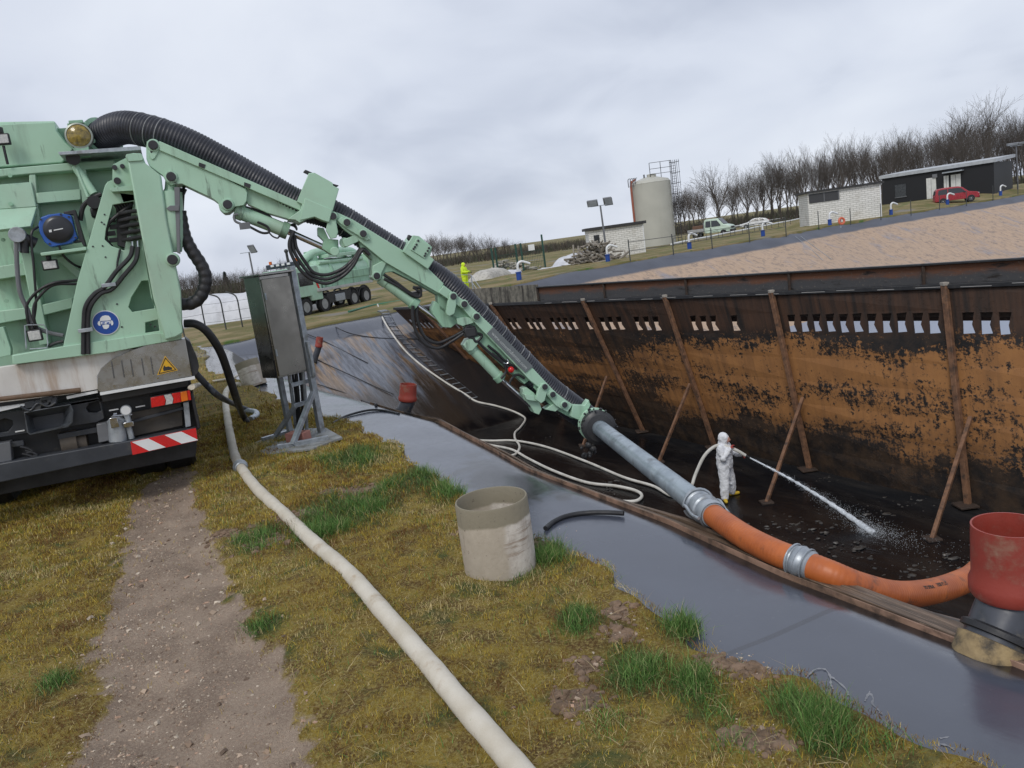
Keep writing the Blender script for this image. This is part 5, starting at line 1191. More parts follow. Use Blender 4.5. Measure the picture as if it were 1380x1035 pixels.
za = [zk(445, 108), zk(470, 175), zk(520, 255), zk(580, 330), zk(660, 400), zk(760, 470), zk(850, 525), zk(905, 560), zk(985, 578), zk(1060, 600), zk(1115, 625), zk(1132, 645), zk(1110, 680), zk(1085, 705), zk(1085, 735)]
tag(obj('pressure_hose', hose(lay(za, .045) + [PL(*zk(*p), Vector((0, 0, FLOOR + .05)), UP) for p in ((1105, 765), (1085, 800), (1030, 815))], .042, 8, 8), WHH), 'white hose running down the far slope and curling up on the black floor', 'hose')
zb_ = [(618, 592), (660, 594), (694, 594), (735, 602), (790, 622), (840, 643), (880, 655), (905, 668), (925, 664)]
zw = [PL(*p, Vector((0, 0, FLOOR + .05)), UP) for p in zb_]
PERSON = S(981, 672)
wk_f = Vector((.80, -.60, 0)).normalized(); wk_l = Vector((-wk_f.y, wk_f.x, 0))
sh_ = PERSON + wk_l * -.12 - wk_f * .1 + UP * 1.47
zw += [YD(932, 655, PERSON.y - .1), YD(937, 640, PERSON.y), YD(947, 618, PERSON.y), YD(957, 606, PERSON.y), sh_, sh_ + wk_f * .2 + UP * -.02 + wk_l * .03, PERSON + wk_f * .33 + UP * 1.34 + wk_l * -.02, PERSON + wk_f * .52 + UP * 1.17 + wk_l * .1]
jets = PERSON + wk_f * .62 + UP * 1.10 + wk_l * .14
ph = thing('pressure_hose', 'white water hose held over the shoulder of the worker in white', 'hose', zw[4] - UP * .05)
obj('hose_tube', hose(zw, .042, 10, 8), WHH, ph)
obj('nozzle', B().tube([zw[-1], zw[-1].lerp(jets, .4), jets], [.04, .032, .02], 12), DARKPIN, ph)
zc = [(640, 596), (662, 600), (690, 606), (712, 618), (745, 634), (790, 650), (830, 655), (856, 661), (865, 668), (857, 675), (835, 675), (800, 668), (768, 655), (735, 640), (700, 622), (670, 608)]
tag(obj('pressure_hose', hose([S(px, py, .05) if 0 else PL(px, py, Vector((0, 0, FLOOR + .05)), UP) for px, py in zc], .045, 8, 8), WHH), 'white hose lying in a long flat loop on the black floor behind the ledge', 'hose')
# rope ladder on the far slope
A_, C_ = S(*zk(462, 138), .03), S(*zk(885, 540), .03)
ld = thing('rope_ladder', 'dark rope ladder lying down the liner slope beside the white hose', 'ladder', C_)
LP = [S(*zk(X, Y), .04) for X, Y in ((462, 138), (520, 215), (590, 300), (670, 370), (760, 440), (830, 495), (890, 545))]
LPs = resample(spline(LP, 10), .42); side = Vector((NX, NY, 0)) * .2
for sg in (-1, 1): obj('ladder_rope', B().tube([Vector((p.x + side.x * sg, p.y + side.y * sg, surf_z(p.x + side.x * sg, p.y + side.y * sg) + .05)) for p in LPs], .018, 6), RUBBER, ld)
for p in LPs: obj('rung', B().cyl(Vector((p.x - side.x, p.y - side.y, surf_z(p.x - side.x, p.y - side.y) + .06)), Vector((p.x + side.x, p.y + side.y, surf_z(p.x + side.x, p.y + side.y) + .06)), .022, seg=6), GALV, ld)

for L, lab in ((((1072, 319), (1083, 328), (1096, 339), (1109, 351)), 'left one of two thin lines down the orange slope below the brick building'), (((1079, 318.5), (1091, 328), (1106, 339), (1121, 350)), 'right one of two thin lines down the orange slope below the brick building')):
    tag(obj('rope', hose([S(px, py, .02) for px, py in L], .016, 6, 6), GALV), lab, 'rope')
# ------------------------------------------------------------------ rusty baffle wall in the basin
ZT, ZB = -.32, -5.22
pp = [((785, 408), (846, 580)), ((894, 404), (957, 602)), ((1045, 397), (1111, 641)), ((1269, 390), (1341, 694))]
tops = [Z(*a, ZT) for a, c in pp]; bots = [Z(*c, ZB) for a, c in pp]
tt_ = lambda p: p.x * TX + p.y * TY
nn_ = lambda p: p.x * NX + p.y * NY
kt = np.polyfit([tt_(p) for p in tops], [nn_(p) for p in tops], 1); kb = np.polyfit([tt_(p) for p in bots], [nn_(p) for p in bots], 1)
def nt(n, t, z): d = NX * TY - NY * TX; return Vector(((n * TY - t * NY) / d, (NX * t - TX * n) / d, z))
sk = np.mean([tt_(c) - tt_(a) for a, c in zip(tops, bots)])
def WT(t, o=0.0): return nt(np.polyval(kt, t) + o, t, ZT)
def WB(t, o=0.0): return nt(np.polyval(kb, t + sk) + o, t + sk, ZB)
HH = 5.0
def WP_(t, d, o=0.0): return WT(t, o).lerp(WB(t, o), d / HH)
pts_t = sorted([tt_(p) for p in tops]); gap = 4.6
T_left = None
for _t in np.arange(-34, -44, -.05):
    _p = WT(_t)
    if _p.x * MX + _p.y * MY < edge_m(_p.x * NX + _p.y * NY) + 1.6: break
T_left = float(_t)
allp = [max(T_left + .6, pts_t[0] - 10.4), pts_t[0] - 5.2] + pts_t + [pts_t[-1] + 4.8, pts_t[-1] + 9.6]
def wall_material():
    s = NT('rusty wall'); sx = s.n('ShaderNodeSeparateXYZ'); s.put(sx.inputs[0], s.uv); u, d = sx.outputs[0], sx.outputs[1]
    uv = s.uv; uvs = s.map(uv, scale=(.3, 1, 1))
    big = s.noise(.55, 4, .55, vec=uvs); med = s.noise(2.2, 6, .65, vec=uv); sp = s.noise(6.5, 7, .75, vec=uv); spf = s.noise(16, 6, .75, vec=uv)
    run = s.noise(3.5, 5, .6, vec=s.map(uv, scale=(1.4, .09, 1)))
    dd = s.add(d, s.add(s.mul(s.math('SUBTRACT', big, .5), 2.6), s.mul(s.math('SUBTRACT', med, .5), .5)))
    right = s.step(u, 12.0, 21.5)
    org = s.mix(s.step(med, .35, .66), (.29, .135, .045), (.20, .09, .032)); org = s.mix(s.step(run, .42, .70), org, (.12, .058, .026))
    org = s.mix(s.mul(right, .45), org, (.37, .17, .058))
    blk = s.mix(s.step(med, .4, .7), (.010, .009, .009), (.035, .023, .016))
    brown = s.mix(s.step(run, .35, .65), (.062, .034, .018), (.024, .016, .012)); brown = s.mix(s.step(s.noise(1.6, 6, .6, vec=uv), .52, .68), brown, (.11, .052, .024))
    # amount of orange: a band that is clean on the right and nearly gone on the left
    band = s.mul(s.step(dd, 1.0, 2.3), s.step(dd, 4.2, 3.2))
    low = s.mul(s.step(dd, 2.1, 2.5), s.step(dd, 3.5, 3.0))
    band = s.math('MAXIMUM', s.mul(band, s.step(u, 9, 19, .34, 1.05)), s.mul(low, .78))
    thr = s.add(s.mul(s.math('SUBTRACT', sp, .5), 3.5), s.mul(s.math('SUBTRACT', spf, .5), 2.3)); thr = s.add(thr, s.mul(s.math('SUBTRACT', s.noise(5, 5, .6, vec=s.map(uv, scale=(1.2, .12, 1))), .5), -1.6)); thr = s.add(thr, s.mul(s.math('SUBTRACT', s.noise(.9, 5, .6, vec=s.map(uv, scale=(.45, 1, 1), loc=(2.3, 0, 0))), .53), 3.4))
    om = s.step(s.add(s.math('MAXIMUM', band, s.mul(s.step(u, 7.0, 4.5), .85)), thr), .26, .66)
    dk = s.step(dd, 3.3, 4.4); upper = s.step(d, 1.25, .8)
    base = s.mix(s.step(s.math('SUBTRACT', u, s.mul(d, 1.2)), 9, 15), brown, blk)
    c = s.mix(om, base, org)
    lowd = s.mix(s.step(med, .35, .7), (.012, .009, .008), (.05, .03, .017)); c = s.mix(dk, c, lowd)
    top = s.mix(s.step(run, .35, .7), (.062, .031, .018), (.016, .012, .010)); c = s.mix(upper, c, top)
    h = s.add(s.mul(s.inv(om), .6), s.mul(spf, .4))
    return s.fin(c, s.step(sp, .3, .7, .5, .8), 0, s.bump(h, .5, .02), .35)
WALLM = wall_material()
RUST = pm('rusty angle steel', (.20, .10, .052), (.115, .056, .03), sc=5, rough=.75, dirt=(.05, .032, .022), damt=.42, dsc=6, bump=.2)
RUSTD = pm('dark rust', (.05, .03, .02), (.03, .02, .015), sc=5, rough=.7, dirt=(.12, .09, .07), damt=.3)
wbase = WB(pts_t[2]); wall = thing('baffle_wall', 'long rusty orange and black baffle wall with slots and sloping props across the basin', 'wall', (wbase.x, wbase.y, FLOOR))
def add_uv(o, f):
    me = o.data; uv = me.uv_layers.new(name='UVMap'); co = [o_ for o_ in me.vertices]
    M = frame(o.parent)
    for L in me.loops: uv.data[L.index].uv = f(M @ me.vertices[L.vertex_index].co)
def wall_uv(p):
    d = (ZT - p.z) / (ZT - ZB) * HH
    return (tt_(p) - sk * d / HH - T_left, d)
for i in range(len(allp) - 1):
    a, c = allp[i], allp[i + 1]; b = B(); V = {}
    if i == 0: a = T_left
    def q4(pts):
        k = b.addv([WP_(t, d, .13) for t, d in pts]); b.face(range(k, k + len(pts)))
    q4([(a, 0), (c, 0), (c, .52), (a, .52)])
    n_ = max(1, int((c - a - .4) / .36)); cwid = (c - a - .36) / n_; x0 = a + .18
    q4([(a, .52), (x0, .52), (x0, 1.12), (a, 1.12)]); q4([(c - .18, .52), (c, .52), (c, 1.12), (c - .18, 1.12)])
    for j in range(n_):
        s0, s1 = x0 + j * cwid, x0 + (j + 1) * cwid; w = s1 - s0
        if i < 4 and random.random() < .2 or random.random() < .1:
            q4([(s0, .52), (s1, .52), (s1, 1.12), (s0, 1.12)]); continue
        o6 = [(s0, .52), (s1, .52), (s1, .86), (s1, 1.12), (s0, 1.12), (s0, .86)]
        jx = random.uniform(-.02, .02) * w; jd = random.uniform(-.02, .02)
        h6 = [(s0 + w * .20 + jx, .57), (s1 - w * .12 + jx, .56 + jd), (s1 - w * random.uniform(.3, .45) + jx, .84 + jd), (s1 - w * random.uniform(.16, .28) + jx, 1.03 + jd), (s0 + w * random.uniform(.12, .2) + jx, 1.05 + jd), (s0 + w * .18 + jx, .84 + jd)]
        for k in range(6):
            k2 = (k + 1) % 6; q4([o6[k], o6[k2], h6[k2], h6[k]])
    m_ = 6
    for j in range(m_):
        d0, d1 = 1.12 + (HH - 1.12) * j / m_, 1.12 + (HH - 1.12) * (j + 1) / m_; q4([(a, d0), (c, d0), (c, d1), (a, d1)])
    o = obj('wall_panel', b, WALLM, wall, smooth=False, fixn=False); add_uv(o, wall_uv)
    so = o.modifiers.new('thickness', 'SOLIDIFY'); so.thickness = .035; so.offset = 0
o = obj('scum_board', B().prism([WP_(T_left, .42, .4), WP_(allp[-1], .42, .4), WP_(allp[-1], .80, .4), WP_(T_left, .80, .4)], Vector((NX, NY, 0)) * .05), RUSTD, wall)
for i, t in enumerate(allp):
    a, c = WP_(t, -.08, .03), WP_(t, HH + .05, .03)
    ps = obj('post', B().bar(a, c, .13, .12, Vector((NX, NY, 0))), RUST, wall, .01)
    if i == 0: continue
    obj('post_cap', B().box(a + UP * .03, (.14, .16, .08)), pm('limescale', (.34, .31, .27), rough=.8), ps, .01)
    fp = WP_(t, HH, .0); obj('foot_plate', B().box((fp.x - .05, fp.y, FLOOR + .06), (.42, .42, .05)), RUSTD, ps, .01)
bra = {1: ((818, 507), (786, 600)), 2: ((930, 517), (888, 622)), 3: ((1082, 536), (1033, 677)), 4: ((1308, 562), (1256, 726))}
for i, (hp_, fp_) in bra.items():
    t = pts_t[i - 1]; hd = PL(*hp_, WP_(t, 2.4, -.05), Vector((NX, NY, 0))); ft = Z(*fp_, FLOOR + .02)
    br_ = obj('prop', B().bar(hd, ft, .085, .085), RUST, wall, .008); obj('prop_foot', B().box(ft, (.3, .3, .06)), RUSTD, br_, .01)
t = pts_t[-1] + 4.8; hd = WP_(t, 2.5, -.05); obj('prop', B().bar(hd, Vector((hd.x - 1.4, hd.y - .9, FLOOR)), .085, .085), RUST, wall, .008)
# upper trough edge
def band_material():
    s = NT('upper edge plate'); uv = s.uv; sx = s.n('ShaderNodeSeparateXYZ'); s.put(sx.inputs[0], uv)
    run = s.noise(4, 6, .65, vec=s.map(uv, scale=(.35, 1.3, 1))); sp = s.noise(14, 6, .7, vec=uv)
    c = s.mix(s.step(s.add(sx.outputs[1], s.mul(s.math('SUBTRACT', run, .5), .5)), .10, .30), (.14, .06, .032), (.06, .06, .063))
    c = s.mix(s.step(sp, .56, .70), c, (.15, .13, .11)); c = s.mix(s.step(run, .56, .7), c, (.022, .018, .016))
    return s.fin(c, .7, 0, s.bump(sp, .3, .01), .3)
BANDM = band_material()
zt_r = YD(1269, 357, WT(pts_t[-1], .2).y).z; zt_l = YD(785, 384, WT(pts_t[0], .2).y).z
def ztop(t): return float(np.interp(t, [pts_t[0], pts_t[-1]], [zt_l, zt_r]))
t_c = tt_(PL(742, 390, WT(pts_t[0], .2), Vector((NX, NY, 0)))); t_l = tt_(PL(664, 396, WT(pts_t[0], .2), Vector((NX, NY, 0))))
def band(nm, ta, tb_, m, o1=.2, h0=-.26, extra=0):
    a, c = WT(ta, o1), WT(tb_, o1); a0 = Vector((a.x, a.y, h0)); c0 = Vector((c.x, c.y, h0)); a1 = Vector((a.x, a.y, ztop(ta) + extra)); c1 = Vector((c.x, c.y, ztop(tb_) + extra))
    o = obj(nm, B().prism([a0, c0, c1, a1], Vector((NX, NY, 0)) * .06), m, wall, .006); add_uv(o, lambda p: (tt_(p) - T_left, (ztop(tt_(p)) - p.z))); return o
edges = [t_c + .01] + [float(x) for x in np.arange(t_c + 3.4, allp[-1], 3.4)] + [allp[-1]]
for a, c in zip(edges, edges[1:]):
    band('edge_plate', a, c - .01, BANDM)
    p = WT(a, .14); obj('edge_strut', B().box((p.x, p.y, (ztop(a) - .3) / 2 + .03), (.06, .06, ztop(a) + .34)), RUSTD, wall, .005)
    lipa, lipc = WT(a, .16), WT(c, .16); obj('edge_lip', B().bar((lipa.x, lipa.y, ztop(a) + .02), (lipc.x, lipc.y, ztop(c) + .02), .14, .05), BLACK, wall, .01)
band('concrete_edge', max(T_left, t_l), t_c, pm('lichen concrete', (.20, .185, .15), (.10, .095, .08), sc=6, rough=.9, dirt=(.025, .022, .02), damt=.45, dsc=5, streak=True, bump=.3), .16, -.26, .12)
a, c = WT(T_left, .1), WT(allp[-1], .1)
obj('rim_channel', B().bar((a.x, a.y, ZT + .05), (c.x, c.y, ZT + .05), .16, .11), BLACK, wall, .012)
b = B(); t = pts_t[0] - 2
while t < allp[-1]:
    L = random.uniform(.35, .8); p, q = WT(t, .015), WT(t + L, .015); z = ZT + .05 + random.uniform(-.02, .02); b.bar((p.x, p.y, z), (q.x, q.y, z), .012, .014); t += L + random.uniform(.25, .7)
obj('scuff_rail', b, pm('bare steel', (.35, .34, .33), rough=.5), wall)
# sludge clods on the floor
def clods():
    pts = []
    for px, py, sp_, k in ((1105, 712, 60, 40), (1060, 705, 45, 30), (1180, 690, 60, 26), (1220, 770, 60, 40), (1270, 755, 50, 30), (1150, 740, 60, 40), (1000, 730, 60, 30), (820, 655, 40, 30), (1115, 645, 18, 16), (1345, 694, 20, 16), (960, 605, 14, 12), (1240, 680, 40, 14), (730, 590, 40, 10)):
        for _ in range(k): pts.append((px + random.gauss(0, sp_ * .5), py + random.gauss(0, sp_ * .14)))
    b = B()
    for px, py in pts:
        p = Z(px, py, FLOOR)
        if p.y < 8 or nn_(p) < 7: continue
        r = .012 + random.expovariate(1 / .014); r = min(r, .06); k0 = len(b.v); b.ball(p, r, 6, 4, (random.uniform(.6, 2.2), random.uniform(.6, 1.6), .55))
        for k in range(k0, len(b.v)):
            v = Vector(b.v[k]); b.v[k] = tuple(v + mnoise.noise_vector(v * 14) * r * .5)
    tag(obj('sludge', b, pm('sludge clods', (.05, .042, .034), (.02, .018, .016), sc=9, rough=.4, dirt=(.09, .08, .07), damt=.3, dsc=20)), 'lumps of dark sludge left on the basin floor', kind='stuff')
clods()
# water jet
def jet():
    hit = S(1178, 719); n = 40; P = [jets.lerp(hit, k / n) + UP * (.10 * math.sin(math.pi * k / n)) for k in range(n + 1)]
    s = NT('white water'); nz = s.noise(7, 6, .7, vec=s.map(s.obj, scale=(1, 1, 1)))
    m = s.fin((.8, .85, .9), .3, 0, None, .5); s.b.inputs['Alpha'].default_value = 1
    s.put(s.b.inputs['Alpha'], s.step(nz, .25, .75, .2, .95))
    b = B().tube(P, [.018 + .05 * (k / n) ** 1.5 + (.012 * math.sin(k * 2.3) if k > 8 else 0) for k in range(n + 1)], 10)
    for _ in range(2600):
        k = random.random() ** .55; p = jets.lerp(hit, k) + UP * (.10 * math.sin(math.pi * k)); s_ = .02 + .17 * k ** 2
        b.ball(p + Vector((random.gauss(0, s_), random.gauss(0, s_), random.gauss(0, s_ * .8))), random.uniform(.002, .005), 4, 3)
    d = (hit - jets); d.z = 0; d.normalize(); e = Vector((-d.y, d.x, 0))
    for _ in range(2200):
        a = random.expovariate(1 / .5); b.ball(hit + d * (a - .35) + e * random.gauss(0, .08 + .16 * a) + UP * abs(random.gauss(0, .10)), random.uniform(.002, .006), 4, 3)
    tag(obj('water_jet', b, m, None, fixn=False), 'white water jet from the hose of the worker onto the floor', 'water jet')
jet()
# ------------------------------------------------------------------ people
SKIN = pm('skin', (.50, .26, .19), (.45, .22, .16), rough=.55)
SUIT = pm('white coverall', (.76, .77, .79), (.66, .67, .70), sc=7, rough=.75, bump=.6, bsc=16, dirt=(.40, .38, .34), damt=.36)
HIVIS = pm('hi-vis yellow', (.62, .80, .02), (.52, .70, .02), sc=6, rough=.6, bump=.4, bsc=14)
BOOT = pm('yellow boot', (.62, .42, .03), rough=.5); GLOVE = pm('red glove', (.30, .04, .03), rough=.6)
def blend(b, P):  # a chain of joints with radii
    pts = [p for p, r in P]; rs = [r for p, r in P]; b.tube(pts, rs, 14)
    for p, r in P: b.ball(p, r * .995, 14, 8)
def skinned(name, b, m, par, voxel=.014, smooth_=4):
    o = obj(name, b, m, par, local=True)
    r = o.modifiers.new('join', 'REMESH'); r.mode = 'VOXEL'; r.voxel_size = voxel; r.use_smooth_shade = True
    s = o.modifiers.new('soft', 'SMOOTH'); s.factor = .5; s.iterations = smooth_
    if name in ('coverall', 'jacket', 'hood'):
        for nm, sc, st in (('folds', .11, .034), ('creases', .045, .014)):
            tx = bpy.data.textures.get(nm) or bpy.data.textures.new(nm, 'CLOUDS'); tx.noise_scale = sc; d = o.modifiers.new(nm, 'DISPLACE'); d.texture = tx; d.strength = st; d.mid_level = .5
    return o
V = Vector
def hand(b, wrist, d, nrm, curl=1.2, flip=1):
    d, nrm = V(d).normalized(), V(nrm).normalized(); s = d.cross(nrm).normalized() * flip
    blend(b, [(V(wrist), .028), (V(wrist) + d * .05 + s * .012, .03), (V(wrist) + d * .08, .028)])
    for k, L in enumerate((.068, .076, .07, .055)):
        root = V(wrist) + d * .088 + s * (.028 - .019 * k); dirs = [d, d * math.cos(curl) + nrm * math.sin(curl), d * math.cos(curl * 1.8) + nrm * math.sin(curl * 1.8)]
        p = root; ch = [(p, .0105)]
        for j, dd in enumerate(dirs): p = p + dd * L * (.42, .32, .26)[j]; ch.append((p, .0098 - .001 * j))
        blend(b, ch)
    p = V(wrist) + d * .03 + s * .034; blend(b, [(p, .013), (p + (d * .5 + s * .6 + nrm * .4).normalized() * .035, .012), (p + (d * .7 + s * .5 + nrm * .9).normalized() * .065, .0095)])
def person(loc, fwd, label, suit, hooded, pose, height=1.78, boots=BOOT, gloves=GLOVE, shade=None):
    rz = math.atan2(fwd.y, fwd.x); t = thing('person', label, 'person', loc, rz); k = height / 1.78; t.scale = (k, k, k)
    b = B(); hd = V(pose['head'])
    # one continuous body: trunk, neck, head, limbs
    blend(b, [(V((0, 0, .95)), .135), (V((.0, 0, 1.12)), .125), (V((.01, 0, 1.32)), .145), (V((.0, 0, 1.44)), .11), (V((.01, 0, 1.50)), .06), (hd - V((0, 0, .09)), .058)])
    b.ball(hd, .105, 16, 12, (.98, .78, 1.12)); b.ball(hd + V((.03, 0, -.05)), .07, 14, 10, (.9, .8, 1)); b.ball(hd + V((.108, 0, -.02)), .018, 8, 6, (1, .8, 1.5)); b.ball(hd + V((.085, 0, -.062)), .026, 8, 6, (.7, 1, .4))
    for sg in (-1, 1):
        b.ball(hd + V((.0, .084 * sg, -.01)), .028, 8, 6, (.7, .3, 1.1)); b.ball(hd + V((.088, .032 * sg, .012)), .012, 8, 6)
        L = pose['legs'][0 if sg == 1 else 1]; A = pose['arms'][0 if sg == 1 else 1]
        blend(b, [(V(L[0]), .09), (V(L[1]), .062), (V(L[2]), .042)]); blend(b, [(V((.0, .17 * sg, 1.43)), .06), (V(A[0]), .045), (V(A[1]), .032)])
    skinned('body', b, SKIN, t)
    # eyes
    for sg in (-1, 1): obj('eye', B().ball(hd + V((.093, .032 * sg, .012)), .010, 8, 6), DARKPIN, t, local=True)
    # coverall or jacket and trousers following the body
    b = B(); 
    for y_ in (-.055, .055): blend(b, [(V((0, y_, .93)), .19), (V((.01, y_, 1.12)), .19), (V((.02, y_, 1.33)), .185), (V((.0, y_ * .8, 1.44)), .13), (V((.0, 0, 1.505)), .085)])
    for sg in (-1, 1):
        L = pose['legs'][0 if sg == 1 else 1]; A = pose['arms'][0 if sg == 1 else 1]
        an = V(L[2]); kn = V(L[1]); hp_ = V(L[0])
        blend(b, [(hp_, .155), (hp_.lerp(kn, .5), .14), (kn, .122), (kn.lerp(an, .35), .122), (kn.lerp(an, .75), .108), (an + (kn - an) * .06, .098)])
        sh = V((.0, .19 * sg, 1.42)); el = V(A[0]); wr = V(A[1])
        blend(b, [(sh, .1), (sh.lerp(el, .5), .088), (el, .08), (el.lerp(wr, .6), .068), (wr + (el - wr) * .05, .056)])
    random.seed(3)
    for _ in range(26): b.ball((random.uniform(-.05, .1), random.choice((-1, 1)) * random.uniform(.06, .19), random.uniform(.25, 1.25)), random.uniform(.03, .06), 8, 6, (1.2, 1.2, .4))
    skinned('coverall' if hooded else 'jacket', b, suit, t, .013, 3)
    b = B(); b.ball(hd + V((-.02, 0, .012)), .138, 18, 12, (1.0, .95, 1.1)); blend(b, [(hd + V((-.03, 0, -.06)), .118), (V((-.02, 0, 1.49)), .115)])
    h = skinned('hood', b, suit, t, .012, 3)
    b = B(); b.ball(hd + V((.075, 0, -.022)), .082, 16, 12, (.85, .82, 1.05)); b.ball(hd + V((.148, 0, -.03)), .017, 8, 6, (1, .8, 1.4)); f = skinned('face', b, SKIN, t, .008, 2)
    for sg in (-1, 1): obj('eye_socket', B().ball(hd + V((.135, .03 * sg, -.0)), .011, 8, 6), DARKPIN, t, local=True)
    obj('mouth', B().ball(hd + V((.132, 0, -.068)), .02, 8, 6, (.5, 1.1, .35)), GLOVE, t, local=True)
    for sg in (-1, 1):
        L = pose['legs'][0 if sg == 1 else 1]; an = V(L[2]); dr = V(L[3])
        b = B(); blend(b, [(an + V((0, 0, .08)), .07), (an + V((0, 0, -.02)), .062)]); blend(b, [(V((an.x, an.y, .05)) - dr * .05, .05), (V((an.x, an.y, .05)) + dr * .09, .052), (V((an.x, an.y, .045)) + dr * .17, .042)])
        skinned('boot', b, boots, t, .012, 2)
        A = pose['arms'][0 if sg == 1 else 1]; b = B(); wr = V(A[1]); hand(b, wr, V(A[2]), V(A[3]), 1.0, sg); skinned('glove', b, gloves, t, .006, 1)
    return t
random.seed(11)
person(PERSON, wk_f, 'person in a hooded white coverall and yellow boots spraying water on the basin floor', SUIT, True,
       dict(head=(.05, -.02, 1.635), legs=(((.0, .10, .90), (.04, .20, .49), (.02, .27, .09), V((.8, .7, 0)).normalized()), ((.0, -.11, .90), (.02, -.17, .49), (.0, -.21, .09), V((.55, -.85, 0)).normalized())),
            arms=(((.10, .27, 1.17), (.40, .15, 1.17), (.8, -.4, -.2), (-.2, -.6, -.7)), ((.08, -.29, 1.18), (.22, -.12, 1.40), (.4, .6, .6), (.5, .5, -.6)))))
YL = Vector((*Z(628, 386, .0)[:2], 0)); YL.z = surf_z(YL.x, YL.y) + .03
ytop = YD(628, 354, YL.y).z
person(YL, Vector((.9, -.5, 0)).normalized(), 'person in a hooded hi-vis yellow rain suit standing by the railing', HIVIS, True,
       dict(head=(.05, 0, 1.62), legs=(((0, .09, .9), (.02, .11, .49), (0, .12, .09), V((1, 0, 0))), ((0, -.09, .9), (.02, -.11, .49), (0, -.12, .09), V((1, 0, 0)))),
            arms=(((.08, .28, 1.18), (.36, .16, 1.13), (1, -.3, 0), (0, -.5, -.8)), ((.08, -.28, 1.18), (.36, -.1, 1.15), (1, .3, 0), (0, .5, -.8)))), height=max(1.6, min(2.0, (ytop - YL.z) / 1.0)), boots=RUBBER, gloves=RUBBER)
# ------------------------------------------------------------------ far side: buildings, tank, vehicles, fences, trees
def onz(px, py, z): p = Z(px, py, z); return p
def flat(p): return Vector((p.x, p.y, 0))
BRICKW = NT('white brick'); _t = BRICKW.n('ShaderNodeTexBrick'); BRICKW.put(_t.inputs['Vector'], BRICKW.uv)
for k_, v_ in (('Color1', (.74, .73, .69, 1)), ('Color2', (.64, .63, .59, 1)), ('Mortar', (.40, .39, .36, 1)), ('Scale', 1.0), ('Mortar Size', .02), ('Brick Width', .5), ('Row Height', .17)): _t.inputs[k_].default_value = v_
BRICKW = BRICKW.fin(BRICKW.mix(BRICKW.mul(BRICKW.step(BRICKW.noise(.8, 6, .6), .5, .75), .45), _t.outputs[0], (.30, .27, .21)), .85, 0, None, .2)
ROOFD = pm('dark roof felt', (.045, .045, .047), (.03, .03, .03), rough=.85); ROOFL = pm('pale roof sheet', (.42, .44, .46), (.34, .36, .38), rough=.5)
BLACKW = NT('black cladding'); _w = BLACKW.n('ShaderNodeTexWave', bands_direction='X'); _w.inputs['Scale'].default_value = 3.2; BLACKW.put(_w.inputs['Vector'], BLACKW.uv)
BLACKW = BLACKW.fin(BLACKW.mix(_w.outputs[1], (.012, .012, .014), (.026, .027, .03)), .6, 0, None, .3)
DOORW = pm('white door', (.66, .66, .63), (.58, .58, .55), rough=.5)
def wall_face_uv(o):
    me = o.data; uv = me.uv_layers.new(name='UVMap')
    for p in me.polygons:
        n = p.normal; ax = 0 if abs(n.y) > abs(n.x) else 1
        for li in p.loop_indices:
            c = me.vertices[me.loops[li].vertex_index].co; uv.data[li].uv = (c[ax], c.z)
def building(name, label, A, C_, depth, h, wallm, roofm, cat='building', over=.25, rise=.0, rth=.18):
    """A, C_: the two ground corners of the front as seen from the basin, left then right; built in its own frame along the front"""
    d = flat(C_) - flat(A); L = d.length; rz = math.atan2(d.y, d.x)
    t = thing(name, label, cat, (A.x, A.y, A.z), rz)
    o = obj('wall', B().box((L / 2, depth / 2, h / 2 - .5), (L, depth, h + 1)), wallm, t, local=True); wall_face_uv(o)
    b = B(); k = b.addv([(-over, -over, h), (L + over, -over, h), (L + over, depth + over, h + rise), (-over, depth + over, h + rise)]); k2 = b.addv([(-over, -over, h + rth), (L + over, -over, h + rth), (L + over, depth + over, h + rise + rth), (-over, depth + over, h + rise + rth)])
    for q in ((3, 2, 1, 0), (4, 5, 6, 7), (0, 1, 5, 4), (1, 2, 6, 5), (2, 3, 7, 6), (3, 0, 4, 7)): b.face([k + i for i in q])
    obj('roof', b, roofm, t, local=True)
    return t, L, (lambda px, py: (lambda p: frame(t).inverted() @ p)(PL(px, py, A, Vector((-math.sin(rz), math.cos(rz), 0)))))
def panel(t, nm, x0, x1, z0, z1_, m, o=-.03, th=.06, par=None): return obj(nm, B().box(((x0 + x1) / 2, o, (z0 + z1_) / 2), (x1 - x0, th, z1_ - z0)), m, par or t, .01, local=True)
zf3 = zf(1060, 150, 4.3125); zg = zf(780, 220, 4.6); zh = zf(540, 230, 4.6); zm = zf(1180, 210, 6.9)
# white brick building
A = onz(1091, 307.3, -.16); C_ = onz(1189, 294.6, -.16)
bt, L, loc = building('brick_building', 'low white brick building with a dark flat roof and a long grille window', A, C_, 6.5, 3.05, BRICKW, ROOFD)
dl = L * .42
gw = obj('window', B().box((dl * .5 + .1, -.03, 2.55), (dl, .06, .8)), pm('dark grille', (.05, .052, .055), (.03, .03, .033), sc=30, rough=.6), bt, .01, local=True)
for k_ in range(1, 3): obj('mullion', B().box((.1 + dl * k_ / 2 - (dl * .03 if k_ == 2 else 0), -.075, 2.55), (.06, .03, .8)), GREYP, gw, local=True)
panel(bt, 'corner_strip', L - .12, L - .02, .05, 2.95, WHITE, -.04)
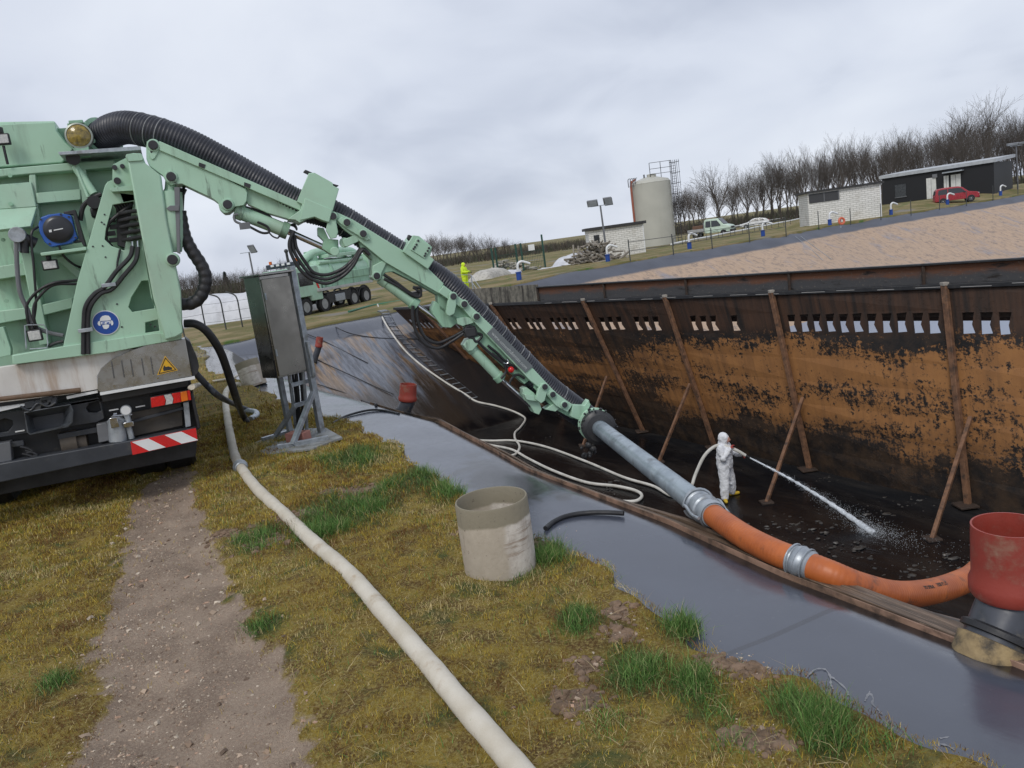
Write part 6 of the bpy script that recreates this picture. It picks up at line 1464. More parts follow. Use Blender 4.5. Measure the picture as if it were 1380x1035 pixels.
# black clad building
A = onz(1190, 276.5, .64); C_ = onz(1340, 257.5, .64)
bk_, L, loc = building('black_building', 'long black clad building with a pale sloping roof and white doors', A, C_, 8, 3.05, BLACKW, ROOFL, rise=.35, rth=.35)
for nm, X0, X1, Yt, Yb in (('door', 474, 568, 248, 398), ('door', 634, 684, 228, 330), ('door', 700, 795, 210, 330)):
    a = loc(*zm(X0 + 4, Yb))[0]; c = loc(*zm(X1, Yb))[0]
    d_ = panel(bk_, nm, a, c, .05, 2.35, DOORW); panel(bk_, 'door_gap', (a + c) / 2 - .02, (a + c) / 2 + .02, .08, 2.3, GREYP, -.065, .02, d_)
a = loc(*zm(185, 390))[0]; w_ = panel(bk_, 'window', a, a + 1.2, .7, 2.1, pm('grey pane', (.05, .055, .06), rough=.3))
panel(bk_, 'window_frame', a - .06, a + 1.26, .62, .7, GREYP, -.06, .06, w_)
a = loc(*zm(640, 200))[0]; panel(bk_, 'lamp_canopy', a, a + 2.0, 2.62, 2.75, GALV, -.45, .8); panel(bk_, 'sign_box', a - 1.2, a - .7, 2.3, 2.7, GREYP, -.1, .15)
# small white hut beside the tank
A = onz(797, 352, -.5); C_ = onz(871, 342, -.5)
ht, L, loc = building('white_hut', 'small white block hut with a dark roof beside the round tank', A, C_, 4.5, 2.75, BRICKW, ROOFD, rise=.0, rth=.25)
w_ = panel(ht, 'window', L * .09, L * .19, .9, 2.3, GLASS); panel(ht, 'window_sill', L * .08, L * .2, .82, .9, GREYP, -.08, .12, w_)
panel(ht, 'corner_strip', L - .12, L - .02, .03, 2.7, WHITE, -.035)
# round tank
tb = onz(890, 331, -.5); kk = F_PX / (tb - EYE).dot(_fwd); R_ = 27.5 / kk; TH = 84 / kk
tank = thing('storage_tank', 'tall round cream storage tank with a caged ladder', 'tank', (tb.x, tb.y + R_, -.5))
TM = pm('cream tank wall', (.46, .455, .40), (.42, .415, .365), sc=.5, rough=.55, dirt=(.33, .32, .27), damt=.3, dsc=.8, streak=True)
obj('shell', B().lathe((0, 0, 0), (0, 0, 1), [(R_, 0), (R_, TH), (R_ * 1.01, TH + .02), (R_ * .9, TH + .35), (R_ * .3, TH + .75), (0, TH + .8)], 56), TM, tank, local=True)
obj('manhole', B().lathe((.2, -.3, TH + .6), (0, 0, 1), [(.55, 0), (.55, .45), (0, .5)], 20), TM, tank, local=True); obj('vent', B().cyl((-.7, -.4, TH + .5), (-.7, -.4, TH + 1.1), .1), GREYP, tank, local=True)
RP = pm('red brown pipe', (.33, .10, .06), rough=.6); x = -R_ * 1.02
obj('overflow_pipe', B().tube(spline([(x - .05, -1.2, 0), (x - .05, -1.2, TH - .3), (x + .1, -1.2, TH + .35), (x + .6, -1.1, TH + .65)], 8), .13, 10), RP, tank, local=True)
b = B(); 
for k_ in range(4): b.tube(spline([(x - .35 + k_ * .28, -1.3, TH - .2), (x - .35 + k_ * .28, -1.3, TH + .65), (x - .1 + k_ * .28, -1.2, TH + .8)], 6), .05, 6)
obj('pipe_bracket', b, GREYP, tank, local=True)
xl = R_ * 1.05; b = B()
for sx_ in (0, .45): b.bar((xl + sx_, -.9, .1), (xl + sx_, -.9, TH + 2.3), .06, .06)
z_ = .3
while z_ < TH + 2: b.bar((xl, -.9, z_), (xl + .45, -.9, z_), .04, .04); z_ += .3
obj('ladder', b, DARKPIN, tank, local=True); b = B()
for z_ in np.arange(2.2, TH + 2.2, 1.2): b.tube([(xl + .225 + .55 * math.cos(a), -.9 - .6 + .6 * math.sin(a), z_) for a in np.linspace(-.3, 3.5, 10)], .035, 5)
for a in (.2, .8, 1.57, 2.3, 2.9): b.bar((xl + .225 + .55 * math.cos(a), -1.5 + .6 * math.sin(a), 2.2), (xl + .225 + .55 * math.cos(a), -1.5 + .6 * math.sin(a), TH + 2.3), .04, .04)
obj('ladder_cage', b, DARKPIN, tank, local=True)
b = B()
for z_ in (TH + 1.0, TH + 1.6, TH + 2.3): b.bar((xl - 2.6, -.9, z_), (xl, -.9, z_), .05, .05)
for x in (xl - 2.6, xl - 1.3): b.bar((x, -.9, TH + .3), (x, -.9, TH + 2.3), .06, .06)
obj('platform_rail', b, DARKPIN, tank, local=True)

# lamp posts
def lamp(base, top, heads, label):
    t = thing('lamp_post', label, 'lamp post', base)
    obj('pole', B().tube([base, top], [.085, .06], 10), GREYP, t)
    for sg, w, h_ in heads:
        p = top + Vector((sg * .55, -.1, .22)); d = Vector((.95, -.3, .0)).normalized(); nrm = Vector((sg * .25, -.8, -.45)).normalized()
        hd = obj('floodlight', B().box(p, (w, .18, h_), (d, nrm, d.cross(nrm))), GREYP, t, .02); obj('lamp_lens', B().box(p + nrm * .1, (w * .85, .02, h_ * .8), (d, nrm, d.cross(nrm))), pm('lamp glass', (.34, .37, .4), rough=.1), hd)
    obj('crossarm', B().bar(top - Vector((.7, 0, 0)), top + Vector((.7, 0, 0)), .05, .05), GALV, t)
a = onz(819, 352, -.1); lamp(a, YD(809, 277, a.y), ((-1, .75, .45), (1, .6, .7)), 'grey lamp post with twin floodlights in front of the white hut')
a = onz(351, 419, -.5); lamp(a, YD(335.5, 340, a.y), ((.6, .6, .75),), 'lamp post with a single floodlight behind the control cabinet')
a = onz(*zf3(1345, 480), -.1); lamp(a, YD(*zf3(1335, 200), a.y), ((-.9, 1.2, .25), (1, 1.2, .25)), 'tall lamp post with flat twin heads at the right edge beyond the basin')

# vent posts: blue sleeve with a white swan neck
BLUEP = pm('blue sleeve', (.012, .06, .30), (.01, .05, .24), rough=.5)
def vent(loc_, rz, label):
    t = thing('vent_pipe', label, 'vent pipe', loc_, rz, 'blue and white vent pipes along the far bank')
    obj('sleeve', B().lathe((0, 0, -.1), (0, 0, 1), [(.0, 0), (.21, 0), (.21, .72), (.25, .73), (.25, .8), (.0, .82)], 20), BLUEP, t, local=True)
    obj('swan_neck', B().tube(spline([(0, 0, .6), (0, 0, 1.15), (.12, 0, 1.4), (.4, 0, 1.48), (.75, 0, 1.36), (1.05, 0, 1.22)], 8), [.1] * 41, 12), WHITE, t, local=True)
    return t
v0 = None
for px, py, lab in ((700, 378, 'blue and white vent pipe beside the green gate'), (819.5, 353, 'blue and white vent pipe at the foot of the twin lamp post'), (929.5, 336, 'blue and white vent pipe below the pale green pickup'), (1028.5, 319, 'blue and white vent pipe below the white car'),
                    (1118.5, 304, 'blue and white vent pipe beside the orange lifebuoy'), (1201, 290, 'blue and white vent pipe in front of the black building by the brick corner'), (1277, 276, 'blue and white vent pipe in front of the red car'), (1348.5, 264, 'blue and white vent pipe right of the black building')):
    p = S(px, py)
    if v0 is None: v0 = vent(p, .2, lab); v0.scale = (.72, .72, .72)
    else: copy_thing(v0, p, random.uniform(.0, .5), lab)
# lifebuoy on a post
p = onz(*zf3(320, 668), -.03); k_ = F_PX / (p - EYE).dot(_fwd); q = YD(*zf3(320, 637), p.y)
lb = thing('lifebuoy', 'orange lifebuoy in front of the white brick building', 'lifebuoy', p)
b = B(); R0 = 17 / 4.3125 / k_; b.lathe(q, Vector((.2, -1, .1)), [(R0 + R0 * .38 * math.cos(a), R0 * .38 * math.sin(a)) for a in np.linspace(0, 2 * math.pi, 11)[:-1]], 28, True); obj('ring', b, pm('buoy orange', (.62, .14, .07), rough=.5), lb)
obj('holder_post', B().cyl(p + Vector((0, .15, -.1)), q + Vector((0, .18, .15)), .05), GALV, lb)

# fence of dark posts and thin rails along the far edge
FEN = pm('dark fence steel', (.05, .055, .055), (.035, .04, .04), rough=.6)
def fence(name, label, pts, h, wires, m=FEN, r=.035, cat='fence', lean=None):
    t = thing(name, label, cat, pts[0])
    for p in pts: obj('post', B().cyl(p - UP * .1, p + UP * h, r, seg=8), m, t)
    for w in wires: obj('rail', B().tube([p + UP * w for p in pts], .018, 6), m, t)
    return t
fp = [zg(138, 695), zg(320, 610), zg(588, 570), zg(828, 528), zg(1060, 490), zg(1286, 448)]; fpw = []
for p in fp: fpw.append(S(*p))
fence('post_fence', 'thin dark post fence along the far liner edge below the hut and tank', fpw[1:], 1.35, (.65, 1.2))
fp = [zf3(188, 680), zf3(373, 660), zf3(549, 628), zf3(724, 605), zf3(890, 568), zf3(1046, 545), zf3(1200, 512), zf3(1345, 485)]; fpw = []
for p in fp: fpw.append(S(*p))
fence('post_fence', 'thin dark post fence along the far liner edge by the brick and black buildings', fpw, 1.35, ())
fp = [zf(520, 330, 6.9)(*p) for p in ((640, 420), (810, 410), (960, 415), (1010, 400))]; fpw = [onz(px, py, -.05) for px, py in fp]
fpw = [Vector((p.x, p.y, surf_z(p.x, p.y))) for p in fpw]; fence('hand_railing', 'grey hand railing where the person in yellow stands', fpw, 1.1, (.3, .7, 1.1), GALV, .03)
# green mesh gate
GRN = pm('dark green steel', (.015, .07, .05), (.012, .05, .04), rough=.5); gp = [(667, 372), (672, 371), (699, 366), (706, 365), (735, 360)]
gw_ = [onz(px, py, -.4) for px, py in gp]; gt = thing('mesh_gate', 'dark green gate posts with mesh panels beyond the far bank', 'gate', gw_[0])
for p, h in zip(gw_, (2.3, 2.3, 2.4, 2.4, 2.9)): obj('post', B().box(p + UP * h / 2, (.16, .16, h)), GRN, gt, .01)
for a, c in ((1, 2), (3, 4)):
    pn = B(); A, C_ = gw_[a], gw_[c]
    for k_ in range(14): p = A.lerp(C_, k_ / 13); pn.bar(p + UP * .1, p + UP * 1.6, .02, .02)
    for z_ in (.1, .6, 1.1, 1.6): pn.bar(A + UP * z_, C_ + UP * z_, .03, .03)
    obj('mesh_panel', pn, GRN, gt)
q = gw_[3] + Vector((.9, -.1, 1.9)); obj('sign_plate', B().box(q, (.55, .03, .5)), WHITE, gt, .01)

# tarpaulin heap with the bent-top fence on the left
TARP = pm('white tarpaulin', (.60, .61, .64), (.50, .51, .54), sc=1.2, rough=.6, bump=.5, bsc=2.5, dirt=(.36, .36, .37), damt=.35, dsc=1.5)
def heap(name, label, A, C_, w, h, m, cat, seed=0, nseg=40, sharp=.55):
    rs = np.random.default_rng(seed); A, C_ = Vector(A), Vector(C_); d = (C_ - A); d.z = 0; L = d.length; d.normalize(); s_ = Vector((-d.y, d.x, 0)); b = B(); rows = []
    for i in range(nseg + 1):
        u = i / nseg; hh = h * (1 - abs(2 * u - 1) ** 9) * (1 + .06 * math.sin(u * 17 + seed)); row = []
        for j in range(13):
            v = j / 12 * 2 - 1; zz = hh * (1 - abs(v) ** (2 / sharp)); p = A + d * (u * L) + s_ * (v * w / 2 * (1 + .04 * math.sin(u * 23))); row.append(p + UP * (zz - .1 + rs.normal(0, .015)))
        rows.append(b.addv(row))
    for i in range(nseg):
        for j in range(12): b.face((rows[i] + j, rows[i + 1] + j, rows[i + 1] + j + 1, rows[i] + j + 1))
    return tag(obj(name, b, m, None, ang=80), label, cat)
ha, hc = onz(215, 446, -.5), onz(402, 424, -.5)
heap('tarpaulin_heap', 'long heap under white tarpaulin behind the bent-top fence', ha + Vector((-3, 3.2, 0)), hc + Vector((1, 3.2, 0)), 5, 1.9, TARP, 'tarpaulin', 1, 60, .35)
bp = [zf(230, 380, 6)(*p) for p in ((112, 440), (290, 400), (450, 385), (583, 365))] + [(345, 436.5), (366, 432)]
base_ = []
for px, py in bp[:4]: base_.append(onz(px, py + .5, -.5))
bf = thing('bent_fence', 'fence of dark posts with bent tops in front of the white tarpaulin heap', 'fence', base_[0])
dn = (base_[-1] - base_[0]); dn.z = 0; sp0 = dn / 3; base_ = [base_[0] - sp0 * 2, base_[0] - sp0] + base_ + [base_[-1] + sp0, base_[-1] + sp0 * 2]; dn.normalize(); nrm = Vector((-dn.y, dn.x, 0))
for p in base_: obj('post', B().tube(spline([p - UP * .1, p + UP * .9, p + UP * 1.55, p + UP * 1.85 - dn * .12 + nrm * .1, p + UP * 2.05 - dn * .5 + nrm * .3], 6), .04, 8), FEN, bf)
for z_ in (.5, 1.0, 1.5): obj('rail', B().tube([p + UP * z_ for p in base_], .008, 5), FEN, bf)
# blocks, sheets, stones beyond the far bank
WSH = pm('pale sheet', (.50, .48, .43), (.37, .35, .31), sc=1.5, rough=.7, bump=.4, bsc=4, dirt=(.22, .2, .17), damt=.4)
def lump(name, label, px0, py0, px1, py1, w, h, m, cat, z=-.45, seed=1): heap(name, label, onz(px0, py0, z), onz(px1, py1, z), w, h, m, cat, seed, 24, .5)
lump('tarpaulin_heap', 'heap of pale sheeting behind the railing beside the person in yellow', 645, 381, 676, 373, 2, .8, WSH, 'sheeting', -.2, 3)
lump('plastic_sheet', 'crumpled white sheeting lying between the green gate and the woodpile', 668, 374, 705, 369, 1.6, .5, TARP, 'sheeting', -.3, 5)
lump('plastic_sheet', 'strip of white sheeting in the grass in front of the white hut', 760, 356, 800, 345, 2.5, .8, TARP, 'sheeting', -.4, 7)
lump('plastic_sheet', 'flat white sheet on the grass right of the green gate', 722, 368, 760, 361, 1.0, .35, TARP, 'sheeting', -.4, 9)
def rubble(name, label, c, w, h, n, m, cat, long_=False):
    b = B()
    for _ in range(n):
        u, v = random.gauss(0, .38), random.gauss(0, .38); hh = max(0, 1 - u * u * 2 - v * v * 2); p = Vector(c) + Vector((u * w, v * w * .7, random.uniform(0, hh) * h))
        if long_: d = Vector((random.gauss(0, 1), random.gauss(0, 1), random.gauss(0, .4))).normalized(); b.tube([p - d * random.uniform(.3, .9), p + d * random.uniform(.3, .9)], random.uniform(.03, .09), 6)
        else: b.ball(p, random.uniform(.08, .22), 6, 4, (random.uniform(.8, 1.7), random.uniform(.8, 1.5), .7))
    return tag(obj(name, b, m), label, kind='stuff')
rubble('brushwood_pile', 'pile of pale brushwood beside the twin lamp post', onz(803, 357, -.2), 3.0, 1.7, 170, pm('pale brushwood', (.27, .24, .20), (.18, .16, .13), rough=.85), 'woodpile', True)
rubble('stone_pile', 'pile of pale stones behind the green gate', onz(683, 366, -.4), 3.2, 1.2, 160, pm('pale stone', (.40, .37, .32), (.28, .26, .22), rough=.9), 'stones')
for (a, c, lab) in (((905, 334), (1088, 296), 'nearer long low white pipe in the grass below the parked pickup'), ((985, 309), (1090, 290), 'farther long low white pipe behind the white car')):
    p, q = onz(*a, -.45), onz(*c, -.45); n_ = 10
    tag(obj('surface_pipe', B().tube([p.lerp(q, k / n_) + UP * (.35 + .03 * (k % 2)) for k in range(n_ + 1)], .11, 10), WHITE), lab, 'pipe')
hp_ = [onz(908 + i * 16.5, 331.5 - i * 3.0, -.3) for i in range(11)]
t = thing('hoop_railing', 'low dark railing of hoops in the grass below the pickup and the white car', 'railing', hp_[0])
for p in hp_[:-1]:
    obj('hoop', B().tube([p, p + UP * .75, p + Vector((1.0, .45, .78)), p + Vector((1.0, .45, .0))], .03, 6), FEN, t)

# ---- vehicles
TYRE = pm('tyre', (.018, .018, .019), rough=.8); RIM = pm('wheel rim', (.36, .37, .38), rough=.35, metal=.5); HL = pm('headlamp', (.75, .77, .78), rough=.12); TL = pm('rear lamp', (.4, .02, .02), rough=.3)
def wheel(t, x, y, r, w=.22):
    s_ = 1 if y > 0 else -1; b = B().lathe((x, y - w / 2, r), (0, 1, 0), [(r * .62, 0), (r * .95, 0), (r, .04), (r, w - .04), (r * .95, w), (r * .62, w)], 28, True); o = obj('wheel', b, TYRE, t, local=True)
    obj('rim', B().lathe((x, y - w / 2 * .96, r), (0, 1, 0), [(0, .0), (r * .2, .0), (r * .3, .03), (r * .6, .01), (r * .63, .05), (r * .63, w * .92 - .05), (r * .6, w * .92), (r * .3, w * .9), (0, w * .92)], 24), RIM, o, local=True)
def shell(prof, hw, tuck=None):
    """side profile (x, z) swept across the width, the upper part drawn in"""
    b = B(); n = len(prof); rows = []
    for y in (-1, -.93, .93, 1):
        rows.append(b.addv([(x if abs(y) < .95 else x * .985, y * (hw - (tuck(z) if tuck else 0)), z if abs(y) < .95 else z - .03 * (z > .5)) for x, z in prof]))
    for i in range(3):
        for k in range(n): b.face((rows[i] + k, rows[i] + (k + 1) % n, rows[i + 1] + (k + 1) % n, rows[i + 1] + k))
    for r, fl in ((rows[0], 1), (rows[-1], 0)):
        tri = tessellate_polygon([[Vector((x, z, 0)) for x, z in prof]])
        for q in tri: b.face([r + i for i in q])
    return b
def side_win(t, nm, poly, hw, tuck):
    for s_ in (-1, 1): obj(nm, B().prism([(x, s_ * (hw - tuck(z) + .004), z) for x, z in poly], (0, -s_ * .03, 0)), GLASS, t, local=True)
def car(name, label, loc_, rz, L, h, hw, prof, wins, ws, rear, paint, r=.32, axles=(.82, 3.5), belt=.9, tk=.16):
    t = thing(name, label, 'car', loc_, rz); tuck = lambda z: tk * max(0, (z - belt) / (h - belt))
    obj('body', shell(prof, hw, tuck), paint, t, .03, local=True)
    for w in wins: side_win(t, 'side_window', w, hw, tuck)
    for nm, (x0, zz0, x1, zz1) in (('windscreen', ws), ('rear_window', rear)):
        d = V((x1 - x0, 0, zz1 - zz0)); nn = V((d.z, 0, -d.x)).normalized() * (.012 if d.z * (x0 - L / 2) > 0 or True else 1)
        if nn.z < 0: nn = -nn
        y0, y1 = hw - tuck(zz0) - .1, hw - tuck(zz1) - .1
        obj(nm, B().prism([V((x0, -y0, zz0)) + nn, V((x0, y0, zz0)) + nn, V((x1, y1, zz1)) + nn, V((x1, -y1, zz1)) + nn], -nn * 2), GLASS, t, local=True)
    for x in axles:
        for s_ in (-1, 1):
            obj('wheel_arch', B().lathe((x, s_ * (hw + .002) - .01, r), (0, 1, 0), [(0, 0), (r * 1.14, 0), (r * 1.14, .02), (0, .02)], 24), BLACK, t, local=True); wheel(t, x, s_ * (hw - .08), r)
    for s_ in (-1, 1):
        obj('headlight', B().box((L - .1, s_ * (hw - .25), belt - .2), (.14, .36, .17)), HL, t, .03, local=True); obj('rear_light', B().box((.05, s_ * (hw - .16), belt), (.1, .2, .3)), TL, t, .02, local=True)
        obj('mirror', B().box((L * .66, s_ * (hw + .09), belt + .12), (.12, .2, .14)), BLACK, t, .03, local=True)
    obj('bumper', B().box((L - .04, 0, .42), (.14, hw * 1.9, .26)), BLACK if paint is not CARW else GREYP, t, .04, local=True)
    obj('number_plate', B().box((L + .035, 0, .45), (.02, .5, .11)), WHITE, t, local=True)
    return t
CARW = pm('white car paint', (.72, .73, .74), rough=.25); CARR = pm('red car paint', (.33, .02, .03), (.28, .018, .026), rough=.28); PALEG = pm('pale green van paint', (.55, .68, .57), rough=.35)
def face_along(A, C_): d = C_ - A; return math.atan2(d.y, d.x)
# red high-roofed car, nose to the right
ra, rc = onz(1272, 275.5, .12), onz(1313, 270, .12); k_ = F_PX / (ra - EYE).dot(_fwd)
kk_ = 4.4; mid_ = (ra + rc) / 2; d_ = Vector((.93, -.37, 0)); o_ = mid_ - d_ * 2.2
car('parked_car', 'red high-roofed car parked in front of the black building', (o_.x, o_.y, .12), math.atan2(d_.y, d_.x), 4.4, 1.82, .9,
    [(.0, .35), (.02, 1.0), (.12, 1.55), (.3, 1.76), (1.2, 1.83), (2.3, 1.8), (2.75, 1.66), (3.35, 1.12), (4.15, .98), (4.38, .8), (4.4, .35)], ([(.3, 1.08), (.38, 1.6), (1.25, 1.66), (1.25, 1.06)], [(1.33, 1.06), (1.33, 1.66), (2.3, 1.64), (2.62, 1.56), (3.1, 1.08)]), (3.3, 1.16, 2.72, 1.66), (.03, 1.08, .13, 1.56), CARR, .33, (.8, 3.55), 1.0, .14).scale = (.88, .88, .88)
# white car
wa, wc = onz(1000, 308, -.6), onz(1036, 305, -.6); mid_ = (wa + wc) / 2; d_ = Vector((-.95, .3, 0)); o_ = mid_ - d_ * 2.25
car('parked_car', 'white hatchback parked below the bare trees beyond the pickup', (o_.x, o_.y, -.62), math.atan2(d_.y, d_.x), 4.5, 1.5, .9,
    [(.0, .35), (.02, .95), (.5, 1.3), (1.3, 1.47), (2.2, 1.48), (2.6, 1.38), (3.3, .98), (4.2, .82), (4.48, .65), (4.5, .35)], ([(.75, 1.0), (.9, 1.28), (1.5, 1.4), (1.5, .98)], [(1.58, .98), (1.58, 1.4), (2.2, 1.4), (2.5, 1.33), (3.0, .98)]), (3.25, 1.02, 2.6, 1.38), (.08, 1.0, .5, 1.3), CARW, .33, (.85, 3.6), .93, .2)
# pale green dropside pickup
pa, pc = onz(938, 319.5, -.6), onz(984, 317, -.6); mid_ = (pa + pc) / 2; d_ = Vector((.80, -.60, 0)); o_ = mid_ - d_ * 2.9
pk = thing('pickup', 'pale green crew cab pickup with an open load bed beyond the tank', 'pickup', (o_.x, o_.y, -.62), math.atan2(d_.y, d_.x)); tuck = lambda z: .16 * max(0, (z - 1.2) / 1.2)
obj('cab', shell([(2.3, .5), (2.3, 2.2), (2.5, 2.36), (4.2, 2.34), (5.0, 1.45), (5.75, 1.25), (5.95, 1.0), (5.95, .45)], .98, tuck), PALEG, pk, .04, local=True)
side_win(pk, 'side_window', [(2.45, 1.3), (2.5, 2.1), (3.2, 2.1), (3.2, 1.28)], .98, tuck); side_win(pk, 'side_window', [(3.3, 1.28), (3.3, 2.1), (4.1, 2.08), (4.6, 1.45), (4.6, 1.3)], .98, tuck)
obj('windscreen', B().prism([(4.98, -.85, 1.5), (4.98, .85, 1.5), (4.28, .72, 2.28), (4.28, -.72, 2.28)], (.03, 0, .03)), GLASS, pk, local=True)
bed = obj('load_bed', B().box((1.05, 0, .78), (2.4, 2.05, .1)).box((1.05, 1.0, 1.0), (2.4, .05, .4)).box((1.05, -1.0, 1.0), (2.4, .05, .4)).box((-.13, 0, 1.0), (.05, 2.05, .4)).box((2.22, 0, 1.4), (.06, 2.05, 1.2)), pm('grey dropside', (.36, .37, .38), rough=.5), pk, .01, local=True)
obj('load', B().box((1.2, 0, 1.25), (1.5, 1.3, .8)), pm('brown load', (.16, .09, .06), rough=.8), bed, .05, local=True)
obj('grille', B().box((5.93, 0, .95), (.06, 1.3, .3)), BLACK, pk, .02, local=True); obj('bumper', B().box((5.95, 0, .55), (.16, 1.95, .3)), BLACK, pk, .04, local=True)
for s_ in (-1, 1): obj('headlight', B().box((5.86, s_ * .78, 1.02), (.14, .34, .24)), HL, pk, .03, local=True)
for x in (.95, 4.95):
    for s_ in (-1, 1): obj('wheel_arch', B().lathe((x, s_ * .985 - .01, .36), (0, 1, 0), [(0, 0), (.43, 0), (.43, .02), (0, .02)], 24), BLACK, pk, local=True); wheel(pk, x, s_ * .9, .36)
# the second suction truck, nose towards us on the left
ta, tc = onz(416, 426, -.52), onz(496, 408.5, -.52); d_ = (ta - tc); d_.z = 0; d_.normalize(); rz_ = math.atan2(d_.y, d_.x)
t2 = thing('tanker_truck', 'second mint green suction tanker on four axles parked at the far bank', 'truck', (tc.x, tc.y, -.52), rz_)
M2 = Matrix.Rotation(rz_, 4, 'Z'); sdv = M2 @ V((0, 1, 0)); sg = 1 if (EYE - tc).dot(sdv) > 0 else -1
wb = (ta - tc).length; off = -sg * 1.2      # the wheels picked in the photograph are the ones on the near side
X = lambda v: v * wb / 6.4
for x in (0, X(1.4), X(4.6), wb):
    for s_ in (-1, 1): wheel(t2, x, off + s_ * 1.05, .52, .32)
    for s_ in (-1, 1): obj('mud_guard', B().tube([(x + .68 * math.cos(a), off + s_ * 1.05, .52 + .68 * math.sin(a)) for a in np.linspace(.1, math.pi - .1, 10)], .06, 6), BLACK, t2, local=True)
obj('chassis', B().box((wb / 2, off, .95), (wb + 2.6, .9, .3)).box((X(3), off + sg * .95, .8), (X(2.6), .5, .6)).box((X(2.9), off - sg * .95, .8), (X(2.6), .5, .6)), BLACK, t2, .02, local=True)
obj('walkway', B().box((X(2.2), off + sg * 1.15, 1.38), (X(6.0), .35, .16)), pm('aluminium walkway', (.45, .45, .44), rough=.5), t2, .01, local=True)
obj('cab', shell([(X(4.7), .75), (X(4.7), 2.9), (X(4.9), 3.05), (X(6.6), 3.0), (X(7.15), 2.2), (X(7.25), 1.1), (X(7.2), .75)], 1.22).box((0, 0, -5), (.01, .01, .01)) if False else shell([(X(4.75), .85), (X(4.75), 2.75), (X(4.9), 2.9), (X(6.9), 2.85), (X(7.4), 2.1), (X(7.5), 1.1), (X(7.45), .6), (X(7.0), .6), (X(7.0), 1.15), (X(5.8), 1.15), (X(5.8), .85)], 1.22), PAINT, t2, .04, local=True).location = (0, off, 0)
for s_ in (-1, 1): obj('cab_window', B().box((X(6.1), off + s_ * 1.225, 2.15), (X(1.3), .02, .8)), GLASS, t2, .03, local=True)
obj('windscreen', B().prism([(X(7.42), off - 1.05, 2.05), (X(7.42), off + 1.05, 2.05), (X(6.98), off + 1.0, 2.8), (X(6.98), off - 1.0, 2.8)], (.04, 0, .02)), GLASS, t2, local=True)
lbar = obj('light_bar', B().box((X(6.3), off, 3.1), (.5, 2.3, .28)), pm('dark roof bar', (.03, .04, .06), rough=.35), t2, .05, local=True)
for y in (-.95, .95): obj('beacon', B().cyl((X(6.3), off + y, 3.2), (X(6.3), off + y, 3.42), .09), ORANGE_L, lbar, local=True)
b = B()
for y in (-.6, -.2, .2, .6): b.box((X(6.6), off + y, 3.15), (.06, .22, .12))
obj('spotlight', b, HL, lbar, .01, local=True)
obj('tank', B().lathe((X(-1.3), off, 2.3), (1, 0, 0), [(0, -.25), (.6, -.15), (.88, .05), (.93, .2), (.93, X(5.3)), (.85, X(5.5)), (.4, X(5.65)), (0, X(5.7))], 32), PAINT, t2, local=True)
obj('body_frame', B().box((X(1.6), off, 1.72), (X(5.6), 2.2, .55)).box((X(1.6), off + sg * 1.0, 2.05), (X(5.2), .3, .5)), PAINT2, t2, .04, local=True)
obj('pipe_rack', B().tube([(X(-.8), off + sg * .75, 2.95), (X(4.0), off + sg * .75, 3.0)], .13, 10), PAINT, t2, local=True)
obj('tank_rib', B().lathe((X(.3), off, 2.3), (1, 0, 0), [(.93, 0), (1.0, .03), (1.0, .2), (.93, .23)], 32).lathe((X(2.8), off, 2.3), (1, 0, 0), [(.93, 0), (1.0, .03), (1.0, .2), (.93, .23)], 32), PAINT2, t2, local=True)
obj('boom', B().tube(spline([(X(4.6), off, 3.2), (X(3.6), off + sg * .2, 3.62), (X(1.8), off + sg * .3, 3.66), (X(-.2), off + sg * .3, 3.55), (X(-1.0), off + sg * .3, 3.2)], 8), .24, 14), PAINT, t2, local=True)
obj('boom_pedestal', B().cyl((X(3.6), off, 3.0), (X(3.6), off, 3.75), .4).box((X(2.2), off + sg * .2, 3.45), (X(1.2), .5, .35)), PAINT2, t2, .02, local=True)
obj('side_frame', B().box((X(1.3), off + sg * .6, 3.35), (X(3.6), .7, .22)).box((X(-1.35), off, 2.3), (.25, 1.9, 1.9)), PAINT, t2, .03, local=True)
obj('exhaust_stack', B().cyl((X(4.6), off - sg * 1.0, 1.4), (X(4.6), off - sg * 1.0, 3.9), .08).ball((X(4.6), off - sg * 1.0, 3.95), .13, 8, 6), BLACK, t2, local=True)
obj('rear_ladder', B().box((X(-1.55), off, 2.2), (.1, 1.6, 1.7)), GALV, t2, .02, local=True)
obj('toolbox', B().box((X(3.0), off + sg * 1.22, .75), (X(1.0), .1, .45)), GALV, t2, .02, local=True)
for k_ in range(3): obj('red_mark', B().prism([(X(4.9) + k_ * .0 + a, off + sg * 1.232, z_) for a, z_ in ((.0, 1.5), (.18, 1.5), (.3, 1.85), (.12, 1.85))], (0, .004 * sg, 0)), RED, t2, local=True) if k_ == 0 else None
# a green hose on the ground behind the truck
tag(obj('ground_hose', hose([onz(px, py, -.4) for px, py in ((470, 420), (500, 412), (530, 407), (552, 404))], .06, 8), pm('green hose', (.03, .16, .09), rough=.5)), 'green hose along the liner edge behind the second truck', 'hose')

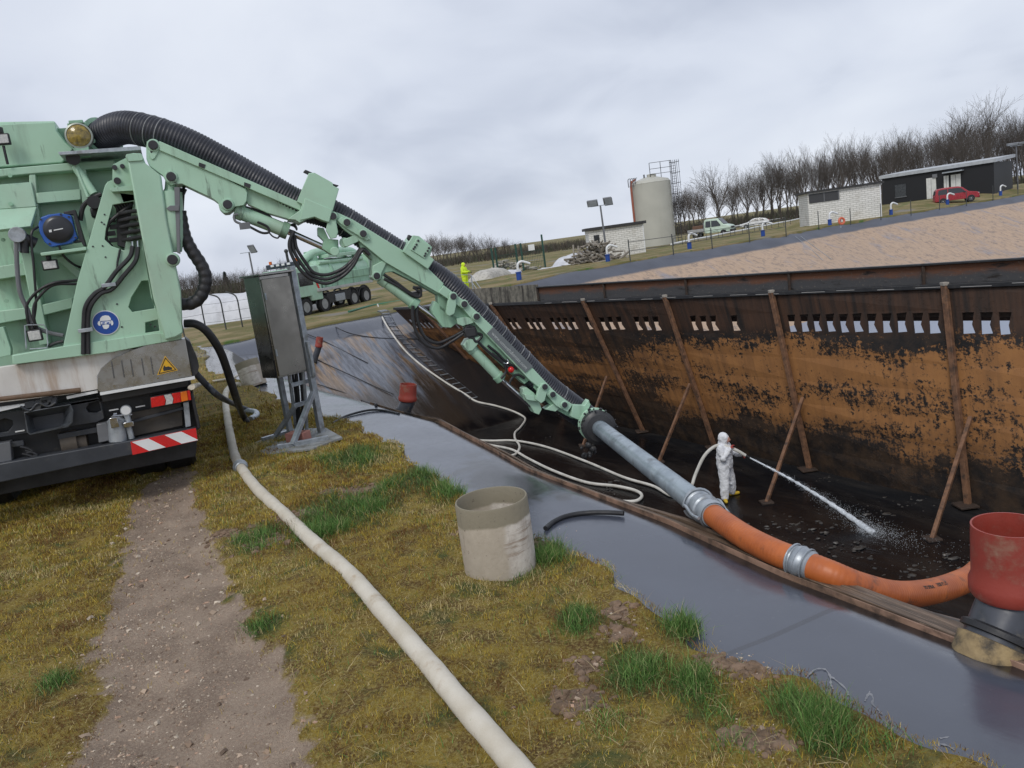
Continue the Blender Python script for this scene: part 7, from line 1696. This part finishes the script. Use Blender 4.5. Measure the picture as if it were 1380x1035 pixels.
# ---- bare trees
BARK = pm('bark', (.085, .075, .066), (.06, .054, .048), sc=2, rough=.95, spec=.1)
TWIG = pm('twigs', (.13, .115, .105), (.10, .088, .08), sc=1, rough=.95, spec=.1)
def tree_mesh(seed, H, spread, thick, upright=.5):
    rs = random.Random(seed); tv, tf, cv, cf = [], [], [], []
    def seg(vv, ff, a, c, r0, r1, n):
        d = (c - a).normalized(); x = d.orthogonal().normalized(); y = d.cross(x); k = len(vv)
        for p, r in ((a, r0), (c, r1)):
            for j in range(n): vv.append(p + (x * math.cos(6.2832 * j / n) + y * math.sin(6.2832 * j / n)) * r)
        for j in range(n): ff.append((k + j, k + (j + 1) % n, k + n + (j + 1) % n, k + n + j))
    def grow(p, d, L, r, lvl):
        steps = 3 if lvl < 3 else 2; q = p
        for s in range(steps):
            d = (d + V((rs.gauss(0, .13), rs.gauss(0, .13), rs.gauss(0, .08) + .06 * upright))).normalized(); e = q + d * L / steps; r1 = r * .86
            seg(cv, cf, q, e, r, r1, 5 if lvl < 2 else 3); q, r = e, r1
            if lvl < 5 and (lvl < 3 or rs.random() < .8):
                for _ in range(1 if lvl != 1 else 2):
                    az = rs.uniform(0, 6.2832); ang = rs.uniform(.3, .72) * spread; x = d.orthogonal().normalized(); y = d.cross(x); dd = (d * math.cos(ang) + (x * math.cos(az) + y * math.sin(az)) * math.sin(ang)).normalized()
                    grow(q, dd, L * rs.uniform(.5, .72), max(r * .55, .011), lvl + 1)
        if lvl < 5: grow(q, d, L * .7, r * .8, lvl + 1)
    q = V((0, 0, 0)); d = V((rs.gauss(0, .03), rs.gauss(0, .03), 1)).normalized(); r = thick; n = 6; th = H * .24
    for s in range(n):
        d = (d + V((rs.gauss(0, .03), rs.gauss(0, .03), .05))).normalized(); e = q + d * th / n; seg(tv, tf, q, e, r, r * .94, 8); q, r = e, r * .94
        if s > 1 and rs.random() < .6: az = rs.uniform(0, 6.28); grow(q, V((math.cos(az), math.sin(az), .7)).normalized(), H * .16, r * .3, 2)
    for k in range(4):
        az = 1.57 * k + rs.uniform(-.4, .4); a = rs.uniform(.12, .42) * spread; grow(q, V((math.sin(a) * math.cos(az), math.sin(a) * math.sin(az), math.cos(a))), H * rs.uniform(.22, .3), r * .6, 0 if k < 1 else 1)
    out = []
    for nm, vv, ff, m in (('trunk', tv, tf, BARK), ('crown', cv, cf, TWIG)):
        me = bpy.data.meshes.new(nm); me.from_pydata([tuple(p) for p in vv], [], ff); me.materials.append(m); me.polygons.foreach_set('use_smooth', [True] * len(ff)); out.append(me)
    return out
TM_ = [tree_mesh(3, 15, .95, .30), tree_mesh(5, 17, .75, .28, 1), tree_mesh(8, 14, 1.0, .26), tree_mesh(12, 18, .7, .3, 1.2), tree_mesh(21, 16, .85, .27), tree_mesh(33, 12, 1.1, .24, .3)]
def put_tree(p, k, s_, rz, label, group):
    t = thing('bare_tree', label, 'tree', p, rz, group); t.scale = (s_, s_, s_)
    for nm, me in zip(('trunk', 'crown'), TM_[k]): o = bpy.data.objects.new(nm, me); COL.objects.link(o); o.parent = t
    return t
random.seed(5)
def tree_at(px, top, D, k, label, group, zb=-.8):
    d = ray(px, top); p = EYE + d * (D / math.hypot(d.x, d.y)); h = (p.z - zb) * (1.3 if zb > -.9 else 1.35) * random.uniform(.82, 1.12); H0 = (15, 17, 14, 18, 16, 12)[k]
    hm = max(v.co.z for v in TM_[k][1].vertices); put_tree((p.x, p.y, zb), k, h / hm, random.uniform(0, 6.28), label, group)
GR = 'bare trees in the row behind the buildings'; LR = 'tall bare tree in the leafless row behind the parked cars and the black building'
tree_at(963, 238, 150, 0, 'broad spreading bare tree just behind the pickup', GR)
for px, top in ((911, 268), (918, 265), (932, 262), (946, 262), (985, 248), (1001, 236), (1013, 240), (1024, 232), (1036, 226), (1046, 230), (1058, 222), (1070, 228), (1080, 217), (1092, 214), (1103, 218), (1113, 210), (1124, 207), (1137, 204), (1148, 210), (1160, 200), (1172, 203), (1184, 198), (1197, 196), (1208, 200), (1220, 190), (1232, 194), (1246, 190), (1258, 184), (1270, 190), (1281, 180), (1292, 177), (1305, 172), (1317, 168), (1330, 163), (1343, 170), (1356, 167), (1369, 168), (1382, 163), (1395, 168)):
    tree_at(px, top, (random.uniform(152, 182) if px < 1185 else random.uniform(150, 200)), random.choice((1, 2, 3, 4, 1, 3)), LR, GR)
for i in range(46):
    px = 905 + i * 11 + random.uniform(-4, 4); tp = np.interp(px, [915, 1000, 1100, 1200, 1330, 1400], [268, 250, 226, 208, 182, 180]); tree_at(px, tp + random.uniform(-6, 8), random.uniform(205, 240), random.choice((1, 3, 4)), LR, GR)
GF = 'bare trees of the distant wood'; LF = 'small leafless tree in the distant wood left of the white hut'; LG = 'small leafless tree in the distant wood behind the white tarpaulin heap'
for i in range(46):
    px = 575 + i * 4.9 + random.uniform(-2, 2); tp = np.interp(px, [570, 600, 640, 670, 700, 730, 760, 800], [322, 319, 322, 326, 330, 330, 325, 322]); tree_at(px, tp + random.uniform(-1, 7), random.uniform(150, 230), random.choice((0, 2, 5, 4)), LF, GF, -1.0)
for i in range(34):
    px = 236 + i * 5.2 + random.uniform(-2, 2); tp = np.interp(px, [230, 270, 310, 345, 400], [372, 371, 368, 368, 352]); tree_at(px, tp + random.uniform(0, 7), random.uniform(170, 240), random.choice((0, 2, 5, 4)), LG, GF, -1.0)
# undergrowth at the foot of the woods
def scrub(name, label, px0, px1, n, D0, D1, h0, h1, seed):
    rs = np.random.default_rng(seed); px = rs.uniform(px0, px1, n); D = rs.uniform(D0, D1, n); P = []
    for a, dd in zip(px, D): d = ray(a, 330); k = dd / math.hypot(d.x, d.y); P.append((d.x * k, d.y * k, -.9))
    P = np.array(P); L = rs.uniform(h0, h1, n) * (1 + .0 * D); c = np.array([(.075, .062, .052), (.055, .05, .042), (.06, .07, .04), (.10, .085, .07)])[rs.integers(0, 4, n)]
    blades(name, P, L, rs.uniform(.05, .16, n), rs.uniform(.1, .8, n), c, label)
scrub('undergrowth', 'bare undergrowth at the foot of the trees on the right', 895, 1420, 20000, 154, 220, .8, 3.0, 1)
scrub('undergrowth', 'bare undergrowth at the foot of the distant wood', 560, 830, 9000, 150, 230, .6, 2.6, 2)
scrub('undergrowth', 'bare undergrowth in front of the wood on the left', 225, 420, 9000, 160, 240, .8, 4.5, 3)
b = B(); p = onz(305, 395, -.9); 
fir = thing('fir_tree', 'dark pointed fir standing out above the wood behind the tarpaulin heap', 'tree', (EYE + ray(303, 372) * (190 / ray(303, 372).y)) * 1.0); fir.location.z = -1
FR[fir.name] = Matrix.Translation(fir.location)
ftop = (EYE + ray(303, 366) * (190 / ray(303, 366).y)).z + 1
obj('trunk', B().cyl((0, 0, 0), (0, 0, ftop * .9), .2, .05, 8), BARK, fir, local=True)
b = B()
for _ in range(900):
    u = random.random() ** .7; r = (1 - u) * 1.9 + .1; a = random.uniform(0, 6.28); rr = r * random.uniform(.3, 1); c = V((rr * math.cos(a), rr * math.sin(a), ftop * (.08 + .92 * u) - rr * .3)); d = V((math.cos(a), math.sin(a), -.35)) * .45; e = V((-math.sin(a), math.cos(a), 0)) * .16; k = b.addv([c - e, c + d, c + e, c - d * .4 + UP * .1]); b.face((k, k + 1, k + 2, k + 3))
obj('crown', b, pm('fir needles', (.018, .035, .03), (.03, .045, .038), rough=.9), fir, local=True, smooth=False)
# green field beyond the gate
